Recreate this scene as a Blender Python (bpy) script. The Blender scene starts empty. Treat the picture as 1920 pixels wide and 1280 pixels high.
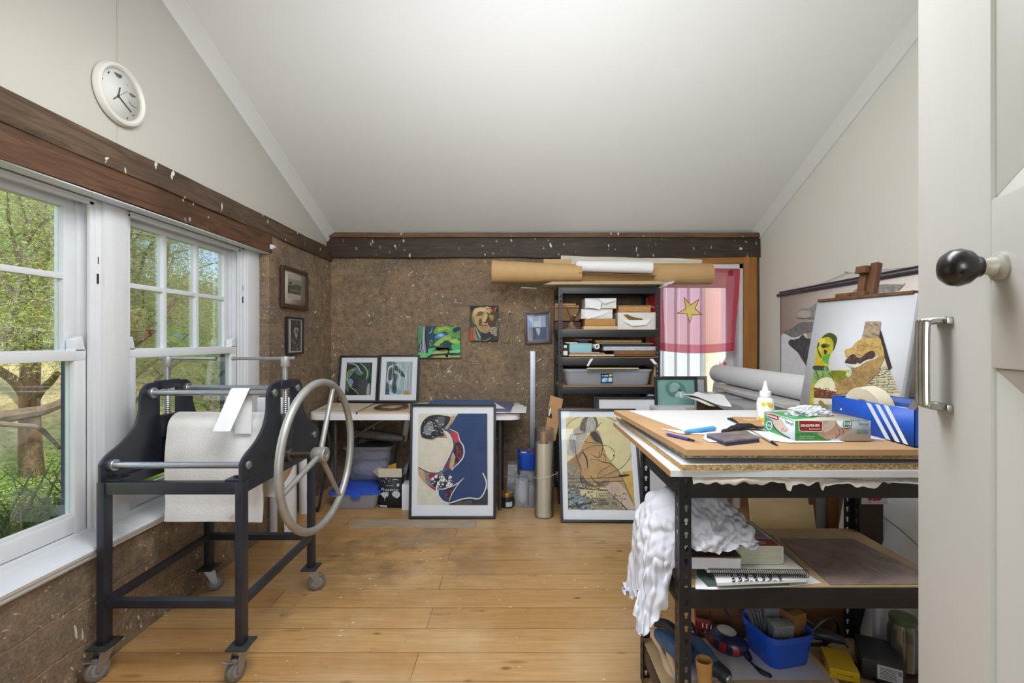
import bpy,bmesh,math,random
from mathutils import Vector,Matrix,noise
from math import sin,cos,pi,radians as R,sqrt,floor as ifloor
random.seed(7)
SC=bpy.context.scene
COL=SC.collection
# - camera numbers (measured from the room's vanishing points)
F,CX,CY,H=880.0,970.0,637.0,1.27
def P(px,py,Y):
 return Vector(((px-CX)/F*Y,Y,H-(py-CY)/F*Y))
def PX(px,py,X):
 return P(px,py,F*X/(px-CX))
def PZ(px,py,Z):
 return P(px,py,F*(H-Z)/(py-CY))
def V(*a):return Vector(a)
# - materials
MATS={}
def lin(c):
 if isinstance(c,str):
  c=c.lstrip('#');c=[int(c[i:i+2],16)/255 for i in(0,2,4)]
  c=[x/12.92 if x<=.04045 else((x+.055)/1.055)**2.4 for x in c]
 return(c[0],c[1],c[2],1.0)
class NT:
 """small node-tree writer"""
 def __init__(s,name):
  s.m=bpy.data.materials.new(name);s.m.use_nodes=True
  s.t=s.m.node_tree;s.n=s.t.nodes;s.l=s.t.links
  s.b=s.n['Principled BSDF'];s.out=s.n['Material Output']
  s.tc=s.n.new('ShaderNodeTexCoord')
 def set(s,sock,v):
  if hasattr(v,'is_linked')or hasattr(v,'links'):s.l.new(v,sock)
  else:sock.default_value=v
 def mapping(s,scale=(1,1,1),loc=(0,0,0),rot=(0,0,0),src=None):
  n=s.n.new('ShaderNodeMapping');s.l.new(src or s.tc.outputs['Object'],n.inputs[0])
  n.inputs['Scale'].default_value=scale;n.inputs['Location'].default_value=loc;n.inputs['Rotation'].default_value=rot
  return n.outputs[0]
 def noise(s,scale,detail=4,rough=.55,vec=None,dist=0,out='Fac'):
  n=s.n.new('ShaderNodeTexNoise');n.inputs['Scale'].default_value=scale;n.inputs['Detail'].default_value=detail
  n.inputs['Roughness'].default_value=rough;n.inputs['Distortion'].default_value=dist
  s.l.new(vec or s.tc.outputs['Object'],n.inputs['Vector']);return n.outputs[out]
 def voronoi(s,scale,vec=None,feature='F1',out='Distance',rnd=1):
  n=s.n.new('ShaderNodeTexVoronoi');n.feature=feature;n.inputs['Scale'].default_value=scale
  n.inputs['Randomness'].default_value=rnd
  s.l.new(vec or s.tc.outputs['Object'],n.inputs['Vector']);return n.outputs[out]
 def ramp(s,fac,stops,interp='LINEAR'):
  n=s.n.new('ShaderNodeValToRGB');n.color_ramp.interpolation=interp
  e=n.color_ramp.elements
  while len(e)<len(stops):e.new(.5)
  for i,(p,c)in enumerate(stops):
   e[i].position=p;e[i].color=lin(c)if not isinstance(c,(int,float))else(c,c,c,1)
  s.l.new(fac,n.inputs[0]);return n.outputs[0]
 def mix(s,fac,a,b,mode='MIX'):
  n=s.n.new('ShaderNodeMix');n.data_type='RGBA';n.blend_type=mode
  s.set(n.inputs[0],fac)
  for k,x in((6,a),(7,b)):
   if isinstance(x,(str,tuple,list)):n.inputs[k].default_value=lin(x)
   else:s.l.new(x,n.inputs[k])
  return n.outputs[2]
 def math(s,op,a,b=0.0):
  n=s.n.new('ShaderNodeMath');n.operation=op
  s.set(n.inputs[0],a);s.set(n.inputs[1],b);return n.outputs[0]
 def bump(s,h,strength=.3,dist=.01,normal=None):
  n=s.n.new('ShaderNodeBump');n.inputs['Strength'].default_value=strength;n.inputs['Distance'].default_value=dist
  s.l.new(h,n.inputs['Height'])
  if normal:s.l.new(normal,n.inputs['Normal'])
  return n.outputs[0]
 def sep(s,vec=None):
  n=s.n.new('ShaderNodeSeparateXYZ');s.l.new(vec or s.tc.outputs['Object'],n.inputs[0]);return n.outputs
 def fin(s,color=None,rough=None,metal=0,normal=None,spec=None):
  if color is not None:
   if isinstance(color,(str,tuple,list)):s.b.inputs['Base Color'].default_value=lin(color)
   else:s.l.new(color,s.b.inputs['Base Color'])
  if rough is not None:s.set(s.b.inputs['Roughness'],rough)
  s.b.inputs['Metallic'].default_value=metal
  if normal:s.l.new(normal,s.b.inputs['Normal'])
  if spec is not None:s.b.inputs['Specular IOR Level'].default_value=spec
  return s.m
def mat(name,col,rough=.55,metal=0.0,var=.12,scale=14,bump=0.0,bscale=60,spec=None,col2=None,stretch=(1,1,1)):
 """painted / plain surface with a little procedural unevenness"""
 if name in MATS:return MATS[name]
 t=NT(name)
 c=lin(col)
 v=t.mapping(stretch)
 if col2 is None:
  col2=[max(0,x*(1-var))for x in c[:3]];c1=[min(1,x*(1+var*.6))for x in c[:3]]
 else:
  c1=c
 n=t.noise(scale,5,.6,v)
 f=t.ramp(n,[(.32,0.0),(.68,1.0)])
 colr=t.mix(f,tuple(col2)if not isinstance(col2,str)else col2,tuple(c1))
 nor=None
 if bump:nor=t.bump(t.noise(bscale,4,.6,v),bump,.004)
 MATS[name]=t.fin(colr,rough,metal,nor,spec)
 return MATS[name]
def glass_mat(name,tint=(1,1,1),gloss=.06,rough=.02,body=0.0,bodycol='#ffffff'):
 """thin clear sheet: transparent with a fresnel reflection, optional milky body"""
 if name in MATS:return MATS[name]
 t=NT(name);t.n.remove(t.b)
 tr=t.n.new('ShaderNodeBsdfTransparent');tr.inputs[0].default_value=(*tint,1)
 gl=t.n.new('ShaderNodeBsdfGlossy');gl.inputs['Roughness'].default_value=rough
 lw=t.n.new('ShaderNodeLayerWeight');lw.inputs['Blend'].default_value=.25
 f=t.math('ADD',t.math('MULTIPLY',lw.outputs['Fresnel'],.25 if name=='picture_glass' else .6),gloss*(.1 if name=='picture_glass' else .5))
 base=tr.outputs[0]
 if body>0:
  df=t.n.new('ShaderNodeBsdfDiffuse');df.inputs[0].default_value=lin(bodycol)
  tl=t.n.new('ShaderNodeBsdfTranslucent');tl.inputs[0].default_value=lin(bodycol)
  a=t.n.new('ShaderNodeMixShader');a.inputs[0].default_value=.5
  t.l.new(df.outputs[0],a.inputs[1]);t.l.new(tl.outputs[0],a.inputs[2])
  b=t.n.new('ShaderNodeMixShader');b.inputs[0].default_value=body
  t.l.new(tr.outputs[0],b.inputs[1]);t.l.new(a.outputs[0],b.inputs[2]);base=b.outputs[0]
 mx=t.n.new('ShaderNodeMixShader');t.l.new(f,mx.inputs[0]);t.l.new(base,mx.inputs[1]);t.l.new(gl.outputs[0],mx.inputs[2])
 t.l.new(mx.outputs[0],t.out.inputs['Surface'])
 MATS[name]=t.m;return t.m
 # - mesh builder
class MB:
 def __init__(s,M=None):
  s.v=[];s.f=[];s.fm=[];s.mats=[];s.M=M or Matrix();s.mi=0
 def use(s,m):
  if m not in s.mats:s.mats.append(m)
  s.mi=s.mats.index(m);return s
 def add(s,vs,fs):
  o=len(s.v)
  s.v+=[s.M@Vector(p)for p in vs]
  for f in fs:s.f.append([i+o for i in f]);s.fm.append(s.mi)
  return s
 def bm(s,b):
  b.verts.index_update()
  s.add([v.co.copy()for v in b.verts],[[v.index for v in f.verts]for f in b.faces]);b.free();return s
 def box(s,c,size,bev=0.0,rot=None,seg=2):
  b=bmesh.new();bmesh.ops.create_cube(b,size=1)
  for v in b.verts:v.co=Vector((v.co.x*size[0],v.co.y*size[1],v.co.z*size[2]))
  if bev:bmesh.ops.bevel(b,geom=b.edges[:],offset=bev,segments=seg,profile=.6,affect='EDGES')
  m=Matrix.Translation(Vector(c))@(rot.to_4x4()if rot else Matrix())
  b.transform(m);return s.bm(b)
 def span(s,a,b,bev=0.0,seg=2):
  a,b=Vector(a),Vector(b)
  return s.box((a+b)/2,[abs(x)for x in(b-a)],bev,None,seg)
 def hexa(s,bot,top,bev=0.0):
  """eight corners: four below, four above, same turn"""
  b=bmesh.new();vs=[b.verts.new(Vector(p))for p in list(bot)+list(top)]
  for f in((0,3,2,1),(4,5,6,7),(0,1,5,4),(1,2,6,5),(2,3,7,6),(3,0,4,7)):b.faces.new([vs[i]for i in f])
  if bev:bmesh.ops.bevel(b,geom=b.edges[:],offset=bev,segments=2,profile=.6,affect='EDGES')
  return s.bm(b)
 def tube(s,path,r,seg=12,closed=False,caps=True,flat=None):
  path=[Vector(p)for p in path];n=len(path)
  rr=r if isinstance(r,(list,tuple))else[r]*n
  def tan(i):
   if closed:return(path[(i+1)%n]-path[i-1]).normalized()
   return(path[min(i+1,n-1)]-path[max(i-1,0)]).normalized()
  t0=tan(0);up=Vector((0,0,1))if abs(t0.z)<.9 else Vector((0,1,0))
  nrm=t0.cross(up).normalized();vs=[];fs=[]
  for i in range(n):
   t=tan(i);nrm=(nrm-t*nrm.dot(t)).normalized();bi=t.cross(nrm)
   for k in range(seg):
    a=2*pi*k/seg
    ca,sa=cos(a),sin(a)
    if flat:sa*=flat
    vs.append(path[i]+(nrm*ca+bi*sa)*rr[i])
  m=n if closed else n-1
  for i in range(m):
   j=(i+1)%n
   for k in range(seg):
    l=(k+1)%seg
    fs.append([i*seg+k,i*seg+l,j*seg+l,j*seg+k])
  if caps and not closed:
   fs.append(list(range(seg))[::-1]);fs.append([(n-1)*seg+k for k in range(seg)])
  return s.add(vs,fs)
 def cyl(s,a,b,r,r2=None,seg=24):
  return s.tube([a,b],[r,r if r2 is None else r2],seg)
 def lathe(s,prof,org=(0,0,0),axis=(0,0,1),seg=28,cap=True):
  ax=Vector(axis).normalized();q=Vector((0,0,1)).rotation_difference(ax);org=Vector(org)
  vs=[];fs=[]
  for r,z in prof:
   for k in range(seg):
    a=2*pi*k/seg
    vs.append(org+q@Vector((r*cos(a),r*sin(a),z)))
  for i in range(len(prof)-1):
   for k in range(seg):
    l=(k+1)%seg
    fs.append([i*seg+k,i*seg+l,(i+1)*seg+l,(i+1)*seg+k])
  if cap:
   fs.append(list(range(seg))[::-1]);fs.append([(len(prof)-1)*seg+k for k in range(seg)])
  return s.add(vs,fs)
 def prism(s,poly,depth,M=None,bev=0.0,holes=None):
  """2-D outline in local XY, extruded along local Z by depth"""
  b=bmesh.new();M=M or Matrix()
  lo=[b.verts.new((x,y,0))for x,y in poly];hi=[b.verts.new((x,y,depth))for x,y in poly]
  n=len(poly)
  b.faces.new(lo[::-1]);b.faces.new(hi)
  for i in range(n):b.faces.new([lo[i],lo[(i+1)%n],hi[(i+1)%n],hi[i]])
  if bev:
   es=[e for e in b.edges if abs(e.verts[0].co.z-e.verts[1].co.z)<1e-9]
   bmesh.ops.bevel(b,geom=es,offset=bev,segments=2,profile=.6,affect='EDGES')
  b.transform(M);return s.bm(b)
 def grid(s,fn,nu,nv,thick=0.0,closed_u=False):
  """surface fn(u,v); thick gives it a real thickness"""
  pts=[[Vector(fn(i/nu,j/nv))for j in range(nv+1)]for i in range(nu+1)]
  W=nv+1;vs=[p for row in pts for p in row];fs=[]
  for i in range(nu):
   for j in range(nv):fs.append([i*W+j,(i+1)*W+j,(i+1)*W+j+1,i*W+j+1])
  if thick:
   nr=[]
   for i in range(nu+1):
    for j in range(nv+1):
     a=pts[min(i+1,nu)][j]-pts[max(i-1,0)][j];c=pts[i][min(j+1,nv)]-pts[i][max(j-1,0)]
     nn=a.cross(c);nr.append(nn.normalized()if nn.length>1e-12 else Vector((0,0,1)))
   o=len(vs);vs=vs+[p-q*thick for p,q in zip(vs,nr)]
   fs2=[[k+o for k in f][::-1]for f in fs]
   bd=[(i*W,(i+1)*W)for i in range(nu)]+[((i+1)*W+nv,i*W+nv)for i in range(nu)]
   bd+=[(j+1,j)for j in range(nv)]+[(nu*W+j,nu*W+j+1)for j in range(nv)]
   fs=fs+fs2+[[a,b,b+o,a+o][::-1]for a,b in bd]
  return s.add(vs,fs)
 def poly(s,pts):
  return s.add(pts,[list(range(len(pts)))])
 def build(s,name,m=None,parent=None,label=None,sharp=35,local=False,recalc=True):
  me=bpy.data.meshes.new(name)
  vs=s.v
  o=bpy.data.objects.new(name,me);COL.objects.link(o)
  if parent is not None:
   o.parent=parent
   if not local:
    inv=WM(parent).inverted();vs=[inv@p for p in vs]
  elif not local and vs:
   xs=[p.x for p in vs];ys=[p.y for p in vs];zs=[p.z for p in vs]
   org=Vector(((min(xs)+max(xs))/2,(min(ys)+max(ys))/2,min(zs)))
   vs=[p-org for p in vs];o.location=org
  me.from_pydata([tuple(p)for p in vs],[],s.f)
  if s.mats and m is None:
   for q in s.mats:me.materials.append(q)
   me.polygons.foreach_set('material_index',s.fm)
  elif m is not None:me.materials.append(m)
  if recalc:
   b=bmesh.new();b.from_mesh(me);bmesh.ops.recalc_face_normals(b,faces=b.faces[:]);b.to_mesh(me);b.free()
  me.polygons.foreach_set('use_smooth',[True]*len(me.polygons))
  if sharp:me.set_sharp_from_angle(angle=R(sharp))
  me.update()
  if label:o['label']=label
  return o
def WM(o):
 m=o.matrix_basis.copy()
 while o.parent:o=o.parent;m=o.matrix_basis@m
 return m
def thing(name,label,cat,loc=(0,0,0),rotz=0.0,group=None):
 o=bpy.data.objects.new(name,None);COL.objects.link(o);o.empty_display_size=.05
 o.location=Vector(loc);o.rotation_euler=(0,0,rotz)
 o['label']=label;o['category']=cat
 if group:o['group']=group
 return o
def tag(o,label,cat,group=None,kind=None):
 o['label']=label;o['category']=cat
 if group:o['group']=group
 if kind:o['kind']=kind
 return o
def struct(o,label,cat):
 o['kind']='structure';o['label']=label;o['category']=cat;return o
def copy_tree(o,loc=None,rotz=None,label=None,parent=None):
 c=o.copy();COL.objects.link(c)
 if parent:c.parent=parent
 if loc is not None:c.location=Vector(loc)
 if rotz is not None:c.rotation_euler=(0,0,rotz)
 if label:c['label']=label
 for ch in[x for x in bpy.data.objects if x.parent==o]:copy_tree(ch,parent=c)
 return c
def basis(org,u,v):
 """matrix with local x along u, y along v, z out of the plane"""
 u=Vector(u).normalized();v=Vector(v);v=(v-u*v.dot(u)).normalized();w=u.cross(v)
 m=Matrix((u,v,w)).transposed().to_4x4();m.translation=Vector(org);return m
def smooth_closed(pts,k=6):
 n=len(pts);out=[]
 for i in range(n):
  p0,p1,p2,p3=pts[i-1],pts[i],pts[(i+1)%n],pts[(i+2)%n]
  for j in range(k):
   t=j/k
   out.append(tuple(.5*(2*b+(c-a)*t+(2*a-5*b+4*c-d)*t*t+(3*b-a-3*c+d)*t**3)for a,b,c,d in zip(p0,p1,p2,p3)))
 return out
def smooth_open(pts,k=6):
 n=len(pts);out=[]
 for i in range(n-1):
  p0,p1,p2,p3=pts[max(i-1,0)],pts[i],pts[i+1],pts[min(i+2,n-1)]
  for j in range(k):
   t=j/k
   out.append(tuple(.5*(2*b+(c-a)*t+(2*a-5*b+4*c-d)*t*t+(3*b-a-3*c+d)*t**3)for a,b,c,d in zip(p0,p1,p2,p3)))
 out.append(tuple(pts[-1]));return out
def text_mesh(body,size,mtx,m,parent,name='lettering',depth=.0002,shear=0,align='CENTER',bold=0.0,sx=1.0):
 cu=bpy.data.curves.new(name,'FONT');cu.body=body;cu.size=size;cu.align_x=align;cu.align_y='CENTER'
 cu.extrude=depth;cu.shear=shear;cu.offset=bold*size;cu.resolution_u=3
 t=bpy.data.objects.new(name,cu);COL.objects.link(t)
 bpy.context.view_layer.update()
 dg=bpy.context.evaluated_depsgraph_get()
 me=bpy.data.meshes.new_from_object(t.evaluated_get(dg))
 bpy.data.objects.remove(t);bpy.data.curves.remove(cu)
 me.name=name
 inv=WM(parent).inverted()if parent else Matrix()
 me.transform(inv@mtx@Matrix.Diagonal((sx,1,1,1)))
 me.materials.clear();me.materials.append(m)
 o=bpy.data.objects.new(name,me);COL.objects.link(o);o.parent=parent
 return o
def clip01(pts):
 def cl(ps,ins,cut):
  o=[]
  for i in range(len(ps)):
   a,b=ps[i-1],ps[i]
   if ins(b):
    if not ins(a):o.append(cut(a,b))
    o.append(b)
   elif ins(a):o.append(cut(a,b))
  return o
 for ax in(0,1):
  for lim,sg in((0.0,1),(1.0,-1)):
   ins=lambda p,ax=ax,lim=lim,sg=sg:(p[ax]-lim)*sg>=0
   def cut(a,b,ax=ax,lim=lim):
    t=(lim-a[ax])/((b[ax]-a[ax])or 1e-9)
    return tuple(a[k]+(b[k]-a[k])*t for k in(0,1))
   pts=cl(pts,ins,cut)
   if len(pts)<3:return[]
 return pts
class Art:
 """flat picture surface: layers of printed/painted shapes on a sheet lying in the XY plane of M (w x h).
    Shapes are traced on the photograph and carried onto the real plane of the sheet."""
 def __init__(s,M,w,h,zoom,ground,thick=.0012):
  s.mb=MB(M);s.w,s.h=w,h;s.k=0;inv=M.inverted();n=M.col[2].xyz;o=M.translation
  ox,oy,sc=zoom
  def f(q):
   r=Vector(((ox+q[0]/sc-CX)/F,1,(CY-oy-q[1]/sc)/F));e=Vector((0,0,H))
   p=inv@(e+r*((o-e).dot(n)/r.dot(n)));return(p.x/w,p.y/h)
  s.f=f
  s.mb.use(ground);s.mb.box((w/2,h/2,-thick/2),(w,h,thick))
 def fill(s,m,pts,smooth=True):
  if smooth:pts=smooth_closed(pts,5)
  p=clip01([s.f(q)for q in pts])
  if len(p)<3:return s
  s.k+=1;s.mb.use(m);s.mb.poly([(u*s.w,v*s.h,.00012*s.k)for u,v in p]);return s
 def line(s,m,pts,wd,smooth=True,taper=True):
  """brush / pencil stroke, wd in picture pixels"""
  if smooth and len(pts)>2:pts=smooth_open(pts,5)
  n=len(pts);L=[];Rr=[]
  for i in range(n):
   a,b=pts[max(i-1,0)],pts[min(i+1,n-1)]
   dx,dy=b[0]-a[0],b[1]-a[1];d=sqrt(dx*dx+dy*dy)or 1
   w=wd*.5*(1 if not taper else(.35+.65*sin(pi*(i+.5)/n)))
   L.append((pts[i][0]-dy/d*w,pts[i][1]+dx/d*w));Rr.append((pts[i][0]+dy/d*w,pts[i][1]-dx/d*w))
  s.k+=1;s.mb.use(m);z=.00012*s.k
  for i in range(n-1):
   q=clip01([s.f(x)for x in(L[i],L[i+1],Rr[i+1],Rr[i])])
   if len(q)>=3:s.mb.poly([(u*s.w,v*s.h,z)for u,v in q])
  return s
 def dots(s,m,box,n,rad,seed=1,sx=1.0):
  rnd=random.Random(seed);s.k+=1;s.mb.use(m)
  for i in range(n):
   x=rnd.uniform(box[0],box[2]);y=rnd.uniform(box[1],box[3]);r=rad*rnd.uniform(.4,1.3);a0=rnd.random()*6
   pts=[(x+r*sx*cos(a0+k*pi/3)*rnd.uniform(.6,1.2),y+r*sin(a0+k*pi/3)*rnd.uniform(.6,1.2))for k in range(6)]
   q=clip01([s.f(p)for p in pts])
   if len(q)>=3:s.mb.poly([(u*s.w,v*s.h,.00012*s.k+i*2e-7)for u,v in q])
  return s
 def build(s,parent,name='artwork'):
  return s.mb.build(name,None,parent,sharp=0,recalc=False)
def framed(name,label,org,u,v,w,h,fw,fd,frame_m,mount_m=None,mx=0.0,my=None,mb_=None,art=None,zoom=None,ground=None,glass=True,cat='picture',group=None):
 """framed picture; org = bottom-left outer corner of the frame, +z of its basis faces the viewer"""
 M=basis(org,u,v)
 t=thing(name,label,cat,Vector(org)+Vector(u).normalized()*w/2,0,group)
 f=MB(M)
 for a,b,c,d in(((0,0),(w,0),(w-fw,fw),(fw,fw)),((w,0),(w,h),(w-fw,h-fw),(w-fw,fw)),((w,h),(0,h),(fw,h-fw),(w-fw,h-fw)),((0,h),(0,0),(fw,fw),(fw,h-fw))):
  f.hexa([(x,y,0)for x,y in(a,b,c,d)],[(x,y,fd)for x,y in(a,b,c,d)],.0012)
 f.build('frame',frame_m,t)
 bk=MB(M);bk.span((fw*.5,fw*.5,.001),(w-fw*.5,h-fw*.5,.004));bk.build('backing',MATS['backing'],t)
 if mount_m:
  g=MB(M);g.span((fw*.9,fw*.9,.0045),(w-fw*.9,h-fw*.9,.006));g.build('mount',mount_m,t)
 if art:
  my0=mx if my is None else my;my1=my0 if mb_ is None else mb_
  aw,ah=w-2*(fw+mx),h-2*fw-my0-my1
  A=Art(M@Matrix.Translation((fw+mx,fw+my1,.0075)),aw,ah,zoom,ground)
  art(A);A.build(t)
 if glass:
  gl=MB(M);gl.span((fw*.8,fw*.8,fd*.72),(w-fw*.8,h-fw*.8,fd*.72+.0015));gl.build('glazing',MATS['picture_glass'],t)
 return t
def C(hexv,rough=.75,var=.08,scale=22):
 return mat('paint_'+hexv.lstrip('#'),hexv,rough,0,var,scale)
def flat(px,Z,th,name,m,parent=None,bev=0.0):
 """thin sheet lying level with its top at Z, outline given by picture points"""
 q=[PZ(x,y,Z)for x,y in px]
 mb=MB();mb.prism([(p.x,p.y)for p in q],th,Matrix.Translation((0,0,Z-th)),bev)
 return mb.build(name,m,parent)
def wavy(name,m,a,b,c,d,amp=.004,fr=3.0,th=.0006,nu=16,nv=16,seed=0,parent=None):
 """loose sheet between four corners (a,b near edge; d,c far edge) with soft waves"""
 a,b,c,d=map(Vector,(a,b,c,d));n=(b-a).cross(d-a).normalized()
 if n.z<0:n=-n
 mb=MB();mb.grid(lambda u,v:a.lerp(b,u).lerp(d.lerp(c,u),v)+n*(amp*(.6+noise.noise(Vector((u*fr+seed,v*fr,seed*1.7))))),nu,nv,th)
 return mb.build(name,m,parent)
 # - shared materials
mat('backing','#6b5a48',.8)
glass_mat('picture_glass',(.985,.99,.99),.035,.015)
glass_mat('window_glass',(.96,.975,.97),.05,.005)
glass_mat('clear_plastic',(.95,.96,.98),.10,.12,.26,'#e6ebf2')
glass_mat('milky_plastic',(.92,.94,.97),.10,.2,.72,'#dfe4f0')
glass_mat('jar_glass',(.86,.88,.86),.12,.03,.05)
WHITE_PAINT=mat('white_gloss_paint','#dcdfe3',.34,0,.05,5,.06,30)
DOOR_PAINT=mat('door_paint','#c2c1be',.42,0,.03,4,.10,26,stretch=(1,1,.25))
GABLE=mat('gable_plaster_dimmed','#c4c1b8',.75,0,.02,2,.05,90)  # copy of the wall plaster, darkened so the gable looks less brightly lit
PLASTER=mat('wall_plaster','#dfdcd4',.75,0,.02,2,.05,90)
CEIL=mat('ceiling_paint','#e9eae9',.8,0,.012,1.5)
CORNICE=mat('cornice_paint','#dfe0df',.6,0,.02,3)
BLACK_STEEL=mat('black_powder_steel','#20252f',.42,0,.35,9,.04,60,spec=.6)
BLACK_SHELF=mat('black_shelf_steel','#191b20',.45,0,.25,9,spec=.5)
STEEL=mat('brushed_steel','#a9adb3',.36,.85,.12,30,stretch=(1,1,8))
GREY_METAL=mat('grey_cast_metal','#a6a5a2',.45,.55,.16,10,.06,50)
ZINC=mat('zinc_plate','#8d9096',.4,.8,.2,12)
KRAFT=mat('kraft_paper','#bb9868',.72,0,.07,8)
CARD=mat('brown_cardboard','#b0875a',.8,0,.1,10)
PAPER=mat('white_paper','#e6e7ea',.75,0,.03,5)
PAPER_W=mat('warm_paper','#e2dccf',.78,0,.05,6)
CREAM=mat('cream_paper','#f0e9d3',.75,0,.05,5)
BLUE_PL=mat('blue_plastic','#1d50c0',.32,0,.06,8,spec=.5)
BLACK_PL=mat('black_plastic','#15161a',.4,0,.2,10)
RUBBER=mat('dark_rubber','#23231f',.7,0,.2,10)
GREY_RUB=mat('grey_wheel_tread','#6f6b62',.7,0,.2,12)
BLACK_FR=mat('black_frame_wood','#20242c',.42,0,.2,18)
BROWN_FR=mat('brown_frame_wood','#4a332a',.5,0,.25,18,stretch=(1,6,1))
MAHOG=mat('mahogany_frame','#3f1f1c',.4,0,.25,18)
MOUNT=mat('white_mount_board','#e8ebf1',.8,0,.015,4)
MOUNT_C=mat('cream_mount_board','#dcd4c2',.8,0,.03,4)
GOLD_LID=mat('gold_lid','#a3854a',.35,.7,.12,20)
WOOD_L=mat('pale_wood','#c9a877',.6,0,.14,6,.06,60,stretch=(1,1,8))
WOOD_D=mat('dark_old_wood','#4e3423',.6,0,.35,9,.12,60,stretch=(1,1,7))
def wood(name,c1,c2,ax,rough=.6,scale=10,bump=.15):
 """timber with grain running along axis ax"""
 if name in MATS:return MATS[name]
 t=NT(name);sc=[9.0,9.0,9.0];sc[ax]=.8
 v=t.mapping(tuple(sc))
 n=t.noise(scale*.3,6,.6,v,.8);n2=t.noise(2.2,3)
 c=t.mix(t.ramp(n,[(.3,0.),(.7,1.)]),c2,c1)
 c=t.mix(t.math('MULTIPLY',n2,.5),c,tuple(x*.55 for x in lin(c1)[:3]))
 MATS[name]=t.fin(c,rough,0,t.bump(n,bump,.004));return MATS[name]
def beam_mat(name,c1,c2,ax,paint=.5):
 """rough old timber with flecks and runs of white paint"""
 if name in MATS:return MATS[name]
 t=NT(name);sc=[12.0,12.0,12.0];sc[ax]=1.1
 v=t.mapping(tuple(sc))
 n=t.noise(3,7,.65,v,1.2);n2=t.noise(1.7,4)
 c=t.mix(t.ramp(n,[(.33,0.),(.7,1.)]),c2,c1)
 c=t.mix(t.ramp(n2,[(.45,0.),(.75,.75)]),c,tuple(x*.45 for x in lin(c2)[:3]))
 vs=[2.2,2.2,1.0]
 wn=t.n.new('ShaderNodeTexNoise');wn.inputs['Scale'].default_value=16;wn.inputs['Detail'].default_value=3;t.l.new(t.tc.outputs['Object'],wn.inputs['Vector'])
 ws=t.n.new('ShaderNodeVectorMath');ws.operation='SCALE';t.l.new(wn.outputs['Color'],ws.inputs[0]);ws.inputs['Scale'].default_value=.13
 wa=t.n.new('ShaderNodeVectorMath');wa.operation='ADD';t.l.new(t.mapping(tuple(vs)),wa.inputs[0]);t.l.new(ws.outputs[0],wa.inputs[1])
 w=t.voronoi(9.5,wa.outputs[0])
 big=t.noise(3.1,2)
 fl=t.math('MULTIPLY',t.ramp(w,[(.13,1.),(.18,0.)]),t.ramp(big,[(.46,0.),(.54,1.)]))
 dv=t.voronoi(5,t.mapping((7,7,.9),(1.3,.7,.2)));dr=t.math('MULTIPLY',t.ramp(dv,[(.06,1.),(.10,0.)]),t.ramp(t.noise(2.3,2,.5,t.mapping((1,1,1),(4,4,4))),[(.47,0.),(.55,1.)]))
 c=t.mix(t.math('MULTIPLY',dr,.6),c,'#b9a88f')
 c=t.mix(t.math('MULTIPLY',fl,paint),c,'#d8d6d0')
 MATS[name]=t.fin(c,.62,0,t.bump(n,.35,.008));return MATS[name]
def mud_mat():
 t=NT('mud_brick')
 n1=t.noise(2.2,6,.6);n2=t.noise(19,6,.7);n3=t.noise(75,4,.7)
 c=t.ramp(n2,[(.28,'#584a3c'),(.46,'#836f5a'),(.6,'#9a856d'),(.78,'#bda98f')])
 c=t.mix(t.ramp(n1,[(.38,0.),(.62,.8)]),c,'#6a6057','MIX');c=t.mix(t.ramp(t.noise(3.4,5,.65,t.mapping((1,1,1.8),(3,3,3))),[(.52,0.),(.7,.6)]),c,'#a58a6a')
 c=t.mix(t.ramp(n3,[(.45,0.),(.75,.45)]),c,'#b39a7a')
 s=t.sep();z=t.math('ADD',s[2],t.math('MULTIPLY',t.noise(5,2),.05))
 zz=t.math('FRACT',t.math('MULTIPLY',z,6.4));d=t.math('ABSOLUTE',t.math('SUBTRACT',zz,.5))
 j=t.ramp(d,[(.46,0.),(.5,1.)])
 c=t.mix(t.math('MULTIPLY',j,.3),c,'#a68a6a')
 for k,(scl,th,col,st,big)in enumerate(((15,.115,'#e4dfd5',(1,1,.7),1.9),(9,.075,'#d9d2c4',(1,1,.45),2.6),(34,.16,'#cdbb98',(1,1,.5),3.1))):
  vn=t.n.new('ShaderNodeTexNoise');vn.inputs['Scale'].default_value=3;t.l.new(t.tc.outputs['Object'],vn.inputs['Vector'])
  add=t.n.new('ShaderNodeVectorMath');add.operation='ADD'
  t.l.new(t.mapping(st,(k*3.1,k,0),(.3*k,.5,.2*k)),add.inputs[0]);t.l.new(vn.outputs['Color'],add.inputs[1])
  w=t.voronoi(scl,add.outputs[0]);g=t.noise(big*2,3)
  f=t.math('MULTIPLY',t.ramp(w,[(th,1.),(th*1.5,0.)]),t.ramp(g,[(.49,0.),(.58,1.)]))
  c=t.mix(t.math('MULTIPLY',f,.9),c,col)
 h=t.math('ADD',t.math('MULTIPLY',n2,.6),t.math('MULTIPLY',n3,.25))
 h=t.math('SUBTRACT',h,t.math('MULTIPLY',j,.12))
 MATS['mud_brick']=t.fin(c,.93,0,t.bump(h,.75,.02),.2);return t.m
MUD=mud_mat()
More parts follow.
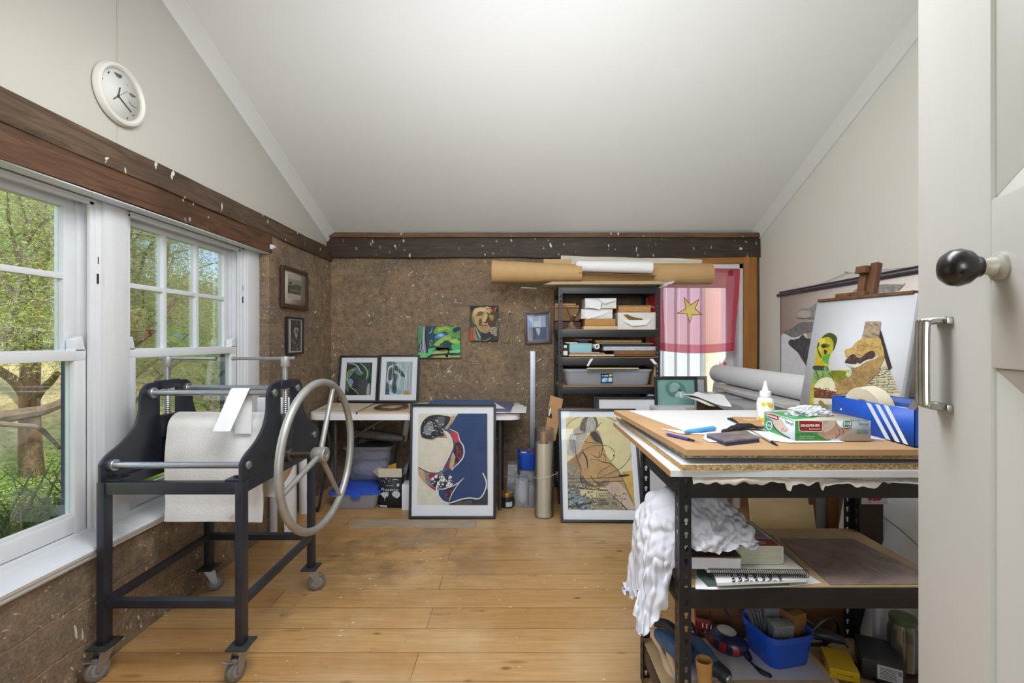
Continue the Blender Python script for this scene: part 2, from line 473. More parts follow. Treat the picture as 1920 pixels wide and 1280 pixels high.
def floor_mat():
 t=NT('pine_floorboards')
 br=t.n.new('ShaderNodeTexBrick');br.offset=.37;br.offset_frequency=2
 t.l.new(t.mapping((1,1,1),(.4,.014,0)),br.inputs['Vector'])
 for k,v in(('Scale',1.0),('Mortar Size',.0022),('Mortar Smooth',.25),('Bias',0.0),('Brick Width',2.1),('Row Height',.16)):br.inputs[k].default_value=v
 br.inputs['Color1'].default_value=lin('#c49c66');br.inputs['Color2'].default_value=lin('#b58a54');br.inputs['Mortar'].default_value=lin('#5c3c1e')
 c=br.outputs['Color']
 vo=t.n.new('ShaderNodeTexNoise');vo.inputs['Scale'].default_value=1.0;t.l.new(t.mapping((.7,6.25,1)),vo.inputs['Vector'])
 c=t.mix(.25,c,t.ramp(vo.outputs['Fac'],[(.3,'#aa7d48'),(.7,'#cbaa78')]))
 g=t.noise(5,7,.65,t.mapping((.8,14,1)),.7)
 c=t.mix(t.ramp(g,[(.35,.0),(.72,.5)]),c,'#86592d')
 kn=t.voronoi(3.4,t.mapping((1.1,2.4,1),(.3,.2,0)))
 c=t.mix(t.ramp(kn,[(.04,.8),(.10,0.)]),c,'#5e3715');kn2=t.voronoi(2.3,t.mapping((.8,3.3,1),(2.3,1.2,0)));c=t.mix(t.ramp(kn2,[(.03,.7),(.12,0.)]),c,'#7a4a20')
 st=t.noise(2.6,6,.7);sp=t.n.new('ShaderNodeVectorMath');sp.operation='DISTANCE'
 t.l.new(t.mapping((1,1.25,1)),sp.inputs[0]);sp.inputs[1].default_value=(-.72,3.55,0)
 near=t.ramp(sp.outputs['Value'],[(.15,1.),(.85,0.)])
 c=t.mix(t.math('MULTIPLY',t.ramp(st,[(.42,0.),(.62,.8)]),near),c,'#4d4436')
 st2=t.noise(7,5,.7,t.mapping((1,1.6,1),(4,2,0)))
 c=t.mix(t.ramp(st2,[(.62,0.),(.72,.6)]),c,'#5b5442');c=t.mix(t.ramp(t.noise(2.1,5,.7,t.mapping((1,1.4,1),(9,3,0))),[(.52,0.),(.7,.4)]),c,'#9b7650')
 gl=t.noise(1.3,4,.6,t.mapping((1,1,1),(7,1,0)))
 c=t.mix(t.ramp(gl,[(.5,0.),(.72,.35)]),c,'#d9c7a6')
 w=t.voronoi(11,t.mapping((1,1.7,1),(1,0,0),(0,0,.4)));gg=t.noise(3,2,.5,t.mapping((1,1,1),(2,5,0)))
 f=t.math('MULTIPLY',t.ramp(w,[(.065,1.),(.10,0.)]),t.ramp(gg,[(.47,0.),(.55,1.)]))
 c=t.mix(t.math('MULTIPLY',f,.7),c,'#dcd9d2')
 h=t.math('ADD',t.math('MULTIPLY',br.outputs['Fac'],-1.0),t.math('MULTIPLY',g,.25))
 r=t.ramp(t.noise(4,4),[(.3,.28),(.7,.46)])
 MATS['pine_floorboards']=t.fin(c,r,0,t.bump(h,.3,.004),.5);return t.m
FLOOR=floor_mat()
def chip_mat():
 t=NT('chipboard_edge')
 w=t.voronoi(330,t.mapping((.6,.6,1)),out='Color');n=t.noise(180,3)
 c=t.ramp(t.sep(w)[0],[(.0,'#7a6038'),(.3,'#a08250'),(.8,'#bfa26e'),(1.,'#d2ba8a')])
 MATS['chipboard_edge']=t.fin(c,.85,0,t.bump(n,.3,.002));return t.m
CHIP=chip_mat()
# - camera
cd=bpy.data.cameras.new('camera');cam=bpy.data.objects.new('camera',cd);COL.objects.link(cam)
cam.location=(0,0,H);cam.rotation_euler=(R(90),0,0)
cd.sensor_width=36;cd.lens=F/1920*36;cd.shift_x=-(CX-960)/1920;cd.shift_y=-(640-CY)/1920
cd.clip_start=.02;cd.clip_end=400
SC.camera=cam
# - room shell
XL,XR,YB,YF=-1.645,2.10,4.10,-.36
XJ=-1.715
def ceilz(x,y):
 a=(x-XL)/(XR-XL)
 zl=2.175+.376*(YB-y);zr=2.2+.438*(YB-y)
 return zl+(zr-zl)*a
RIDGE=1.9
m=MB();m.span((XL-.5,YF-.2,-.12),(XR+.3,YB+.3,0));struct(m.build('floor',FLOOR,local=True),'worn pine floorboards with dark ink stains','floor')
m=MB()
def cs(t):
 return lambda u,v:(XL-.9+(XR-XL+1.8)*u,RIDGE+(YB+.9-RIDGE)*v,ceilz(XL-.9+(XR-XL+1.8)*u,RIDGE+(YB+.9-RIDGE)*v)+t)
m.grid(cs(.12),24,24,.12)
q=[(XL-.9,YF-.9),(XR+.9,YF-.9),(XR+.9,RIDGE),(XL-.9,RIDGE)]
fz=lambda x,y:ceilz(x,RIDGE)-.41*(RIDGE-y)
m.hexa([(x,y,fz(x,y))for x,y in q],[(x,y,fz(x,y)+.12)for x,y in q])
struct(m.build('ceiling',CEIL,local=True),'plain pale sloping plasterboard ceiling','ceiling')
def rough_wall(fn,nu,nv,amp,seed):
 """mud wall with a hand-made uneven face"""
 def g(u,v):
  p,nrm=fn(u,v)
  q=Vector(p)*3.1+Vector((seed,0,0))
  d=noise.noise(q)*.6+noise.noise(q*3.3)*.3+noise.noise(q*9)*.18
  return Vector(p)+Vector(nrm)*d*amp
 return g
W3=dict(x0=1.13,x1=2.0,z0=.74,z1=1.985)
m=MB()
def wall_piece(x0,x1,z0,z1,nu,nv):
 m.grid(rough_wall(lambda u,v:((x0+(x1-x0)*u,YB,z0+(z1-z0)*v),(0,-1,0)),nu,nv,.016,2),nu,nv)
wall_piece(XL-.05,W3['x0'],0,2.06,130,96)
wall_piece(W3['x0'],XR+.02,0,W3['z0'],40,34)
wall_piece(W3['x0'],XR+.02,W3['z1'],2.06,40,4)
wall_piece(W3['x1'],XR+.02,W3['z0'],W3['z1'],6,50)
m.span((XL-.3,YB+.05,0),(W3['x0']-.02,YB+.3,2.4));m.span((W3['x0']-.02,YB+.05,0),(XR+.3,YB+.3,W3['z0']-.02))
m.span((W3['x0']-.02,YB+.05,W3['z1']+.02),(XR+.3,YB+.3,2.4));m.span((W3['x1']+.02,YB+.05,W3['z0']-.02),(XR+.3,YB+.3,W3['z1']+.02))
struct(m.build('wall_back',MUD,local=True,sharp=60),'brown mud brick back wall flecked with white','wall')
YW1=(1.046,1.921);YW2=(2.058,2.933);YREC=3.085;ZS=.455
m=MB()
m.grid(rough_wall(lambda u,v:((-1.628,YF-.1+(YB+.04-YF+.1)*u,ZS*v),(1,0,0)),150,16,.014,5),150,16)
m.grid(rough_wall(lambda u,v:((-1.628,YREC+(YB+.04-YREC)*u,ZS+(2.0-ZS)*v),(1,0,0)),44,70,.016,5),44,70)
m.grid(rough_wall(lambda u,v:((-1.628-.12*(1-u),YREC,ZS+(1.99-ZS)*v),(0,-1,0)),6,60,.02,8),6,60)
m.span((XL-.19,YREC+.01,0),(-1.66,YB+.06,2.0));m.span((XL-.3,YF-.2,0),(-1.66,YREC+.01,ZS-.01))
m.span((XL-.19,YF-.2,ZS),(-1.66,YW1[0]-.09,2.0))
wl=struct(m.build('wall_left',MUD,local=True,sharp=60),'brown mud brick wall below and beside the windows','wall')
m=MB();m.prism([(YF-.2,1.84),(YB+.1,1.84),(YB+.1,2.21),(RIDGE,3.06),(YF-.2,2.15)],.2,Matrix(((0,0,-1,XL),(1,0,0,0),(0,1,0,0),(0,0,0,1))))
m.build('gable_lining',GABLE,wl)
m=MB();m.box((XL+.0005,PX(219,60,XL).y,2.5),(.003,.004,.9));m.build('lining_joint',mat('joint_line','#bdb8aa',.8),wl)  # thin strip in a slightly darker tone marks the lining joint
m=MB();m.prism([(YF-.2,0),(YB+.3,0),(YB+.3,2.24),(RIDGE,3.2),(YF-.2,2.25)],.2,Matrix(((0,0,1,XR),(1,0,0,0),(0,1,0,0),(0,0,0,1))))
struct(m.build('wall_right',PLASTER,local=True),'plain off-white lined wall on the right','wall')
m=MB()
m.span((XL-.3,YF-.16,0),(-.62,YF,2.3));m.span((.40,YF-.16,0),(XR+.2,YF,2.3));m.span((-.62,YF-.16,2.06),(.40,YF,2.3))
struct(m.build('wall_front',PLASTER,local=True),'wall with the doorway the picture is taken from','wall')
# - beams and cornices
def timber(a,b,nseg,amp,seed,axis):
 """long sawn timber between corners a,b with slightly wandering faces"""
 a,b=Vector(a),Vector(b);bm_=bmesh.new();bmesh.ops.create_cube(bm_,size=1)
 for v in bm_.verts:v.co=Vector([(a[i]+b[i])/2+v.co[i]*abs(b[i]-a[i])for i in range(3)])
 es=[e for e in bm_.edges if abs((e.verts[0].co-e.verts[1].co)[axis])>1e-6]
 bmesh.ops.subdivide_edges(bm_,edges=es,cuts=nseg,use_grid_fill=True)
 es=[e for e in bm_.edges if abs((e.verts[0].co-e.verts[1].co)[axis])<1e-6]
 bmesh.ops.subdivide_edges(bm_,edges=es,cuts=2,use_grid_fill=True)
 for v in bm_.verts:
  d=Vector((noise.noise(v.co*2.4+Vector((seed,0,0))),noise.noise(v.co*2.4+Vector((0,seed,9))),noise.noise(v.co*2.4+Vector((seed,3,0)))))
  d[axis]=0;v.co+=d*amp
 return bm_
BEAM_L1=beam_mat('left_upper_timber','#6c5845','#403123',1,1.)
BEAM_L2=beam_mat('left_lower_timber','#6d4c35','#412b1c',1,1.)
BEAM_B=beam_mat('back_beam_timber','#4a3a2b','#211a14',0,.9)
BATTEN=beam_mat('brown_batten','#7a583a','#54391f',0,.8)
m=MB();m.bm(timber((XL-.02,YF,1.955),(-1.612,YB,2.062),26,.008,1,1));struct(m.build('trim_1',BEAM_L1,local=True),'upper dark timber of the beam over the left windows','beam')
m=MB();m.bm(timber((XL-.08,YF,1.84),(-1.618,3.09,1.96),22,.006,4,1));struct(m.build('trim_2',BEAM_L2,local=True),'lower red-brown timber directly above the left windows','beam')
m=MB();m.bm(timber((XL-.02,YB-.05,1.985),(XR,YB+.04,2.155),30,.012,8,0));struct(m.build('trim_3',BEAM_B,local=True),'blackened timber beam along the top of the back wall','beam')
m=MB();m.bm(timber((XL+.03,YB-.075,2.15),(XR-.02,YB+.03,2.19),30,.003,3,0));struct(m.build('trim_4',BATTEN,local=True),'thin brown batten between beam and ceiling','trim')
for k,x in enumerate((XL,XR)):
 s=1 if k==0 else-1
 m=MB();W_=.075
 def pr(y):
  z=ceilz(x,y)
  return[(x,y,z+.01),(x,y,z-W_),(x+s*.012,y,z-W_),(x+s*.03,y,z-.04),(x+s*W_,y,z-.012+s*0),(x+s*W_,y,z+.01)]
 a,b=pr(YB-.02),pr(RIDGE)
 m.add(a+b,[[i,(i+1)%6,(i+1)%6+6,i+6]for i in range(6)]+[[5,4,3,2,1,0],[6,7,8,9,10,11]])
 struct(m.build('trim_%d'%(5+k),CORNICE,local=True),('white cornice where the ceiling meets the left gable','white cornice where the ceiling meets the right wall')[k],'cornice')
m=MB();m.bm(timber((XR-.045,YB-.03,.0),(XR,YB+.02,2.0),18,.005,6,2));struct(m.build('trim_7',wood('corner_post_wood','#5a4130','#33241a',2),local=True),'dark narrow timber post in the right corner','post')
# - left windows
OUT_BLUE=mat('dark_blue_outside_paint','#35435c',.5,0,.25,8)
def sash_window(n,y0,y1,label):
 w=thing('window_%d'%n,label,'window',(XJ,(y0+y1)/2,.5));w['kind']='structure'
 m=MB()
 m.span((-1.835,y0-.012,.47),(XJ,y0+.012,1.853),.002);m.span((-1.835,y1-.012,.47),(XJ,y1+.012,1.853),.002)
 m.span((-1.834,y0+.013,1.828),(XJ+.0085,y1-.013,1.8365),.001)
 for ya,yb in((y0+.012,y0+.03),(y1-.03,y1-.012)):
  m.span((-1.735,ya,.5),(-1.722,yb,1.84),.001);m.span((-1.79,ya,1.20),(-1.775,yb,1.84),.001)
 m.span((-1.735,y0,1.817),(-1.722,y1,1.836),.001)
 m.span((-1.92,y0,.47),(-1.72,y1,.51),.003)
 m.build('window_frame',WHITE_PAINT,w)
 m=MB();m.span((-1.836,y0+.006,.51),(-1.782,y0+.034,1.192));m.span((-1.836,y1-.034,.51),(-1.782,y1-.006,1.192));m.span((-1.836,y0+.03,1.186),(-1.785,y1-.03,1.1945))
 m.build('outer_frame',OUT_BLUE,w)
 a,b=y0+.03,y1-.03;xa,xb=-1.82,-1.782
 m=MB();m.span((xa,a,1.195),(xb,a+.048,1.835),.003);m.span((xa,b-.048,1.195),(xb,b,1.835),.003)
 m.span((xa+.0012,a+.002,1.7951),(xb-.0012,b-.002,1.834),.003);m.span((xa+.0012,a+.002,1.196),(xb-.0012,b-.002,1.23),.003)
 pw=(b-a-.096)/3
 for k in(1,2):m.span((xa+.006,a+.048+pw*k-.012,1.22),(xb,a+.048+pw*k+.012,1.80),.004)
 m.span((xa+.006,a+.04,1.509),(xb-.001,b-.04,1.533),.004)
 s=m.build('upper_sash',WHITE_PAINT,w)
 m=MB();m.span((-1.803,a+.03,1.21),(-1.800,b-.03,1.81));m.build('pane',MATS['window_glass'],s)
 xa,xb=-1.775,-1.737
 m=MB();m.span((xa,a,.51),(xb,a+.05,1.235),.004);m.span((xa,b-.05,.51),(xb,b,1.235),.004)
 m.span((xa+.0012,a+.002,1.188),(xb+.0015,b-.002,1.228),.004);m.span((xa+.0012,a+.002,.5125),(xb-.0012,b-.002,.578),.005);m.span((xa+.01,a+.04,.57),(xb-.012,b-.04,.592),.004)
 for yy in(a+.024,b-.024):
  m.hexa([(xa,yy-.022,1.225),(xb,yy-.022,1.225),(xb,yy+.022,1.225),(xa,yy+.022,1.225)],[(xa,yy-.022,1.27),(xb,yy-.022,1.27),(xb,yy+.008,1.285),(xa,yy+.008,1.285)],.002)
 s=m.build('lower_sash',WHITE_PAINT,w)
 m=MB();m.span((-1.758,a+.03,.55),(-1.755,b-.03,1.2));m.build('pane',MATS['window_glass'],s)
 m=MB();m.tube([(XJ+.001,y1-.02+.016,1.50),(XJ+.001,y1-.004,1.54)],.004,8);m.tube([(XJ-.004,y1+.0,1.58),(XJ-.004,y1,1.61)],.005,8)
 m.build('latch_hole',mat('dark_hole','#1c1b19',.9),w)
 return w
sash_window(1,*YW1,'white sash window nearest the doorway with one big lower pane')
sash_window(2,*YW2,'white sash window behind the printing press')
m=MB()
m.span((-1.833,YW1[1]+.0125,.49),(-1.70,YW2[0]-.0125,1.8525),.002)
struct(m.build('trim_8',mat('grey_white_post_paint','#d7d9dc',.38,0,.04,5,.1,24,stretch=(1,6,.6)),local=True),'broad white post between the two left windows','post')
m=MB();m.span((-1.834,YW2[1]+.012,.49),(-1.704,YREC+.01,1.85),.003);m.span((-1.704,YW2[1]+.02,.49),(-1.694,YREC,1.85),.003)
struct(m.build('trim_9',WHITE_PAINT,local=True),'white casing on the far side of the second left window','trim')
m=MB();m.span((-1.834,YW1[0]-.1,.49),(-1.70,YW1[0]-.012,1.85),.003);struct(m.build('trim_10',WHITE_PAINT,local=True),'white casing on the near side of the first left window','trim')
m=MB()
prof=[(-1.92,.47),(-1.92,.505),(-1.745,.498),(-1.60,.486),(-1.592,.478),(-1.596,.466),(-1.606,.462),(-1.606,.448),(-1.63,.44),(-1.63,.43),(-1.92,.43)]
ya,yb=YF,YREC+.005
k=len(prof)
m.add([(x,ya,z)for x,z in prof]+[(x,yb,z)for x,z in prof],[[i,(i+1)%k,(i+1)%k+k,i+k]for i in range(k)]+[list(range(k))[::-1],list(range(k,2*k))])
struct(m.build('trim_11',WHITE_PAINT,local=True),'long white window sill under the left windows','sill')
m=MB();m.span((-1.84,YF,1.8535),(-1.69,YREC+.004,1.862),.001);m.span((-1.6895,YF,1.834),(-1.626,YREC+.004,1.8395),.001);struct(m.build('trim_12',WHITE_PAINT,local=True),'white head lining between the beam and the left windows','trim')
m=MB();p=V(-1.607,3.06,1.875);m.box(p+V(.006,0,0),(.014,.03,.03),.003);m.cyl(p+V(.008,-.002,0),p+V(.03,-.002,0),.008)
tag(m.build('rod_bracket',WHITE_PAINT),'small white bracket fixed to the far end of the red-brown window beam','bracket')
# - back window
ORANGE=wood('orange_casing_wood','#b9803f','#8f5a26',2)
w=thing('window_3','timber cased window in the back wall behind the red flag','window',(1.56,YB,.75));w['kind']='structure'
m=MB();cw=.115
m.span((W3['x0']-.03,YB-.04,1.93),(2.075,YB+.0,1.995),.003);m.build('head_casing',wood('orange_head_wood','#b9803f','#8f5a26',0),w)
m=MB();m.span((1.962,YB-.042,.66),(2.074,YB-.002,1.992),.003);m.build('side_casing',ORANGE,w)
m=MB();m.span((W3['x0']-.03,YB-.04,.66),(W3['x0']+.06,YB-.002,1.93),.003);m.build('side_casing',ORANGE,w)
m=MB();m.span((1.93,YB-.02,.70),(1.962,YB+.16,1.93),.002);m.span((W3['x0']+.06,YB-.02,.70),(W3['x0']+.1,YB+.16,1.93),.002)
m.span((W3['x0']+.06,YB-.02,1.89),(1.962,YB+.16,1.93),.002);m.span((W3['x0']-.02,YB-.06,.68),(2.0,YB+.18,.74),.004)
m.span((1.88,YB+.09,.73),(1.93,YB+.13,1.9),.002);m.span((1.22,YB+.09,.73),(1.28,YB+.13,1.9),.002);m.span((1.22,YB+.09,.73),(1.93,YB+.13,.80),.002);m.span((1.22,YB+.09,1.84),(1.93,YB+.13,1.9),.002)
m.build('window_frame',WHITE_PAINT,w)
m=MB();m.span((1.25,YB+.108,.76),(1.90,YB+.111,1.87));m.build('pane',MATS['window_glass'],w)
# - the open door at the right
D0=V(.852*.60,.60,0);dd=V(-.2935,-.956,0)
dn=V(-.956,.2935,0)
DW,DH,DT=.80,2.0,.042
door=thing('door_1','white panelled door standing open at the right','door',D0+dd*DW);door['kind']='structure'
DM=basis(D0,dd,(0,0,1))
if DM.col[2].xyz.dot(dn)<0:
 DM=Matrix((dd,V(0,0,1),dn)).transposed().to_4x4();DM.translation=D0
m=MB(DM)
sw=.139
m.span((0,.01,-DT),(sw,DH,0),.004);m.span((DW-sw,.01,-DT),(DW,DH,0),.004)
rails=[(.01,.24),(1.055-.0,1.235),(1.84,2.0)]
zr=(1.27-(690-637)/F*.47,1.27+(637-372)/F*.467)
rails=[(.01,.24),(zr[0],zr[1]),(1.86,DH)]
for a,b in rails:m.span((sw-.01,a,-DT),(DW-sw+.01,b,-.0015),.003)
m.build('door_frame',DOOR_PAINT,door)
for(a,b)in((rails[0][1],rails[1][0]),(rails[1][1],rails[2][0])):
 m=MB(DM);m.span((sw-.01,a-.01,-.034),(DW-sw+.01,b+.01,-.022));m.build('door_panel',DOOR_PAINT,door)
 m=MB(DM)
 mw=.035
 x0,x1=sw,DW-sw
 q=[((x0,a),(x1,a),(x1-mw,a+mw),(x0+mw,a+mw)),((x1,a),(x1,b),(x1-mw,b-mw),(x1-mw,a+mw)),((x1,b),(x0,b),(x0+mw,b-mw),(x1-mw,b-mw)),((x0,b),(x0,a),(x0+mw,a+mw),(x0+mw,b-mw))]
 for c in q:
  m.hexa([(c[0][0],c[0][1],-.03),(c[1][0],c[1][1],-.03),(c[2][0],c[2][1],-.03),(c[3][0],c[3][1],-.03)],[(c[0][0],c[0][1],-.004),(c[1][0],c[1][1],-.004),(c[2][0],c[2][1],-.018),(c[3][0],c[3][1],-.018)],.002)
 m.build('panel_moulding',DOOR_PAINT,door)
def on_door(px,py):
 """point of the door face seen at a picture point"""
 r=V((px-CX)/F,1,(CY-py)/F);t=D0.dot(dn)/r.dot(dn)
 return V(0,0,H)+r*t
kp=on_door(1872,499)
m=MB();m.lathe([(.0,-.002),(.014,-.002),(.014,.002),(.009,.004),(.0072,.013),(.0076,.016)],kp,dn,24);m.build('knob_rose',mat('worn_white_metal','#b9b5ab',.45,.3,.3,60),door,'chipped pale metal spindle')
m=MB();m.lathe([(.0075,.013),(.010,.0145),(.0108,.0175),(.012,.019),(.0165,.024),(.0186,.031),(.0176,.038),(.013,.044),(.0065,.0468),(0.0,.0475)],kp,dn,32)
m.build('knob',mat('black_ebony_knob','#1d191a',.25,0,.3,40,.05,90,spec=.6),door,'round black wooden knob')
CHROME=mat('worn_chrome','#b8b8b2',.22,.95,.2,40)
ha,hb=on_door(1772,601),on_door(1772,762)
m=MB()
for k in range(3):
 o=dd*(-.008+.008*k)
 a=ha+o;b=hb+o
 pth=smooth_open([a,a+dn*.013,a+dn*.019+V(0,0,-.002),a+dn*.0215+V(0,0,-.009),b+dn*.0215+V(0,0,.009),b+dn*.019+V(0,0,.002),b+dn*.013,b],5)
 m.tube(pth,.0037,10)
for a in(ha,hb):m.box(a+dn*.003,(.006,.034,.008),.001,Matrix((dn,dd,V(0,0,1))).transposed())
m.build('pull_handle',CHROME,door,'chrome triple-rod pull handle')
# - etching press
press=thing('etching_press','black steel etching press on castors with a large grey hand wheel','printing press',(-1.29,2.08,0))
PXL,PXR,PYF,PYB=-1.575,-1.028,1.755,2.395
def leg(x,y,sx,sy):
 m=MB();m.span((x,y,.125),(x+sx*.029,y+sy*.04,.735),.003);m.build('leg',BLACK_STEEL,press)
for x,sx in((PXL,1),(PXR,-1)):
 for y,sy in((PYF,1),(PYB,-1)):leg(x,y,sx,sy)
def rail(a,b):
 m=MB();m.span(a,b,.002);m.build('rail',BLACK_STEEL,press)
for z0,z1 in((.263,.292),(.69,.735)):
 rail((PXL+.028,PYF+.004,z0),(PXR-.028,PYF+.036,z1));rail((PXL+.028,PYB-.036,z0),(PXR-.028,PYB-.004,z1))
 rail((PXL+.002,PYF+.038,z0),(PXL+.027,PYB-.038,z1));rail((PXR-.027,PYF+.038,z0),(PXR-.002,PYB-.038,z1))
def castor(x,y,ang,brake):
 c=MB();c.box((x,y,.121),(.075,.085,.008),.001)
 o=c.build('castor',mat('dark_castor_plate','#3f433f',.5,.4,.2,20),press)
 d=V(cos(ang),sin(ang),0);s=V(-sin(ang),cos(ang),0);ax=V(x,y,.042)-d*.026
 f=MB();f.cyl((x,y,.105),(x,y,.118),.02,seg=16)
 for k in(-1,1):
  q=[V(x,y,.108)+d*.022,V(x,y,.108)-d*.026,ax-d*.012,ax-V(0,0,.01),ax+d*.012]
  M_=[p+s*k*.017 for p in q];M2=[p+s*k*.0195 for p in q]
  n=len(q);f.add(M_+M2,[list(range(n)),list(range(n,2*n))[::-1]]+[[i,(i+1)%n,(i+1)%n+n,i+n]for i in range(n)])
 f.box((x,y,.106),(.044,.044,.004),.001,Matrix.Rotation(ang,3,'Z'))
 f.build('fork',STEEL,o)
 w=MB();w.lathe([(.006,-.0135),(.036,-.0135),(.0405,-.010),(.042,-.005),(.042,.005),(.0405,.010),(.036,.0135),(.006,.0135)],ax,s,30);w.build('wheel',GREY_RUB,o)
 w=MB();w.lathe([(0,-.0145),(.024,-.0145),(.026,-.0125),(.026,.0125),(.024,.0145),(0,.0145)],ax,s,24);w.build('wheel_hub',mat('grey_hub','#8b8c8c',.5,.2,.1),o)
 if brake:
  b=MB();p=ax-d*.03+V(0,0,.045);b.box(p,(.05,.03,.005),.002,Matrix.Rotation(ang,3,'Z')@Matrix.Rotation(.5,3,'Y'));b.build('brake_lever',STEEL,o)
castor(PXL+.015,PYF+.02,R(250)+pi,True);castor(PXR-.015,PYF+.02,R(75),True)
castor(PXL+.015,PYB-.02,R(210),False);castor(PXR-.015,PYB-.02,R(215),False)
def mirror(pts,c):return pts+[(2*c-y,z)for y,z in pts[::-1]]
YC=2.10
out=smooth_open([(1.757,.800),(1.768,.818),(1.80,.838)],4)+smooth_open([(1.80,.838),(1.862,.868),(1.915,.915),(1.942,.975),(1.945,1.03),(1.955,1.062),(1.985,1.084),(2.02,1.087)],5)[1:]
slot=[(2.052,1.072),(2.052,.90)]
half=[(1.757,.735)]+out
def plate_poly():
 """outer outline and a window for the screw block, joined by a hair-thin cut"""
 o=mirror(half,YC)
 return o
for px_,nm in((PXL,0),(PXR,1)):
 x0=px_+(.004 if nm==0 else-.016)
 m=MB();M_=Matrix(((0,0,1,x0),(1,0,0,0),(0,1,0,0),(0,0,0,1)))
 L=half+[(2.048,1.087),(2.048,.735)]
 m.prism(L,.012,M_,.0012)
 m.prism([(2*YC-y,z)for y,z in L][::-1],.012,M_,.0012)
 m.prism([(2.047,.735),(2.153,.735),(2.153,.905),(2.047,.905)],.012,M_,.0012)
 m.build('cheek_plate',BLACK_STEEL,press)
 xc=x0+.006
 m=MB();m.span((xc-.016,2.042,1.055),(xc+.016,2.158,1.093),.003);m.build('screw_bridge',BLACK_STEEL,press)
 m=MB();m.span((xc-.018,2.056,.845),(xc+.018,2.144,.94),.004);m.build('bearing_block',mat('oily_block_steel','#4a4b4c',.4,.6,.3,20),press)
 s=MB();n=26
 s.lathe([(.0,0)]+[(.0115 if i%2 else .0098,.004+i*.0046)for i in range(n)]+[(.0115,.13),(.0115,.215),(0,.215)],(xc,YC,.935),(0,0,1),16);so=s.build('pressure_screw',STEEL,press)
 s=MB();s.lathe([(0,0),(.0185,0),(.0195,.002),(.0195,.043),(.0185,.045),(0,.045)],(xc,YC,1.15),(0,0,1),24)
 s.build('screw_cap',mat('dull_cap_steel','#9b9b98',.4,.5,.1),so)
 s=MB();a=V(xc-.225,YC-.01,1.187)if nm else V(xc-.04,YC+.01,1.187);b=V(xc+.035,YC+.0,1.187)if nm else V(xc+.235,YC-.02,1.187)
 if nm==0:a.x,b.x=xc-.035,xc+.225
 s.cyl(a,b,.0075,seg=14)
 for e in(a,b):s.lathe([(0,-.008),(.008,-.007),(.0095,0),(.008,.007),(0,.008)],e,(1,0,0),14)
 s.build('screw_handle',STEEL,so)
 for y,z in((1.80,.79),(1.995,1.045),(2.205,1.045),(2.385,.79)):
  s=MB();xe=x0+(.012 if nm else 0);d=1 if nm else 1
  s.lathe([(0,0),(.0165,0),(.0165,.004),(.013,.007),(0,.008)],(x0+.012,y,z),(1,0,0),20);s.build('bolt_head',STEEL,press)
 for y in(1.80,2.33):
  s=MB();s.span((x0-.004 if nm else x0+.0,y-.035,.735),(x0+.012+(.0 if nm else .07)-(0 if nm else 0),y+.035,.745))if False else s.span((x0-(.06 if nm else 0),y-.03,.735),(x0+(.012 if nm else .07),y+.03,.743),.001)
  s.lathe([(0,0),(.009,0),(.009,.007),(0,.007)],(x0+(-.035 if nm else .045),y,.743),(0,0,1),6);s.build('foot_plate',BLACK_STEEL,press)
for y,z,r in((1.80,.79,.0125),(1.995,1.045,.0125),(2.205,1.045,.0125),(2.385,.79,.0125)):
 m=MB();m.cyl((PXL+.012,y,z),(PXR-.012,y,z),r,seg=20)
 m.lathe([(0,0),(.021,0),(.023,.004),(.023,.018),(.021,.02),(0,.02)],(PXL+.016,y,z),(1,0,0),24)
 m.lathe([(0,0),(.018,0),(.018,.014),(0,.014)],(PXR-.03,y,z),(1,0,0),24)
 m.build('tie_rod',STEEL,press)
m=MB();m.lathe([(0,0),(.018,0),(.018,.03),(.054,.032),(.056,.036),(.056,.476),(.054,.48),(.018,.482),(.018,.512),(0,.512)],(PXL+.016,YC,.878),(1,0,0),40);m.build('upper_roller',mat('dark_roller_steel','#6d6c69',.4,.6,.15),press)
m=MB();m.lathe([(0,0),(.02,0),(.02,.03),(.062,.032),(.064,.036),(.064,.476),(.062,.48),(.02,.482),(.02,.512),(0,.512)],(PXL+.016,YC,.752),(1,0,0),40);m.build('lower_roller',mat('dark_roller_steel','#6d6c69'),press)
HWX,HWZ,RW=-.883,.757,.322
th=R(4)
ax=V(cos(th),-sin(th),0);e1=V(sin(th),cos(th),0);e2=V(0,0,1);hc=V(HWX,YC,HWZ)
m=MB();m.cyl((PXR-.01,YC,HWZ),hc-ax*.02,.0155,seg=20);m.lathe([(0,0),(.03,0),(.03,.02),(.024,.026),(0,.026)],(PXR-.004,YC,HWZ),(1,0,0),24);m.build('drive_shaft',mat('oily_shaft','#5d564c',.35,.8,.3,20),press)
m=MB();m.tube([hc+(e1*cos(a)+e2*sin(a))*RW for a in[2*pi*k/72 for k in range(72)]],.0165,16,closed=True);wh=m.build('hand_wheel',GREY_METAL,press)
m=MB();m.lathe([(.012,-.03),(.03,-.03),(.032,-.027),(.034,0),(.034,.026),(.031,.03),(.013,.03),(.012,.024),(0,.022)],hc,ax,30,cap=False);m.build('hub',GREY_METAL,wh)
for a in(R(66),R(196),R(-52)):
 d=e1*cos(a)+e2*sin(a);m=MB();m.tube([hc+d*.028,hc+d*.2,hc+d*(RW-.008)],[.0125,.0115,.0105],14);m.build('spoke',GREY_METAL,wh)
FELT=NT('press_felt');n_=FELT.noise(130,4,.7);n2_=FELT.noise(8,4)
c_=FELT.mix(FELT.ramp(n2_,[(.3,0.),(.7,1.)]),'#dddcda','#ebeae8')
sp_=FELT.n.new('ShaderNodeVectorMath');sp_.operation='DISTANCE';FELT.l.new(FELT.mapping((1,1,1.6)),sp_.inputs[0]);sp_.inputs[1].default_value=(.09,-.1,.04)
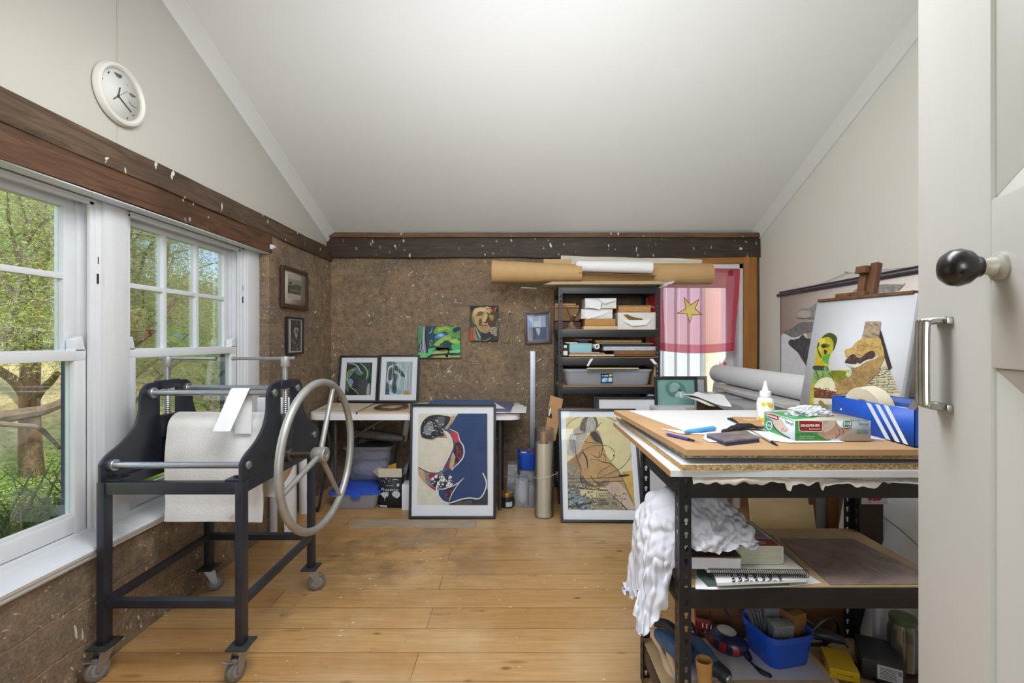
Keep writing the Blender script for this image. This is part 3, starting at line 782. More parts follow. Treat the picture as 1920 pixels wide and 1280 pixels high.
c_=FELT.mix(FELT.math('MULTIPLY',FELT.ramp(sp_.outputs['Value'],[(.01,1.),(.05,0.)]),FELT.ramp(FELT.noise(30,3),[(.4,0.),(.6,.8)])),c_,'#a8574a')
FELT=FELT.fin(c_,.95,0,FELT.bump(n_,.6,.004),.1)
def felt(u,v):
 x=-1.512+.418*u+.004*sin(v*9)
 r=.0635;s=v*1.02
 if s<.33:y,z=YC+r+.004*sin(s*30),.55+s
 elif s<.33+r*pi:
  a=(s-.33)/r;y,z=YC+r*cos(a),.88+r*sin(a)
 else:
  q=s-.33-r*pi;y,z=YC-r-.012*sin(min(1,q/.4)*pi)-.006*sin(u*7+1)*q-.045*q,.88-q*.79
 return(x,y,z-.003*u)
m=MB();m.grid(felt,30,90,.005);tag(m.build('press_blanket',FELT),'off-white felt press blanket hanging over the roller of the etching press','blanket')
m=MB()
def strip(u,v):
 ang=v
 x=PX(0,0,1).x if False else-1.19
 return(0,0,0)
yA,yB_=1.995,2.02
top=V(-1.125,1.995,1.062)
fr=[V(-1.213,1.981,1.055),V(-1.135,1.981,1.055),V(-1.178,1.925,.895),V(-1.250,1.925,.895)]
bk_=[V(-1.213,2.010,1.055),V(-1.135,2.010,1.055),V(-1.140,2.014,.868),V(-1.212,2.014,.868)]
def strip(u,v):
 if v<.42:
  t=v/.42;a=fr[3].lerp(fr[0],t);b=fr[2].lerp(fr[1],t)
 elif v>.58:
  t=(v-.58)/.42;a=bk_[0].lerp(bk_[3],t);b=bk_[1].lerp(bk_[2],t)
 else:
  t=(v-.42)/.16;a=fr[0].lerp(bk_[0],t)+V(0,0,.01*sin(pi*t));b=fr[1].lerp(bk_[1],t)+V(0,0,.01*sin(pi*t))
 return a.lerp(b,u)
m.grid(strip,4,50,.0008);tag(m.build('card_strip',PAPER),'folded strip of white card hung over the front tie rod of the press','card')
# - clock and pictures on the left wall
cc=PX(219.5,178,XL);cc.x=XL
ck=thing('wall_clock','round white wall clock high on the left gable','clock',cc)
m=MB();Rk=.123
m.lathe([(0,.002),(Rk-.006,.002),(Rk,.008),(Rk,.018),(Rk-.006,.028),(Rk-.016,.031),(Rk-.024,.024),(Rk-.026,.014),(0,.014)],cc,(1,0,0),56)
m.build('clock_case',mat('clock_white_plastic','#dcdad2',.4,0,.03,6),ck)
Mk=basis(cc+V(.0165,-.0985,-.0985),(0,1,0),(0,0,1))
A=Art(Mk,.197,.197,(160,110,9.483),C('#d5d6d1',.6,.02),.0005)
A.mb=MB(Mk);A.mb.use(C('#d5d6d1',.6,.02));A.mb.prism([(.0985+.0975*cos(a),.0985+.0975*sin(a))for a in[2*pi*k/48 for k in range(48)]],.0008,Matrix.Translation((0,0,-.0008)))
gk=C('#5a5d58',.7)
A.fill(gk,[(508,235),(560,255),(650,300),(640,345),(600,345),(550,305)]);A.fill(gk,[(770,600),(850,640),(905,690),(840,685),(800,650)])
A.fill(gk,[(385,250),(415,215),(440,240),(410,275)],False);A.line(gk,[(262,280),(290,335),(315,370)],12,True,False)
A.line(gk,[(765,745),(820,825),(925,888)],12);A.fill(gk,[(730,1060),(745,1040),(760,1060),(745,1080)]);A.fill(gk,[(845,1005),(858,990),(872,1005),(858,1025)])
A.fill(C('#a9aaa6'),[(735,465),(752,455),(765,475),(745,488)])
A.build(ck,'clock_face')
Mh=Mk.copy();Mh.translation=Mk.translation+V(.004,0,0)
for nm,pts,w_,c_ in(('hour_hand',[(590,660),(620,510)],24,'#3d3f3c'),('minute_hand',[(590,660),(822,952)],17,'#3d3f3c'),('second_hand',[(500,715),(590,660),(755,580)],8,'#5d5f5c')):
 B=Art(Mh,.197,.197,(160,110,9.483),C(c_));B.mb=MB(Mh)
 B.line(C(c_),pts,w_,False,False)
 if nm=='minute_hand':B.fill(C(c_),[(565,650),(590,635),(618,655),(605,685),(575,680)])
 if nm=='second_hand':B.line(C('#3d3f3c'),[(500,715),(575,668)],20,False,False)
 B.build(ck,nm)
XM=-1.628
def on_left(px,py,x=XM+.012):p=PX(px,py,x);return p
a=on_left(524.6,577);b=on_left(576.5,577);t_=on_left(524.6,495)
y0,y1=PX(529.5,0+577,XM+.03).y,PX(577.5,577,XM+.03).y
z1,z0=PX(529.5,496,XM+.03).z,PX(529.5,575,XM+.03).z
def art_land(A):
 A.fill(C('#c9c2b0'),[(190,205),(350,250),(345,530),(185,500)],False)
 A.fill(C('#a6a193',.8),[(195,262),(350,302),(345,475),(190,440)],False)
 A.fill(C('#4e4c47',.8,.4,60),[(192,345),(240,350),(350,375),(347,420),(340,470),(190,440)],False)
 A.fill(C('#77746a',.8,.4,60),[(192,400),(300,395),(348,425),(346,440),(250,425)],False)
 A.fill(C('#3c3b37'),[(198,325),(210,308),(232,305),(240,325),(220,345)]);A.fill(C('#55534d'),[(240,350),(290,340),(345,362),(345,385),(260,372)])
framed('framed_landscape_etching','brown framed small landscape etching in a wide cream mount, left wall',V(XM+.014,y0,z0),(0,1,0),(0,0,1),y1-y0,z1-z0,.026,.02,BROWN_FR,MOUNT_C,.0,.0,None,art_land,(510,480,6.4),MOUNT_C)
y0,y1=PX(539,640,XM+.03).y,PX(569.5,640,XM+.03).y
z1,z0=PX(539,593,XM+.03).z,PX(539,664.5,XM+.03).z
def art_ink(A):
 A.fill(C('#cfd0cf'),[(190,733),(378,748),(378,1172),(190,1178)],False)
 A.fill(C('#33343a',.8,.5,90),[(225,765),(345,772),(345,1135),(225,1138)],False)
 for p in([(262,890),(275,860),(305,860),(312,890),(300,925),(270,925)],[(275,935),(305,935),(295,990),(285,985)]):A.fill(C('#b9babb'),p)
 A.fill(C('#26272b'),[(280,880),(300,880),(296,925),(284,925)]);A.dots(C('#8a8b8d'),(228,985,342,1130),60,7,3);A.dots(C('#6d6e72'),(228,775,342,900),30,6,4)
framed('framed_ink_print','narrow black framed dark ink print hung below the brown framed etching',V(XM+.014,y0,z0),(0,1,0),(0,0,1),y1-y0,z1-z0,.012,.018,BLACK_FR,MOUNT,.0,.0,None,art_ink,(510,480,6.4),MOUNT)
# - behind the press
m=MB();m.span((-1.31,2.362,.736),(-1.095,2.388,.978),.003);tag(m.build('white_carton',mat('white_carton_card','#dfe2e8',.7,0,.03,5)),'flat white carton standing on the rear rail of the press','carton')
rc=V(-1.545,3.10,0);rr_=.078
def rollsurf(u,v):
 a=R(-60)+u*R(330);top=.30+.26*(1+cos(a-R(70)))*.5
 r=rr_+.004*u
 return rc+V(r*cos(a),r*sin(a),.002+top*v)
cr=thing('card_roll','standing curl of white card with a brown inside, beside the far press leg','roll',rc)
m=MB();m.grid(rollsurf,48,8,.0012);m.build('sheet',PAPER,cr)
m=MB();m.grid(lambda u,v:rc+(rollsurf(u,v)-rc)*.972+V(0,0,.008*0),48,8,.0006);m.build('lining',KRAFT,cr)
pc=V(-1.56,3.47,0)
pr_=thing('printed_paper_roll','white paper roll printed with handwriting and a barcode, standing by the left wall','roll',pc)
m=MB();m.lathe([(.05,0),(.052,.004),(.052,.44),(.05,.444),(.03,.444),(.03,.05),(0,.05)],pc,(0,0,1),32);m.build('paper',PAPER,pr_)
ink=C('#3b3d44')
for i in range(7):
 m=MB();a=R(-62)+.035*i;
 p=pc+V(.0526*cos(a),.0526*sin(a),.13);m.box(p,(.0006,.0011 if i%2 else .0016,.05),0,Matrix.Rotation(a,3,'Z'))
 m.build('barcode_bar',ink,pr_)
m=MB();rnd=random.Random(4)
for i in range(46):
 a=R(-75)+rnd.random()*.55;z=.33+rnd.random()*.09
 p=pc+V(.0524*cos(a),.0524*sin(a),z);q=p+V(-.004*sin(a)*rnd.uniform(.3,1),.004*cos(a),rnd.uniform(-.004,.005));m.tube([p,q],.0007,5)
m.build('handwriting',ink,pr_)
# - back wall, folding table and what is around it
YT0,YT1,ZTB=3.42,4.075,.73
tb=thing('folding_table','white plastic folding table against the mud brick wall','table',(-.753,3.75,0))
TABLE_W=mat('white_table_plastic','#e7e9ee',.4,0,.02,6,.08,120)
m=MB()
def rr2(x0,x1,y0,y1,r,n=6):
 o=[]
 for cx,cy,a in((x1-r,y1-r,0),(x0+r,y1-r,90),(x0+r,y0+r,180),(x1-r,y0+r,270)):
  for k in range(n+1):
   t=R(a+90*k/n);o.append((cx+r*cos(t),cy+r*sin(t)))
 return o
m.prism(rr2(-1.527,.02,YT0,YT1,.06),.045,Matrix.Translation((0,0,ZTB-.045)),.005);m.build('tabletop',TABLE_W,tb)
GT=mat('grey_table_tube','#4b4d50',.45,.4,.15)
for x in(-1.36,-.13):
 for y in(YT0+.09,YT1-.09):
  m=MB();m.cyl((x,y,0),(x,y,ZTB-.045),.013,seg=14);m.build('leg',GT,tb)
 m=MB();m.cyl((x,YT0+.09,.12),(x,YT1-.09,.12),.010,seg=12);m.build('crossbar',GT,tb)
 m=MB();s=1 if x<-.7 else-1;m.cyl((x,(YT0+YT1)/2,.46),(x+s*.36,(YT0+YT1)/2,ZTB-.05),.008,seg=12);m.build('brace',mat('silver_brace','#8d9093',.4,.6,.1),tb)
BOARD_C=mat('pale_folder_board','#cfc3ae',.75,0,.08,7)
o=flat([(583,772),(664,772),(699,756),(618,755)],ZTB+.011,.010,'portfolio_board',BOARD_C);tag(o,'pale portfolio board lying on the left end of the white table','portfolio')
m=MB();z=ZTB+.0112
for a,b in(((600,768),(632,759)),((640,770),(655,765))):m.add([PZ(a[0],a[1],z),PZ(a[0]+3,a[1],z),PZ(b[0]+2,b[1],z),PZ(b[0],b[1],z)],[[0,1,2,3]])
m.build('dark_scuff',C('#4b4036'),o,sharp=0)
o2=flat([(668,772.5),(768,772.5),(786,757),(702,757)],ZTB+.012,.011,'portfolio_board',mat('tan_folder_board','#c9b191',.75,0,.1,7));tag(o2,'tan portfolio board under the twig wreath on the white table','portfolio')
m=MB();m.prism([(p.x,p.y)for p in[PZ(x,y,ZTB+.0125)for x,y in((667,773),(669,773),(704,756.6),(701,756.6))]],.013,Matrix.Translation((0,0,ZTB)));m.build('taped_edge',C('#4a423c'),o2)
m=MB();wc=V(-.965,3.62,ZTB+.0245);rnd=random.Random(3)
for k in range(11):
 ph=rnd.random()*6;dr=rnd.uniform(-.012,.012);ex=rnd.uniform(.9,1.06)
 pts=[wc+V((.115+dr+.008*sin(3*a+ph))*cos(a)*ex,(.135+dr+.008*sin(2*a+ph))*sin(a),.005*sin(4*a+ph)+.002)for a in[2*pi*i/40 for i in range(40)]]
 m.tube(pts,rnd.uniform(.0014,.0026),6,closed=True)
tag(m.build('twig_wreath',mat('brown_twig','#5d4635',.8,0,.3,40)),'oval wreath of thin brown twigs lying on the tan portfolio','wreath')
def abstract1(A):
 A.fill(C('#2e3636',.7,.5,40),[(270,250),(800,250),(795,945),(250,945)],False)
 A.fill(C('#3f4a4c',.7,.5,40),[(600,255),(795,255),(790,430),(740,420),(690,330)])
 A.fill(C('#31472c',.7,.5,40),[(560,300),(720,420),(720,600),(560,640),(430,560),(520,400)])
 A.fill(C('#5d7884',.7,.35,40),[(470,300),(540,320),(600,420),(640,490),(580,520),(500,460),(540,360)])
 A.fill(C('#7c8c86',.7,.3,40),[(440,380),(540,360),(440,480),(380,560),(340,600),(330,510),(370,450)])
 A.fill(C('#7f9fb9',.7,.3,40),[(350,590),(400,580),(450,620),(440,690),(415,740),(370,700),(345,650)])
 A.fill(C('#4d4656',.7,.4,40),[(560,640),(680,600),(740,620),(730,760),(600,770),(540,720)])
 A.fill(C('#47484d',.7,.4,40),[(500,780),(700,770),(740,930),(560,935),(480,850)])
 A.fill(C('#1e2220'),[(420,770),(520,830),(550,930),(360,930),(340,800)])
 A.fill(C('#6c6e66'),[(265,560),(310,640),(360,780),(340,850),(290,740),(262,660)])
 A.fill(C('#9fb4a0'),[(735,720),(780,690),(770,930),(715,930)]);A.fill(C('#33652f'),[(720,430),(780,360),(770,560),(720,600)])
 w=C('#c8d3d0');A.line(w,[(350,290),(450,285),(540,340),(600,440),(650,480)],18);A.line(C('#a9c4cf'),[(590,275),(680,350),(740,460),(715,600)],22)
 A.line(C('#c6cf8d'),[(345,480),(330,560),(345,640),(390,740),(480,810),(540,880),(565,940)],14);A.line(C('#c9c24a'),[(430,400),(350,440),(320,590),(330,640)],14)
 A.line(C('#d9c96f'),[(420,400),(460,410)],20)
def abstract2(A):
 A.fill(C('#a7b6ba',.7,.4,30),[(1080,240),(1610,240),(1600,940),(1050,940)],False)
 A.fill(C('#63707a',.7,.4,40),[(1085,250),(1270,250),(1300,330),(1160,360),(1110,640),(1080,600)])
 A.fill(C('#4e5350',.7,.4,40),[(1180,390),(1260,370),(1250,560),(1170,620),(1150,520)])
 A.fill(C('#3d5c50',.7,.4,40),[(1280,300),(1370,380),(1460,470),(1490,560),(1400,520),(1330,440),(1275,400)])
 A.fill(C('#4d5a6d',.7,.4,40),[(1260,480),(1340,520),(1310,640),(1310,760),(1330,860),(1260,880),(1200,760),(1250,620)])
 A.fill(C('#4f5672',.7,.4,40),[(1070,640),(1150,680),(1170,780),(1160,930),(1055,930)])
 A.fill(C('#3c5148',.7,.4,40),[(1240,730),(1300,690),(1325,850),(1270,870)])
 A.fill(C('#c2d4e2'),[(1180,850),(1300,880),(1430,850),(1440,900),(1300,925),(1190,900)]);A.fill(C('#8fb0c4',.7,.3),[(1330,810),(1440,840),(1400,890),(1310,880)])
 A.fill(C('#b9a142'),[(1470,830),(1560,840),(1570,910),(1460,900)]);A.fill(C('#d08b35'),[(1520,840),(1560,870),(1550,910),(1500,900)])
 A.fill(C('#46575a'),[(1450,910),(1580,915),(1580,935),(1440,930)],False)
 w=C('#dfe6ea')
 for x in(1240,1360,1400,1500,1530,1590):A.line(w,[(x,250),(x-12,600),(x-20,820)],9)
 A.line(w,[(1140,660),(1160,380),(1240,320),(1310,310)],16);A.line(w,[(1310,300),(1400,330),(1480,480),(1510,600)],10);A.line(w,[(1290,460),(1370,480),(1380,560),(1350,760)],9)
 A.fill(w,[(1180,640),(1220,610),(1230,680),(1185,690)])
ub=V(0,3.975,ZTB+.013)
def lean(x0px,x1px,ybpx,ytpx,Yb,Yt,zb=None):
 bl=P(x0px,ybpx,Yb);br=P(x1px,ybpx,Yb)
 zt=P(0,ytpx,Yt).z;v=V(0,Yt-Yb,zt-bl.z)
 return bl,V(1,0,0),v,(br-bl).length,v.length
bl,u,v,w_,h_=lean(632.8,707.6,752.5,666,3.975,4.05);bl.z=ZTB+.0135;
framed('framed_abstract','black framed dark green and blue abstract on the white table, leaning on the wall',bl,u,v,w_,h_,.0145,.02,BLACK_FR,MOUNT,.045,.044,.044,abstract1,(620,655,10.667),C('#2e3636'))
bl,u,v,w_,h_=lean(708.6,784,752.5,664.5,3.975,4.05);bl.z=ZTB+.0135
framed('framed_abstract','black framed pale grey abstract with streaky light, right of the dark green one',bl,u,v,w_,h_,.0145,.02,BLACK_FR,MOUNT,.045,.044,.048,abstract2,(620,655,10.667),C('#a7b6ba'))
z=ZTB
o=flat([(905,772.5),(975,772.5),(976,757),(905,757)],z+.012,.011,'brown_board',CARD);tag(o,'brown cardboard sheet on the right end of the white table','cardboard')
o=flat([(927,772.5),(986,772),(988,762),(930,761)],z+.020,.006,'paper_sheaf',PAPER);tag(o,'sheaf of white papers overhanging the right end of the table','papers')
o=flat([(921,768),(957,769),(963,753),(925,753)],z+.034,.013,'sketchbook',mat('slate_blue_cover','#5d6684',.6,0,.1,8));tag(o,'slate blue sketchbook lying on the papers at the table end','sketchbook')
m=MB();q=[PZ(x,y,z+.0352)for x,y in((926,766),(948,766),(937,760),(928,754.5))];m.poly(q);m.build('torn_note',PAPER,o,sharp=0,recalc=False)
o=flat([(800,757.5),(922,757.5),(925,749.5),(812,749.5)],z+.022,.02,'blue_folder',mat('blue_folder_card','#4d72a8',.6,0,.08,6));tag(o,'blue folder at the back of the white table behind the penguin-blue print','folder')
o['label']='blue folder lying at the back of the white table against the wall'
m=MB();rnd=random.Random(8)
m.grid(lambda a,b:V(-.03+.085*a,3.66+.16*b,z+.016+.028*a*(.4+.6*noise.noise(V(a*4,b*5,2)))-.02*a*a),14,14,.0006)
tag(m.build('crumpled_paper',PAPER_W),'crumpled translucent paper poking out at the right table end','paper')
# - pictures and things hung on the mud wall
Yw=YB-.022
def panel(name,label,x0,x1,yt,yb,zoom,ground,art,th=.016,cat='painting',side=None):
 bl=P(x0,yb,Yw-th);w_=(x1-x0)/F*(Yw-th);h_=(yb-yt)/F*(Yw-th)
 t=thing(name,label,cat,bl+V(w_/2,0,0))
 m=MB();m.span(bl+V(0,.0012,0),bl+V(w_,th,h_),.001);m.build('stretcher',side or ground,t)
 A=Art(basis(bl,(1,0,0),(0,0,1)),w_,h_,zoom,ground);art(A);A.build(t);return t
def art_green(A):
 A.fill(C('#2f5f52',.7,.4,30),[(40,550),(895,550),(895,1180),(40,1180)],False)
 A.fill(C('#274a5c'),[(200,560),(380,560),(420,700),(380,900),(220,930)]);A.fill(C('#4a9460',.7,.3),[(45,560),(140,560),(120,800),(50,900)])
 A.fill(C('#6f9f3f',.7,.3),[(350,680),(430,560),(700,555),(690,640),(560,640),(460,700)]);A.fill(C('#8db354'),[(430,600),(560,560),(620,580),(520,640)])
 A.fill(C('#6fa458',.7,.3),[(620,620),(740,560),(890,560),(885,760),(760,800),(660,740)]);A.fill(C('#1d3a4d'),[(740,600),(860,560),(890,620),(770,680)])
 A.fill(C('#4d8fd0'),[(390,740),(470,690),(570,700),(560,790),(400,800)]);A.fill(C('#8cc4ea'),[(430,730),(500,700),(550,720),(500,760)]);A.fill(C('#2d6a8c'),[(385,790),(560,790),(540,860),(390,870)])
 A.fill(C('#9dbb55',.7,.2),[(550,760),(660,720),(700,790),(600,850),(480,900),(470,940),(360,930),(380,880)]);A.fill(C('#2b4a49'),[(560,840),(650,850),(650,980),(580,980),(540,920)])
 A.fill(C('#93c05f'),[(660,820),(800,800),(880,850),(870,890),(720,890)]);A.fill(C('#a7c96a'),[(690,840),(800,820),(840,850),(720,870)])
 A.fill(C('#2c3f45'),[(660,880),(720,890),(720,1020),(650,1020)]);A.fill(C('#51b06b'),[(720,920),(890,900),(890,1020),(730,1010)])
 A.fill(C('#a6ae63'),[(400,980),(600,980),(660,1010),(560,1100),(260,1170),(880,1170),(880,1130),(680,1130),(460,1040)]);A.fill(C('#b8b06a'),[(380,1040),(620,1020),(600,1090),(340,1110)])
 A.fill(C('#67c274'),[(45,1080),(250,1060),(420,1040),(300,1110),(200,1175),(45,1175)]);A.fill(C('#83d089'),[(680,1040),(885,1020),(885,1070),(700,1090)]);A.fill(C('#5fbe6d'),[(250,1000),(390,990),(330,1040),(250,1060)])
 A.fill(C('#23364a'),[(220,1160),(360,1110),(700,1080),(885,1090),(700,1115),(400,1140),(280,1172)]);A.fill(C('#23364a'),[(390,1025),(560,1030),(660,1040),(520,1050)])
 A.fill(C('#2b3248'),[(165,560),(210,560),(220,800),(245,1080),(150,1095),(120,1060)],False);A.fill(C('#8d90a3'),[(148,552),(185,552),(180,800),(200,1090),(100,1060),(130,950),(128,800)]);A.line(C('#c5c6cf'),[(165,560),(150,800),(145,950),(185,1085)],14)
 A.line(C('#c9ccc7'),[(255,695),(310,650),(325,570)],12);A.line(C('#cfd6dc'),[(70,1040),(100,960),(95,890)],12)
 A.dots(C('#bcd98a'),(260,820,330,930),16,10,2);A.dots(C('#4f8a52'),(640,640,880,800),26,18,5);A.dots(C('#c6dd8c'),(440,560,700,660),18,11,6)
panel('tree_painting','small bright green painting of a park with trees, hung without a frame',784,863,611.5,670.5,(780,560,10.665),C('#2f5f52'),art_green)
def art_man(A):
 A.fill(C('#3e4a42',.8,.3),[(1090,140),(1650,140),(1650,840),(1060,840)],False);A.fill(C('#231f20'),[(1090,150),(1640,150),(1640,260),(1500,230),(1180,180),(1110,260)],False)
 A.fill(C('#b8502f',.8,.2),[(1070,575),(1180,570),(1165,835),(1065,830)],False)
 A.fill(C('#b59a6a',.8,.2),[(1118,400),(1130,280),(1180,195),(1300,165),(1420,180),(1520,235),(1590,310),(1610,430),(1570,540),(1500,640),(1400,690),(1300,660),(1230,580),(1190,500),(1160,510)])
 A.fill(C('#5b4434',.8,.2),[(1410,260),(1470,300),(1520,240),(1600,320),(1612,430),(1570,545),(1500,580),(1440,500),(1420,400),(1440,330)])
 A.fill(C('#9c845c'),[(1460,310),(1540,310),(1560,370),(1520,440),(1470,380)]);A.fill(C('#6d5238',.8,.2),[(1280,400),(1320,430),(1300,540),(1260,530),(1255,470)])
 A.fill(C('#7d6447'),[(1210,330),(1280,270),(1360,290),(1320,320),(1260,320)]);A.line(C('#2c221c'),[(1210,345),(1260,322),(1330,330)],16);A.line(C('#2c221c'),[(1450,320),(1500,305),(1560,325)],16);A.line(C('#4b3828'),[(1230,290),(1290,262),(1350,275)],18)
 A.fill(C('#d3bd8b'),[(1180,210),(1300,180),(1390,200),(1370,250),(1250,260),(1160,320)]);A.fill(C('#c6ad79'),[(1370,300),(1410,300),(1420,420),(1380,470),(1330,450)]);A.fill(C('#4c382b'),[(1420,400),(1440,440),(1400,490),(1330,460),(1380,468)])
 A.line(C('#3b2b22'),[(1290,520),(1380,530),(1480,520)],16);A.fill(C('#a48a63',.8,.3),[(1290,560),(1400,545),(1480,570),(1490,640),(1400,690),(1310,660)]);A.fill(C('#8f7450'),[(1120,380),(1140,350),(1180,470),(1165,510),(1135,460)])
 A.fill(C('#7f8a7b'),[(1160,600),(1200,570),(1290,780),(1290,830),(1170,830)]);A.line(C('#3a3f3a'),[(1180,580),(1220,720),(1270,830)],22);A.line(C('#c2c3ae'),[(1200,575),(1250,700),(1320,810)],16)
 A.fill(C('#33333b'),[(1320,690),(1400,700),(1500,640),(1560,760),(1640,780),(1640,835),(1320,830)]);A.line(C('#b3ae97'),[(1320,825),(1420,825),(1490,770)],12);A.fill(C('#5d6d62'),[(1600,500),(1640,420),(1640,600),(1590,600)])
 c=C('#cdc0a4');A.line(c,[(1470,190),(1430,165),(1390,175),(1375,210),(1400,245),(1450,245)],20,True,False);A.line(C('#d0754d'),[(1485,165),(1515,250),(1545,180),(1570,255),(1605,165)],26,False,False)
 for(y,x0,x1)in((580,1520,1610),(620,1540,1610),(655,1485,1610),(690,1510,1610),(725,1560,1612)):
  x=x0
  while x<x1:A.line(c,[(x,y-14),(x+3,y+14)],13,False,False);A.line(c,[(x,y),(x+12,y-8)],8,False,False);x+=23
panel('portrait_painting','portrait painting of an old man in a cap with big letters at the top',881.5,934.5,572.5,638.5,(780,560,10.665),C('#3e4a42'),art_man,.012)
m=MB();zf=5.333;q=lambda x,y:P(760+x/zf,540+y/zf,Yw-.006)
path=[q(x,y)for x,y in smooth_open([(1075,760),(1085,600),(1078,400),(1065,270),(1045,240),(1030,260),(1022,330),(990,420),(975,500),(995,540),(1030,520),(1040,420),(1020,330),(1028,280)],6)]
path=[p+V(0,-.003*(i>40),0)for i,p in enumerate(path)]
m.tube(path,.0042,8,flat=.6);tag(m.build('leather_cord',mat('grey_tan_cord','#8f7b63',.6,0,.15,30)),'looped tan leather cord hanging from a nail beside the portrait','cord')
m=MB();p=q(1045,243);m.cyl(p+V(0,.02,.002),p+V(0,-.014,.004),.003,seg=8);m.build('nail',STEEL,bpy.data.objects['leather_cord'])
def art_photo(A):
 A.fill(C('#4a5a78',.4),[(1215,260),(1430,260),(1440,525),(1220,530)],False);A.fill(C('#39496a',.5,.2),[(1235,275),(1415,270),(1410,510),(1260,510)],False)
 A.fill(C('#9fb3d2',.5,.1),[(1225,285),(1400,275),(1405,390),(1320,395),(1250,390)],False);A.fill(C('#c9d3e2',.5),[(1285,330),(1345,325),(1350,390),(1290,392)],False)
 A.fill(C('#5a7fbf',.5),[(1225,320),(1260,340),(1270,395),(1230,390)]);A.fill(C('#b3c2d8',.5),[(1305,400),(1345,400),(1340,470),(1325,460)]);A.fill(C('#22304c',.5),[(1255,410),(1300,410),(1300,500),(1262,505)])
 A.line(C('#26334f',.5),[(1235,398),(1410,394)],10,False,False);A.line(C('#dce4ee',.5),[(1345,275),(1350,395)],7,False,False)
bl=P(984.5,644.5,Yw);w_,h_=50/F*Yw,59.5/F*Yw
fp=framed('framed_photo','small dark mahogany framed blue photograph left of the tall black shelving',bl,(1,0,.035),(-.035,0,1),w_,h_,.024,.016,MAHOG,C('#4a5a78',.4),.0,.0,None,art_photo,(760,540,5.333),C('#4a5a78',.4))
m=MB();m.hexa([V(.108,4.03,0),V(.152,4.03,0),V(.152,4.036,0),V(.108,4.036,0)],[V(.112,4.066,1.172),V(.157,4.066,1.172),V(.157,4.072,1.172),V(.112,4.072,1.172)],.001)
tag(m.build('straight_edge',mat('dull_aluminium','#9da3ab',.4,.55,.08,8)),'long aluminium straight edge leaning upright on the mud wall','ruler')
# - under the table
def tub(name,label,x0,x1,y0,y1,z0,h,m_,cat='tub',tap=.03,th=.003,rim=.012,parent=None):
 """open tapered tub with a turned rim, real wall thickness"""
 t=thing(name,label,cat,((x0+x1)/2,(y0+y1)/2,z0));m=MB()
 rings=[]
 def ring(d,z,r):return[(x,y,z)for x,y in rr2(x0+d,x1-d,y0+d,y1-d,r,5)]
 rings=[ring(tap,z0,.03),ring(tap-.004,z0+.006,.034),ring(0,z0+h-.02,.04),ring(-rim,z0+h-.018,.045),ring(-rim,z0+h,.045),ring(0,z0+h,.04),ring(th,z0+h-.002,.038),ring(tap,z0+.01,.032)]
 n=len(rings[0]);vs=[p for r_ in rings for p in r_];fs=[]
 for i in range(len(rings)-1):
  for k in range(n):fs.append([i*n+k,i*n+(k+1)%n,(i+1)*n+(k+1)%n,(i+1)*n+k])
 fs.append(list(range(n))[::-1]);fs.append([(len(rings)-1)*n+k for k in range(n)])
 m.add(vs,fs);m.build('body',m_,t);return t
def cloth_lump(name,label,c,sx,sy,sz,m_,cat='cloth',seed=1,amp=.35,parent=None):
 b=bmesh.new();bmesh.ops.create_icosphere(b,subdivisions=5,radius=1)
 for v in b.verts:
  p=v.co.copy();n1=noise.noise(p*1.6+V(seed,0,0));n2=1-abs(noise.noise(p*3.2+V(0,seed,0)))*2;n3=noise.noise(p*7+V(seed,seed,1))
  k=1+amp*(.5*n1+.35*(n2-.5)+.12*n3)
  v.co=V(max(-1.04,min(1.04,p.x*k))*sx,max(-1.04,min(1.04,p.y*k))*sy,max(-.99,p.z*k)*sz)+Vector(c)
 m=MB();m.bm(b);o=m.build(name,m_,parent,sharp=0)
 if parent is None:tag(o,label,cat)
 return o
t=thing('lidded_tub','clear storage tub with a blue lid on the floor under the table','tub',(-1.225,3.67,0))
tb1=tub('x','x',-1.40,-1.045,3.50,3.85,.001,.122,MATS['milky_plastic'],rim=.008)
for ch in list(tb1.children):
 ch.parent=t;ch.location=tb1.location-t.location
bpy.data.objects.remove(tb1)
m=MB();m.prism(rr2(-1.418,-1.028,3.485,3.868,.05),.016,Matrix.Translation((0,0,.118)),.005);m.prism(rr2(-1.385,-1.06,3.52,3.83,.04),.006,Matrix.Translation((0,0,.134)),.002)
lid=m.build('lid',mat('blue_lid_plastic','#3458c8',.3,0,.05,6),t)
for i in range(9):
 m=MB();m.box((-1.30+i*.028,3.68,.1405),(.008,.20,.004),.0018);m.build('lid_rib',MATS['blue_lid_plastic'],lid)
m=MB();m.box((-1.20,3.479,.112),(.07,.01,.035),.003);m.build('clip',MATS['blue_lid_plastic'],t)
cloth_lump('contents','',(-1.222,3.675,.055),.14,.14,.045,mat('grey_contents','#b3aca0',.8,0,.2,12),seed=5,parent=t)
t=tub('open_tub','open clear storage tub full of cloth standing on the blue lid',-1.385,-1.01,3.73,4.0,.144,.275,MATS['clear_plastic'],tap=.035)
cloth_lump('white_cloth','white crumpled cloth at the bottom of the open clear tub',(-1.2,3.865,.225),.135,.088,.068,mat('white_cotton','#e4e4ea',.9,0,.04,8,.2,200),seed=2)
cloth_lump('lilac_cloth','lilac crumpled cloth in the open clear tub',(-1.19,3.855,.325),.145,.092,.036,mat('lilac_cotton','#9a86b8',.9,0,.12,8),seed=9)
cloth_lump('black_cloth','black crumpled cloth on top of the open clear tub',(-1.17,3.865,.395),.145,.095,.034,mat('black_cotton','#17171b',.9,0,.3,8),seed=4)
bx=thing('wine_carton','black printed cardboard wine carton with its flaps open','box',(-.975,3.64,0));BC=mat('black_carton_print','#24262e',.6,0,.15,8)
x0,x1,y0,y1,zc=-1.048,-.872,3.55,3.74,.232
m=MB()
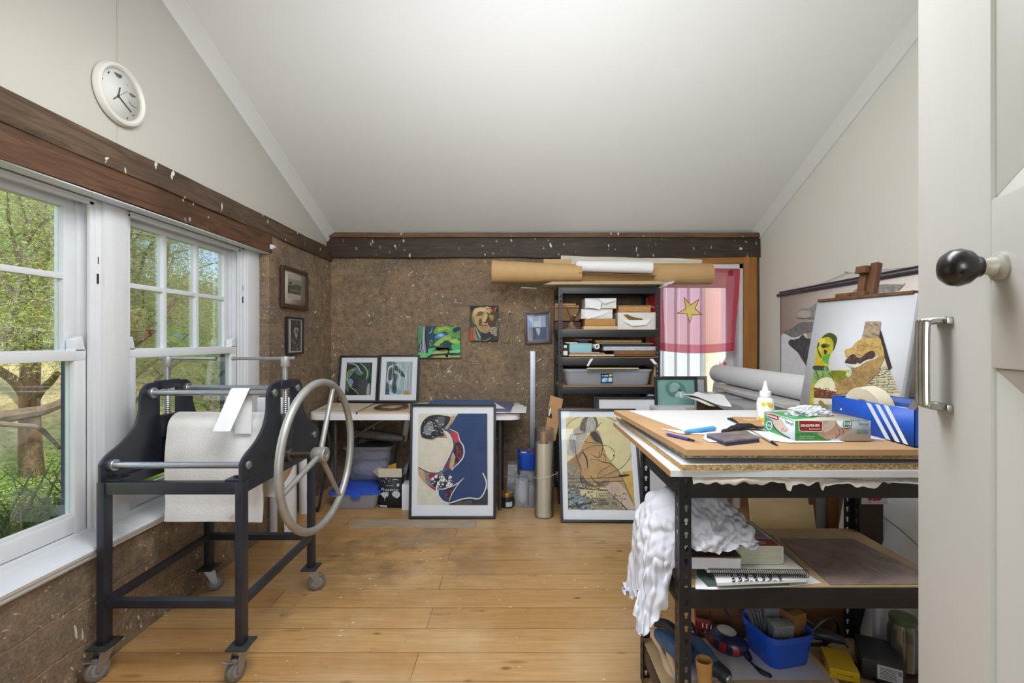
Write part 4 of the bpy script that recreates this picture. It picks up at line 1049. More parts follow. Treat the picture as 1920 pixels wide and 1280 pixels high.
for a,b in(((x0,y0),(x1,y0+.003)),((x0,y1-.003),(x1,y1)),((x0,y0),(x0+.003,y1)),((x1-.003,y0),(x1,y1))):m.span((a[0],a[1],0),(b[0],b[1],zc))
m.span((x0,y0,0),(x1,y1,.003));m.build('body',BC,bx)
FL=mat('carton_inside','#c6bba8',.8,0,.06,8)
m=MB();m.hexa([(x0,y0-.002,zc),(x1,y0-.002,zc),(x1,y0+.001,zc),(x0,y0+.001,zc)],[(x0-.01,y0+.012,zc+.062),(x1-.005,y0+.012,zc+.062),(x1-.005,y0+.015,zc+.062),(x0-.01,y0+.015,zc+.062)]);m.build('flap',FL,bx,'pale inside of the open flap')
m=MB();m.hexa([(x1-.002,y0,zc),(x1+.001,y0,zc),(x1+.001,y1,zc),(x1-.002,y1,zc)],[(x1+.07,y0+.01,zc+.045),(x1+.073,y0+.01,zc+.045),(x1+.073,y1,zc+.045),(x1+.07,y1,zc+.045)]);m.build('flap',BC,bx)
m=MB();m.hexa([(x0-.001,y0,zc),(x0+.002,y0,zc),(x0+.002,y1,zc),(x0-.001,y1,zc)],[(x0-.05,y0+.02,zc+.04),(x0-.047,y0+.02,zc+.04),(x0-.047,y1-.02,zc+.04),(x0-.05,y1-.02,zc+.04)]);m.build('flap',FL,bx)
WH=C('#c9ced8');Mb=basis(V(x0,y0-.0006,0),(1,0,0),(0,0,1))
text_mesh('Prosecco',.036,Mb@Matrix.Translation((.080,.138,0)),WH,bx,'lettering',shear=.3)
text_mesh('3 BOTTLES 750ML\nPRODUCT OF ITALY',.0085,Mb@Matrix.Translation((.006,.017,0)),WH,bx,'small_lettering',align='LEFT')if False else None
A=Art(Mb,x1-x0,zc,(560,720,4.571),BC,.0002)
for p in([(700,940),(730,925),(770,930),(760,965),(735,975),(715,955)],[(800,935),(840,915),(870,940),(850,975),(815,965)],[(840,860),(858,850),(862,870),(846,878)]):A.fill(WH,p)
A.line(WH,[(735,1000),(742,960),(760,930)],4);A.line(WH,[(800,820),(830,815),(860,822)],5);A.line(WH,[(745,870),(810,868)],4,False,False);A.dots(WH,(690,805,780,840),14,4,2)
for y in(1040,1050):A.line(WH,[(695,y),(758,y+2)],6,False,False)
A.dots(BC,(700,930,870,975),14,5,9);A.build(bx,'printed_leaves')
m=MB();m.hexa([V(-1.0,3.60,.03),V(-.93,3.60,.03),V(-.93,3.61,.03),V(-1.0,3.61,.03)],[V(-1.0,3.62,.30),V(-.93,3.60,.325),V(-.93,3.61,.325),V(-1.0,3.63,.30)],.002)
tag(m.build('padded_envelope',mat('ochre_envelope','#b98a2c',.7,0,.12,10)),'ochre padded envelope sticking out of the wine carton','envelope')
m=MB();m.hexa([V(-.91,3.62,.05),V(-.885,3.60,.05),V(-.885,3.72,.05),V(-.91,3.72,.05)],[V(-.875,3.62,.285),V(-.835,3.60,.33),V(-.835,3.72,.35),V(-.875,3.72,.30)],.003)
tag(m.build('crumpled_bag',mat('grey_silver_bag','#8f9196',.4,.1,.3,30)),'crumpled grey foil bag in the wine carton','bag')
m=MB();a,b=V(-1.36,3.90,.497),V(-.93,3.84,.462)
m.tube([a.lerp(b,t)for t in(0,.3,.6,.9,.93,1)],[.034,.036,.034,.030,.022,.024],20);tag(m.build('wrapped_roll',mat('grey_plastic_wrap','#85817c',.35,0,.25,22,.4,40)),'roll wrapped in grey plastic lying across the open tub','roll')
m=MB();m.lathe([(.022,0),(.024,.002),(.024,.30),(.022,.302),(.018,.30),(.018,.02),(0,.02)],V(-.955,3.96,.42),V(.16,-.05,.9),24);tag(m.build('white_tube',PAPER_W),'white cardboard tube sticking up behind the grey wrapped roll','tube')
m=MB();m.tube(smooth_open([P(x,y,3.47)for x,y in((606,792),(612,803),(618,829),(615,862),(607,900))]+[V(-1.462,3.45,.03),V(-1.50,3.5,.012)],6),.0105,12);tag(m.build('black_hose',RUBBER),'bent black rubber hose hanging below the left end of the table','hose')
m=MB();m.span((-.862,3.50,.0),(-.79,3.62,.19),.004);tag(m.build('foam_block',mat('white_foam','#e6e8ee',.85,0,.03,20,.3,120)),'white foam block behind the left edge of the blue print','foam block')
o=flat([(655,988),(892,988.5),(894,975),(672,974)],.004,.004,'floor_patch',mat('grey_weathered_board','#a3937e',.75,0,.22,7,.1,60,stretch=(1,6,1)));tag(o,'thin grey weathered board lying flat on the floor','board')
# - big blue print leaning on the table edge
bl=P(767.5,970.5,3.345);br=P(929.5,970.5,3.345);bl.z=br.z=.001
zt=P(0,757,3.40).z;v=V(0,.052,zt)
def art_blue(A):
 A.fill(C('#d8d2c1'),[(150,180),(780,180),(775,1060),(140,1060)],False)
 bl_=C('#24406f',.7,.12,12);wh=C('#dfe3ea');dk=C('#2b2e36',.7,.5,50);rd=C('#9c2f3f',.7,.4,50);tn=C('#bfa27e',.7,.2);vi=C('#55587a',.7,.4,50)
 A.fill(bl_,[(530,197),(775,190),(775,985),(700,970),(620,962),(540,975),(440,1005),(380,988),(345,935),(343,880),(360,840),(400,800),(380,745),(440,650),(480,560),(490,470),(465,400),(425,352),(390,345),(440,310),(490,250)],False)
 A.fill(tn,[(440,248),(495,232),(470,290),(430,340),(405,425),(385,395),(395,345),(425,300)]);A.fill(C('#d9cfba'),[(395,365),(450,370),(470,440),(470,520),(430,600),(400,560),(430,440)])
 A.fill(C('#a98a78'),[(190,425),(280,452),(330,430),(415,430),(400,415),(300,420),(210,400)])
 A.fill(dk,[(182,350),(200,290),(250,240),(320,225),(400,232),(447,247),(430,300),(395,345),(385,380),(393,412),(330,422),(280,440),(215,432),(188,405)])
 A.fill(C('#7e838c',.7,.5,60),[(215,330),(270,280),(300,350),(260,400),(215,390)]);A.fill(C('#5c6069',.7,.5,60),[(330,250),(400,250),(380,320),(340,340)]);A.line(wh,[(245,355),(290,362),(320,360)],6);A.dots(C('#b9bec6'),(200,260,390,420),40,5,2,1.6)
 A.fill(vi,[(372,350),(430,352),(500,380),(530,450),(562,510),(562,590),(525,650),(490,672),(468,718),(440,702),(400,725),(358,765),(388,690),(430,600),(470,520),(465,440),(430,382)])
 A.fill(C('#c23a4c',.7,.3),[(455,372),(512,392),(525,465),(490,472),(470,420)]);A.fill(rd,[(405,690),(420,642),(440,650),(435,692)]);A.fill(dk,[(490,480),(545,480),(556,580),(520,640),(490,652),(470,600)]);A.dots(rd,(490,500,545,620),30,9,3)
 A.fill(tn,[(470,558),(490,600),(480,660),(464,716),(440,690),(450,620)])
 A.line(wh,[(380,350),(450,440),(470,500),(430,600),(385,690),(355,765)],9);A.line(wh,[(440,350),(510,385),(530,450),(565,510),(565,590),(520,655),(480,690),(466,718)],10)
 A.fill(C('#8a8288',.7,.4,50),[(168,690),(250,730),(330,745),(380,712),(362,762),(440,782),(470,840),(400,882),(340,892),(310,895),(240,842),(190,792),(166,740)])
 A.fill(tn,[(166,705),(215,730),(230,830),(185,790),(166,745)]);A.fill(rd,[(255,845),(320,880),(325,900),(270,868)]);A.fill(rd,[(265,745),(315,745),(280,790),(255,770)]);A.line(dk,[(165,688),(240,730),(330,742),(370,715)],8)
 A.fill(dk,[(275,800),(330,770),(400,760),(465,830),(400,870),(330,870),(290,850)]);A.dots(wh,(285,770,455,870),40,11,4)
 A.fill(dk,[(400,900),(410,880),(480,850),(535,810),(510,850),(470,890),(435,992)]);A.dots(rd,(405,890,470,970),24,8,6,.7);A.fill(rd,[(490,860),(535,815),(520,850)])
 A.line(wh,[(570,782),(530,820),(480,850),(400,880),(345,890)],8);A.line(wh,[(545,800),(490,880),(455,940),(436,995)],7)
 A.fill(C('#33343a',.8,.4,60),[(420,1010),(440,1005),(540,978),(620,965),(700,972),(775,880),(775,1040),(600,1035),(480,1030)]);A.fill(C('#55514c',.8,.5,60),[(500,1000),(640,985),(600,1025),(510,1025)])
 A.line(wh,[(370,790),(335,840),(325,890),(345,950),(400,1000),(450,1005),(540,975),(620,962),(700,968),(745,920),(768,840),(755,780),(735,740)],10,True,False)
framed('framed_print','large black framed blue print of a curled figure leaning on the white table',bl,(1,0,0),v,(br-bl).length,v.length,.0165,.024,BLACK_FR,MOUNT,.040,.052,.078,art_blue,(750,730,4.74),C('#d8d2c1'))
# - between table and shelving: jars, tubs, clear tube
def jar(name,label,c,r,h,body,lidm,fill=None,lid_h=.016):
 t=thing(name,label,'jar',c);m=MB()
 m.lathe([(0,.002),(r*.88,0),(r,.006),(r,h*.74),(r*.8,h-lid_h),(r*.8,h-lid_h*.3),(r*.74,h-lid_h*.3),(r*.74,h-lid_h),(r*.94,h*.73),(r*.94,.006),(0,.005)],c,(0,0,1),32,cap=False);m.build('glass',body,t)
 if fill:m=MB();m.lathe([(0,.007),(r*.92,.007),(r*.92,h*.6),(0,h*.62)],c,(0,0,1),28);m.build('contents',fill,t)
 m=MB();m.lathe([(r*.80,h-lid_h),(r*.86,h-lid_h),(r*.87,h-.003),(r*.84,h),(0,h)],c,(0,0,1),32,cap=False);m.build('lid',lidm,t);return t
j=jar('ink_jar','squat dark jar with a gold lid on the floor right of the blue print',V(-.078,3.58,0),.052,.112,mat('dark_jar','#23262d',.15,0,.1,10),GOLD_LID,None,.03)
m=MB()
for k in range(9):
 pass
m.grid(lambda u,v_:V(-.078+.0525*sin(-.15+u*1.0),3.58-.0525*cos(-.15+u*1.0),.014+.036*v_),8,1,.0004);m.build('paper_label',C('#b7bcc4'),j)
def clearbox(name,label,x0,x1,y0,y1,z0,z1,fill=None,lid=True,fillf=.6,cat='container',m_=None):
 t=thing(name,label,cat,((x0+x1)/2,(y0+y1)/2,z0));m=MB();th=.0025
 for a,b in(((x0,y0),(x1,y0+th)),((x0,y1-th),(x1,y1)),((x0,y0+th),(x0+th,y1-th)),((x1-th,y0+th),(x1,y1-th))):m.span((a[0],a[1],z0+th),(b[0],b[1],z1))
 m.span((x0,y0,z0),(x1,y1,z0+th));m.build('body',m_ or MATS['clear_plastic'],t)
 if lid:m=MB();m.span((x0-.003,y0-.003,z1-.004),(x1+.003,y1+.003,z1+.008),.002);m.build('lid',m_ or MATS['clear_plastic'],t)
 if fill:cloth_lump('contents','',((x0+x1)/2,(y0+y1)/2,z0+th+(z1-z0)*fillf/2+.001),(x1-x0)*.42,(y1-y0)*.42,(z1-z0)*fillf*.46,fill,seed=z1*50,parent=t)
 return t
BR=mat('mixed_brown_bits','#6b543f',.8,0,.5,60);GW=mat('grey_white_bits','#b9b2aa',.8,0,.3,40)
clearbox('food_tub','clear tub at the bottom of the small stack behind the gold lidded jar',-.085,.0,3.68,3.80,0,.13,BR)
clearbox('food_tub','clear tub in the middle of the small stack by the gold lidded jar',-.08,.005,3.69,3.80,.139,.20,GW)
clearbox('food_tub','clear tub on top of the small stack by the gold lidded jar',-.075,.0,3.69,3.80,.209,.285,mat('blue_grey_bits','#5d6d8c',.7,0,.4,40))
t=clearbox('tall_container','tall clear container of white rags between the gold lidded jar and the clear tube',-.012,.078,3.56,3.66,0,.215,None)
cloth_lump('white_rag','white rag stuffed into the tall clear container',(.034,3.61,.10),.036,.036,.085,mat('white_cotton','#e4e4ea'),seed=12)
clearbox('screw_box','low clear box of dark bits on the floor left of the clear tube',.085,.16,3.56,3.64,0,.16,BR)
clearbox('bits_box','small clear box under the blue basket',.02,.15,3.68,3.82,0,.235,GW,fillf=.9)
t=tub('blue_basket','small blue plastic basket on top of the clear box beneath the straight edge',.005,.165,3.68,3.83,.245,.14,BLUE_PL,'basket',.018,.003,.006)
m=MB();m.box((.05,3.72,.385),(.055,.06,.03),.003,Matrix.Rotation(.2,3,'X'));o=m.build('grey_packet',mat('grey_packet','#5b5a61',.6,0,.3,30));tag(o,'dark grey packet with a white tag in the blue basket','packet')
m=MB();m.box((.05,3.69,.384),(.04,.004,.012));m.build('tag',PAPER,o)
cloth_lump('brown_rag','brown rag in the blue basket',(.12,3.76,.345),.035,.05,.045,BR,seed=3)
tc=V(.193,3.395,0)
m=MB();m.lathe([(0,0),(.0695,0),(.0695,.632),(.066,.632),(.066,.003),(0,.003)],tc,(0,0,1),44,cap=False);tag(m.build('clear_tube',glass_mat('clear_tube_plastic',(.95,.95,.94),.16,.05,.04)),'clear plastic cylinder holding a roll of cream paper on the floor','tube')
t=thing('cream_paper_roll','roll of cream paper tied with string inside the clear cylinder','roll',tc+V(0,0,.004))
def sp(u,v_):
 a=u*2*pi*2.6;r=.0635-.007*u;return tc+V(r*cos(a-1.2),r*sin(a-1.2),.005+.525*v_)
m=MB();m.grid(sp,110,4,.0006);m.build('paper',CREAM,t)
m=MB();m.lathe([(.0,.60),(.028,.60),(.03,.4),(.03,.05),(0,.05)],tc,(0,0,1),24);m.build('core',CARD,t)
m=MB();st=[tc+V(.0707*cos(a),.0707*sin(a),.29+.012*cos(a-R(-15)))for a in[2*pi*k/40 for k in range(40)]];m.tube(st,.0013,6,closed=True)
m.tube([tc+V(.0707,-.01,.30),tc+V(.085,-.016,.305),tc+V(.098,-.02,.32)],.0013,6);tag(m.build('string',PAPER_W),'thin white string tied round the clear cylinder','string')
m=MB();q=[P(x,y,3.52)for x,y in((1028,806),(1018,795),(1036,741),(1058,747))];
cb=[P(1019,830,3.50),P(1041,826,3.50),P(1056,748,3.56),P(1032,741,3.56)]
m.hexa(cb,[p+V(0,.006,0)for p in cb]);o=m.build('cardboard_offcut',CARD);tag(o,'tilted cardboard offcut with a black and white strip, behind the framed nude','cardboard')
n_=(cb[1]-cb[0]).cross(cb[3]-cb[0]).normalized();n_=n_ if n_.y<0 else-n_
A=Art(basis(cb[0]+n_*.0012,cb[1]-cb[0],cb[3]-cb[0]),.10,.34,(1020,740,4.925),CARD,.0002);A.mb.f.clear();A.mb.fm.clear()
A.fill(C('#1f1f22'),[(72,30),(112,45),(72,220),(28,200)],False);A.line(C('#d7d7d5'),[(85,50),(60,130),(45,195)],16);A.dots(C('#d7d7d5'),(50,60,95,190),20,6,3)
A.build(o,'printed_strip')
# - framed figure drawing
bl=V(.302,3.275,.001);ur=V(.878,3.262,.001)-bl;v=V(-.02,.26,.748)
def art_fig(A):
 pale=C('#dccfa0',.8,.08,14);tan=C('#b8966a',.8,.15,12);ch=C('#3a3633');gy=C('#6f6a66',.8,.3,40);lg=C('#a59a90',.8,.2,30);news=C('#9a917c',.8,.35,60)
 A.fill(pale,[(160,170),(830,170),(880,1080),(200,1080)],False)
 A.fill(C('#cfae62',.8,.2,30),[(720,710),(830,700),(870,1080),(760,1000)],False)
 A.fill(news,[(200,630),(330,640),(345,850),(560,870),(760,1070),(205,1075)],False);A.fill(C('#8d8b82',.8,.4,50),[(205,820),(330,860),(420,1000),(330,1070),(210,1070)]);A.fill(C('#7f929c',.8,.3,30),[(265,900),(330,920),(420,1000),(380,1060),(250,1000)])
 A.fill(C('#d2c69f'),[(330,870),(485,880),(480,950),(340,930)],False);A.fill(C('#cdbf97'),[(485,880),(600,890),(590,950),(490,945)],False)
 A.fill(C('#b9b0a6',.8,.2),[(215,540),(240,400),(270,330),(350,280),(400,340),(340,480),(300,560),(260,560)])
 A.fill(tan,[(360,450),(420,360),(500,330),(545,460),(580,560),(640,640),(700,720),(770,860),(835,1020),(850,1065),(770,1060),(700,990),(620,930),(560,860),(450,870),(370,860),(335,790),(340,690),(290,590),(330,520)])
 A.fill(C('#a38562',.8,.15),[(200,640),(340,520),(370,500),(330,600),(340,690),(260,650)])
 A.fill(C('#c7b3a0',.8,.15),[(560,880),(650,800),(740,860),(835,1030),(840,1065),(760,1060),(650,960)])
 A.fill(gy,[(345,800),(400,840),(500,850),(600,820),(560,790),(480,830),(400,800),(350,740)]);A.fill(C('#8f7f6c'),[(450,750),(520,820),(590,830),(600,770),(540,820)])
 A.fill(gy,[(330,300),(360,220),(430,185),(480,210),(500,280),(480,330),(530,420),(540,450),(440,390),(420,320),(380,340),(340,330)]);A.fill(C('#b7afa5',.8,.3,50),[(385,330),(400,230),(440,200),(475,250),(470,330),(420,350)]);A.fill(C('#4c4845',.8,.3,50),[(425,360),(480,340),(540,440),(480,430)])
 A.fill(C('#9aa0ad',.8,.3),[(235,390),(270,370),(280,480),(270,540),(240,480)])
 for p,w in(([(400,340),(330,360),(250,370),(230,420)],9),([(270,390),(290,480),(300,580),(340,680),(335,770),(370,850),(440,875),(520,860)],11),([(430,390),(480,430),(540,460),(530,540),(510,590)],10),([(430,545),(500,580),(510,520)],9),([(415,605),(480,595),(540,620),(620,640),(700,720),(770,880),(830,1020)],9),([(350,520),(390,580),(405,680)],20),([(425,740),(470,800),(540,830)],12),([(570,870),(650,950),(720,1010),(770,1060),(850,1060)],12),([(530,545),(560,560),(570,620)],8),([(200,640),(220,720),(260,750),(310,660)],6),([(245,830),(290,850),(370,870)],6)):A.line(ch,p,w*.68)
 for p in([(180,335),(250,240),(400,185),(520,190),(640,230),(740,310),(800,440),(800,560),(730,660),(640,710),(520,760),(490,755),(530,700),(620,650)],[(300,640),(340,540),(430,480),(560,465),(640,510),(650,570),(600,630)]):A.line(C('#5b5348'),p,4,True,False)
 A.line(ch,[(215,775),(500,770),(740,755)],4,False,False);A.line(ch,[(215,805),(480,805),(730,795)],4,False,False);A.fill(ch,[(690,740),(795,735),(740,755),(700,755)]);A.line(ch,[(375,432),(500,450)],4,False);A.line(ch,[(460,330),(530,255)],4,False);A.dots(ch,(640,545,655,565),3,6,1)
 for i,y in enumerate((885,915,935,1000,1015)):
  for x in range(500+(i%2)*8,590,16):A.line(ch,[(x,y),(x+9,y-7)],7,False,False)
 for x in range(225,440,17):A.line(ch,[(x,1040-(x-225)*.2),(x+10,1028-(x-225)*.2)],9,False,False)
 A.dots(C('#4d4a44'),(215,830,480,1060),90,6,7,1.8);A.dots(C('#c9bfa0'),(215,830,480,1060),50,6,8,1.8);A.dots(C('#4d4a44'),(620,900,760,1060),30,5,9,1.8)
t=framed('framed_drawing','black framed collage drawing of a nude seen from behind, leaning on the shelving',bl,ur,v,ur.length,v.length,.0165,.024,BLACK_FR,MOUNT,.038,.044,.066,art_fig,(1020,740,4.925),C('#dccfa0'))
Mf=basis(bl,ur,v)
text_mesh('ARA.',.024,Mf@Matrix.Translation((.295,.145,.0125)),C('#3a3633'),t,'lettering')
# - boltless steel shelving
def keyhole(cx,cy,s=1.0,n=8):
 """outline of a keyhole slot: right half going up, left half going down"""
 r,w,h=.0058*s,.0032*s,.019*s
 right=[(cx+w,cy-h+r)];a0=R(-56)
 right+=[(cx+r*cos(a0+(R(90)-a0)*k/n),cy+r*sin(a0+(R(90)-a0)*k/n))for k in range(n+1)]
 return right,[(2*cx-x,y)for x,y in right[::-1]]
def slotted_face(m,M,wd,z0,z1,xc,pitch,th=.0016,simple=False):
 """strip wd wide from z0 to z1 pierced by keyholes"""
 n=max(1,int((z1-z0)/pitch));p=(z1-z0)/n
 if simple:
  m.prism([(0,z0),(wd,z0),(wd,z1),(0,z1)],th,M);return
 for k in range(n):
  a,b=z0+k*p,z0+(k+1)*p;cy=(a+b)/2+.004
  rt,lf=keyhole(xc,cy)
  lo,hi=rt[0][1],rt[-1][1]
  Rp=[(xc,a),(wd,a),(wd,b),(xc,b),(xc,hi)]+rt[::-1][1:]+[(xc,lo)]
  Lp=[(xc,b),(0,b),(0,a),(xc,a),(xc,lo)]+lf[::-1][0:-1]+[(xc,hi)]
  for q in(Rp,Lp):m.prism(q,th,M)
def shelving(label,x0,x1,y0,y1,ztop,levels,beam_h,loc,board_m,wf=.032,pitch=.038):
 t=thing('shelving_unit',label,'shelving',loc)
 for(x,sx)in((x0,1),(x1,-1)):
  for(y,sy)in((y0,1),(y1,-1)):
   m=MB()
   M1=basis(V(x,y,0),(sx,0,0),(0,0,1));slotted_face(m,M1,wf,0,ztop,wf*.58,pitch)
   M2=basis(V(x,y,0),(0,sy,0),(0,0,1));slotted_face(m,M2,wf*1.1,0,ztop,wf*.58,pitch)
   m.build('post',BLACK_SHELF,t,sharp=30)
 for z in levels:
  for(yy,s)in((y0,1),(y1,-1)):
   m=MB();m.span((x0+.004,yy+s*.002,z-.012-beam_h+.012),(x1-.004,yy+s*.022,z-.004),.001);
   for xx in(x0+.015,x1-.015):m.cyl((xx,yy-s*.0005,z-beam_h*.55),(xx,yy-s*.003,z-beam_h*.55),.0042,seg=10)
   m.build('beam',BLACK_SHELF,t)
  for(xx,s)in((x0,1),(x1,-1)):
   m=MB();m.span((xx+s*.002,y0+.024,z-beam_h),(xx+s*.022,y1-.024,z-.004),.001);m.build('beam',BLACK_SHELF,t)
  m=MB();m.span((x0+.005,y0+.0035,z-.0118),(x1-.005,y1-.0035,z),.001);m.build('shelf_board',board_m,t)
 return t
SHB=mat('shelf_hardboard','#a9855a',.75,0,.1,8)
S0,S1,SY0,SY1=.318,1.10,3.63,4.05
ZL=(1.69,1.352,1.136,.913,.52,.14)
shelving('tall black steel shelving unit loaded with papers against the back wall',S0,S1,SY0,SY1,1.695,ZL,.062,(.71,3.84,0),SHB,.030,.036)
# ---- on the top: rolls of kraft and white paper
def roll(name,label,a,b,ra,rb,m_,inner=None,turns=None,cat='roll'):
 t=thing(name,label,cat,(a+b)/2-V(0,0,max(ra,rb)));m=MB();ax=(b-a);L=ax.length
 m.lathe([(ra-.005,.0),(ra,.0),(ra+(rb-ra)*.5,L*.5),(rb,L),(rb-.005,L),(ra-.005,.002)],a,ax,40,cap=False);m.build('outer_turn',m_,t)
 m=MB();q=ax.normalized()
 for k in range(3):
  r=ra-.008-.007*k
  if r>.012:m.lathe([(r,-.012+.006*k),(r,L+.004*k),(r-.0015,L),(r-.0015,-.01)],a,ax,36,cap=False)
 m.build('inner_turn',inner or m_,t);return t
zt=1.692
m=MB()
for i,(xa,xb,ya,yb,zz)in enumerate(((.20,1.12,3.57,3.86,zt),(.235,1.10,3.575,3.9,zt+.012))):
 o=MB();o.hexa([(xa,ya,zz),(xb,ya-.005,zz+.002),(xb,yb,zz+.002),(xa,yb,zz)],[(xa+.03,ya,zz+.010),(xb,ya-.005,zz+.013),(xb,yb,zz+.013),(xa+.03,yb,zz+.010)],.001)
 tag(o.build('flattened_carton',mat('buff_card','#b7a486',.8,0,.08,8)),('flattened buff carton lying directly on the top of the tall shelving','upper of the two flattened buff cartons on the tall shelving')[i],'cardboard')
def kraft_a(u,v):
 """loosely rolled kraft paper, opening out to the left"""
 a=-.6+u*2*pi*1.15;r=(.052+.034*(1-v))*(1-.10*u)if True else 0
 return V(-.192+.685*v,3.70+r*1.0*cos(a),zt+.0325+.086+(r*sin(a))-.025*(1-v)*0+(.0)*v)
kz=zt+.026
def kraft_a(u,v):
 a=R(-80)+u*R(395);r0=.090-.022*v;r=r0*(1-.05*u);y=3.68+r*cos(a);z=kz+.086-.012*v+r*sin(a)
 return V(-.19+.03*max(0,sin(a))*0+.69*v-.012*u*(1-v),y,max(z,1.6))
m=MB();m.grid(kraft_a,60,16,.0012);tag(m.build('kraft_roll',KRAFT),'kraft paper roll overhanging the left end of the tall shelving','roll')
m=MB();m.grid(lambda u,v:V(.212+.225*u,3.775+.004*sin(u*6),kz+.02+.183*v),10,6,.001);tag(m.build('kraft_sheet',mat('kraft_sheet_paper','#bf9f70',.75,0,.06,8)),'square edged kraft sheet standing up behind the left kraft roll','paper')
a,b=P(1083,520,3.80),P(1332,521,3.80);a.z=b.z=kz+.0865
roll('kraft_roll','thick kraft paper roll reaching right over the window from the tall shelving',a+V(.02,0,0),b,.083,.086,KRAFT,mat('kraft_inner','#a98556',.75,0,.1,9))
m=MB();m.grid(lambda u,v:V(.47+.60*u,3.60+.11*v,kz+.014+.062*(1-(2*v-.2)**2*.3)*(1-.35*u)-.006),14,10,.001);o=m.build('kraft_sheet',KRAFT);tag(o,'tapering kraft sheet lying along the front of the right kraft roll','paper')
a,b=P(1081,497,3.68),P(1222,502,3.68);a.z=kz+.178+.005;b.z=kz+.168
a.z,b.z=P(0,499,3.68).z,P(0,502,3.68).z
roll('white_paper_roll','white paper roll lying on top of the kraft rolls',a,b,.044,.047,PAPER,PAPER_W)
wavy('loose_sheet',PAPER_W,P(1050,496,3.86),P(1316,500,3.9),P(1316,488,4.0),P(1052,480.5,4.0),.012,3,.0008,20,8,3)
tag(bpy.data.objects['loose_sheet'],'long pale sheet of paper behind the white roll on top of the shelving','paper')
m=MB();p=P(984,541,3.62);m.box(p+V(.03,.06,.008),(.12,.1,.002),0,Matrix.Rotation(.05,3,'Y'));
tag(m.build('white_card',PAPER),'small white card sticking out under the left kraft roll','card')
wavy('tissue_paper',PAPER,P(1236,541,3.62),P(1262,532,3.60),P(1268,527,3.75),P(1234,531,3.75),.01,5,.0008,12,8,6)
tag(bpy.data.objects['tissue_paper'],'scrap of white paper at the right front corner of the shelving top','paper')
# ---- second shelf from the top
z=ZL[1]+.0005
def bxp(name,label,px0,px1,yt,Y,dep,zb,m_,cat='box',bev=.002,parent=None,rot=0):
 x0,x1=P(px0,0,Y).x,P(px1,0,Y).x;zt_=P(0,yt,Y).z
 m=MB();m.box(((x0+x1)/2,Y+dep/2,(zb+zt_)/2),(x1-x0,dep,zt_-zb),bev,Matrix.Rotation(rot,3,'Z')if rot else None);o=m.build(name,m_,parent)
 if parent is None:tag(o,label,cat)
 return o
bxp('maroon_box','flat maroon box behind the eagle figurine',1040.5,1089,603.5,3.80,.16,z,mat('maroon_card','#57302c',.7,0,.1,9))
o=bxp('brown_carton','brown cardboard carton on the maroon box behind the eagle figurine',1040.5,1085,577,3.82,.14,1.425,mat('dull_carton','#8f6f4a',.8,0,.12,9))
zc_=P(0,577,3.82).z
for i,(x0,x1,yy,hh,c_,lb)in enumerate(((1041,1086,573,.014,'#b08a5c','brown papers lying on the carton behind the eagle figurine'),(1041,1080,568,.018,'#c29a68','tan envelope on top of the brown papers behind the eagle figurine'))):
 zz=zc_+.0005+.0185*i;q0,q1=P(x0,0,3.80).x,P(x1,0,3.80).x
 m=MB();m.span((q0,3.80,zz),(q1,3.96,zz+(.018 if i==0 else .016)),.005);tag(m.build('paper_bundle' if i==0 else 'tan_envelope',mat('bundle'+c_,c_,.8,0,.2,25)),lb,'papers')
eg=thing('eagle_figurine','bronze eagle figurine with raised wings on the tall shelving','figurine',P(1070,615,3.70));BRZ=mat('bronze_dark','#5a3a2a',.45,.35,.35,60,.3,90);ROCK=mat('grey_bronze_rock','#7d6f63',.6,.2,.35,50,.5,70)
ec=V(P(1071.5,0,3.70).x,3.70,z)
m=MB();m.lathe([(0,0),(.050,0),(.054,.006),(.048,.014),(.034,.018),(.032,.030),(.024,.034),(.020,.055),(.012,.060),(0,.061)],ec,(0,0,1),18);o=m.build('rock_base',ROCK,eg)
for v_ in o.data.vertices:v_.co+=Vector((noise.noise(v_.co*60),noise.noise(v_.co*60+V(5,0,0)),noise.noise(v_.co*60+V(0,7,0))*.4))*.006
m=MB();m.tube([ec+V(*p)for p in((-.005,0,.052),(.004,0,.072),(.012,-.006,.092),(.018,-.010,.104),(.024,-.016,.108),(.032,-.022,.104))],[.010,.015,.0125,.0095,.0085,.002],14);m.build('body',BRZ,eg)
m=MB();m.tube([ec+V(*p)for p in((.018,-.011,.104),(.022,-.015,.110),(.030,-.020,.108),(.038,-.024,.102))],[.0085,.0095,.006,.001],12);m.build('head',mat('gilded_head','#b09a80',.4,.4,.2),eg)
for sgn,pts in((-1,[(.0,0,.080),(-.018,.004,.115),(-.036,.008,.155),(-.040,.010,.185),(-.026,.010,.165),(-.010,.006,.125),(.006,.002,.090)]),(1,[(.012,.004,.085),(.030,.012,.110),(.060,.022,.145),(.094,.03,.175),(.074,.028,.140),(.045,.018,.105),(.020,.008,.075)])):
 m=MB();c0=[ec+V(*p)for p in pts];n=len(c0)
 m.add(c0+[p+V(0,.006,0)for p in c0],[list(range(n)),list(range(n,2*n))[::-1]]+[[i,(i+1)%n,(i+1)%n+n,i+n]for i in range(n)])
 for i in range(4):
  a=c0[0].lerp(c0[-1],.3+.1*i);b=c0[2].lerp(c0[4],.2+.25*i);m.tube([a+V(0,-.002,0),b+V(0,-.003,0)],[.003,.0015],6)
 m.build('wing',BRZ,eg)
m=MB();m.tube([ec+V(*p)for p in((-.004,.004,.058),(-.016,.008,.045),(-.026,.010,.036))],[.008,.009,.004],8,flat=.5);m.build('tail',BRZ,eg)
bxp('cream_block','flat cream block at the bottom of the middle stack, second shelf',1094.5,1161,611.3,3.68,.22,z,mat('cream_block_card','#cdb98c',.75,0,.06,9))
zc_=P(0,611.3,3.68).z+.0008
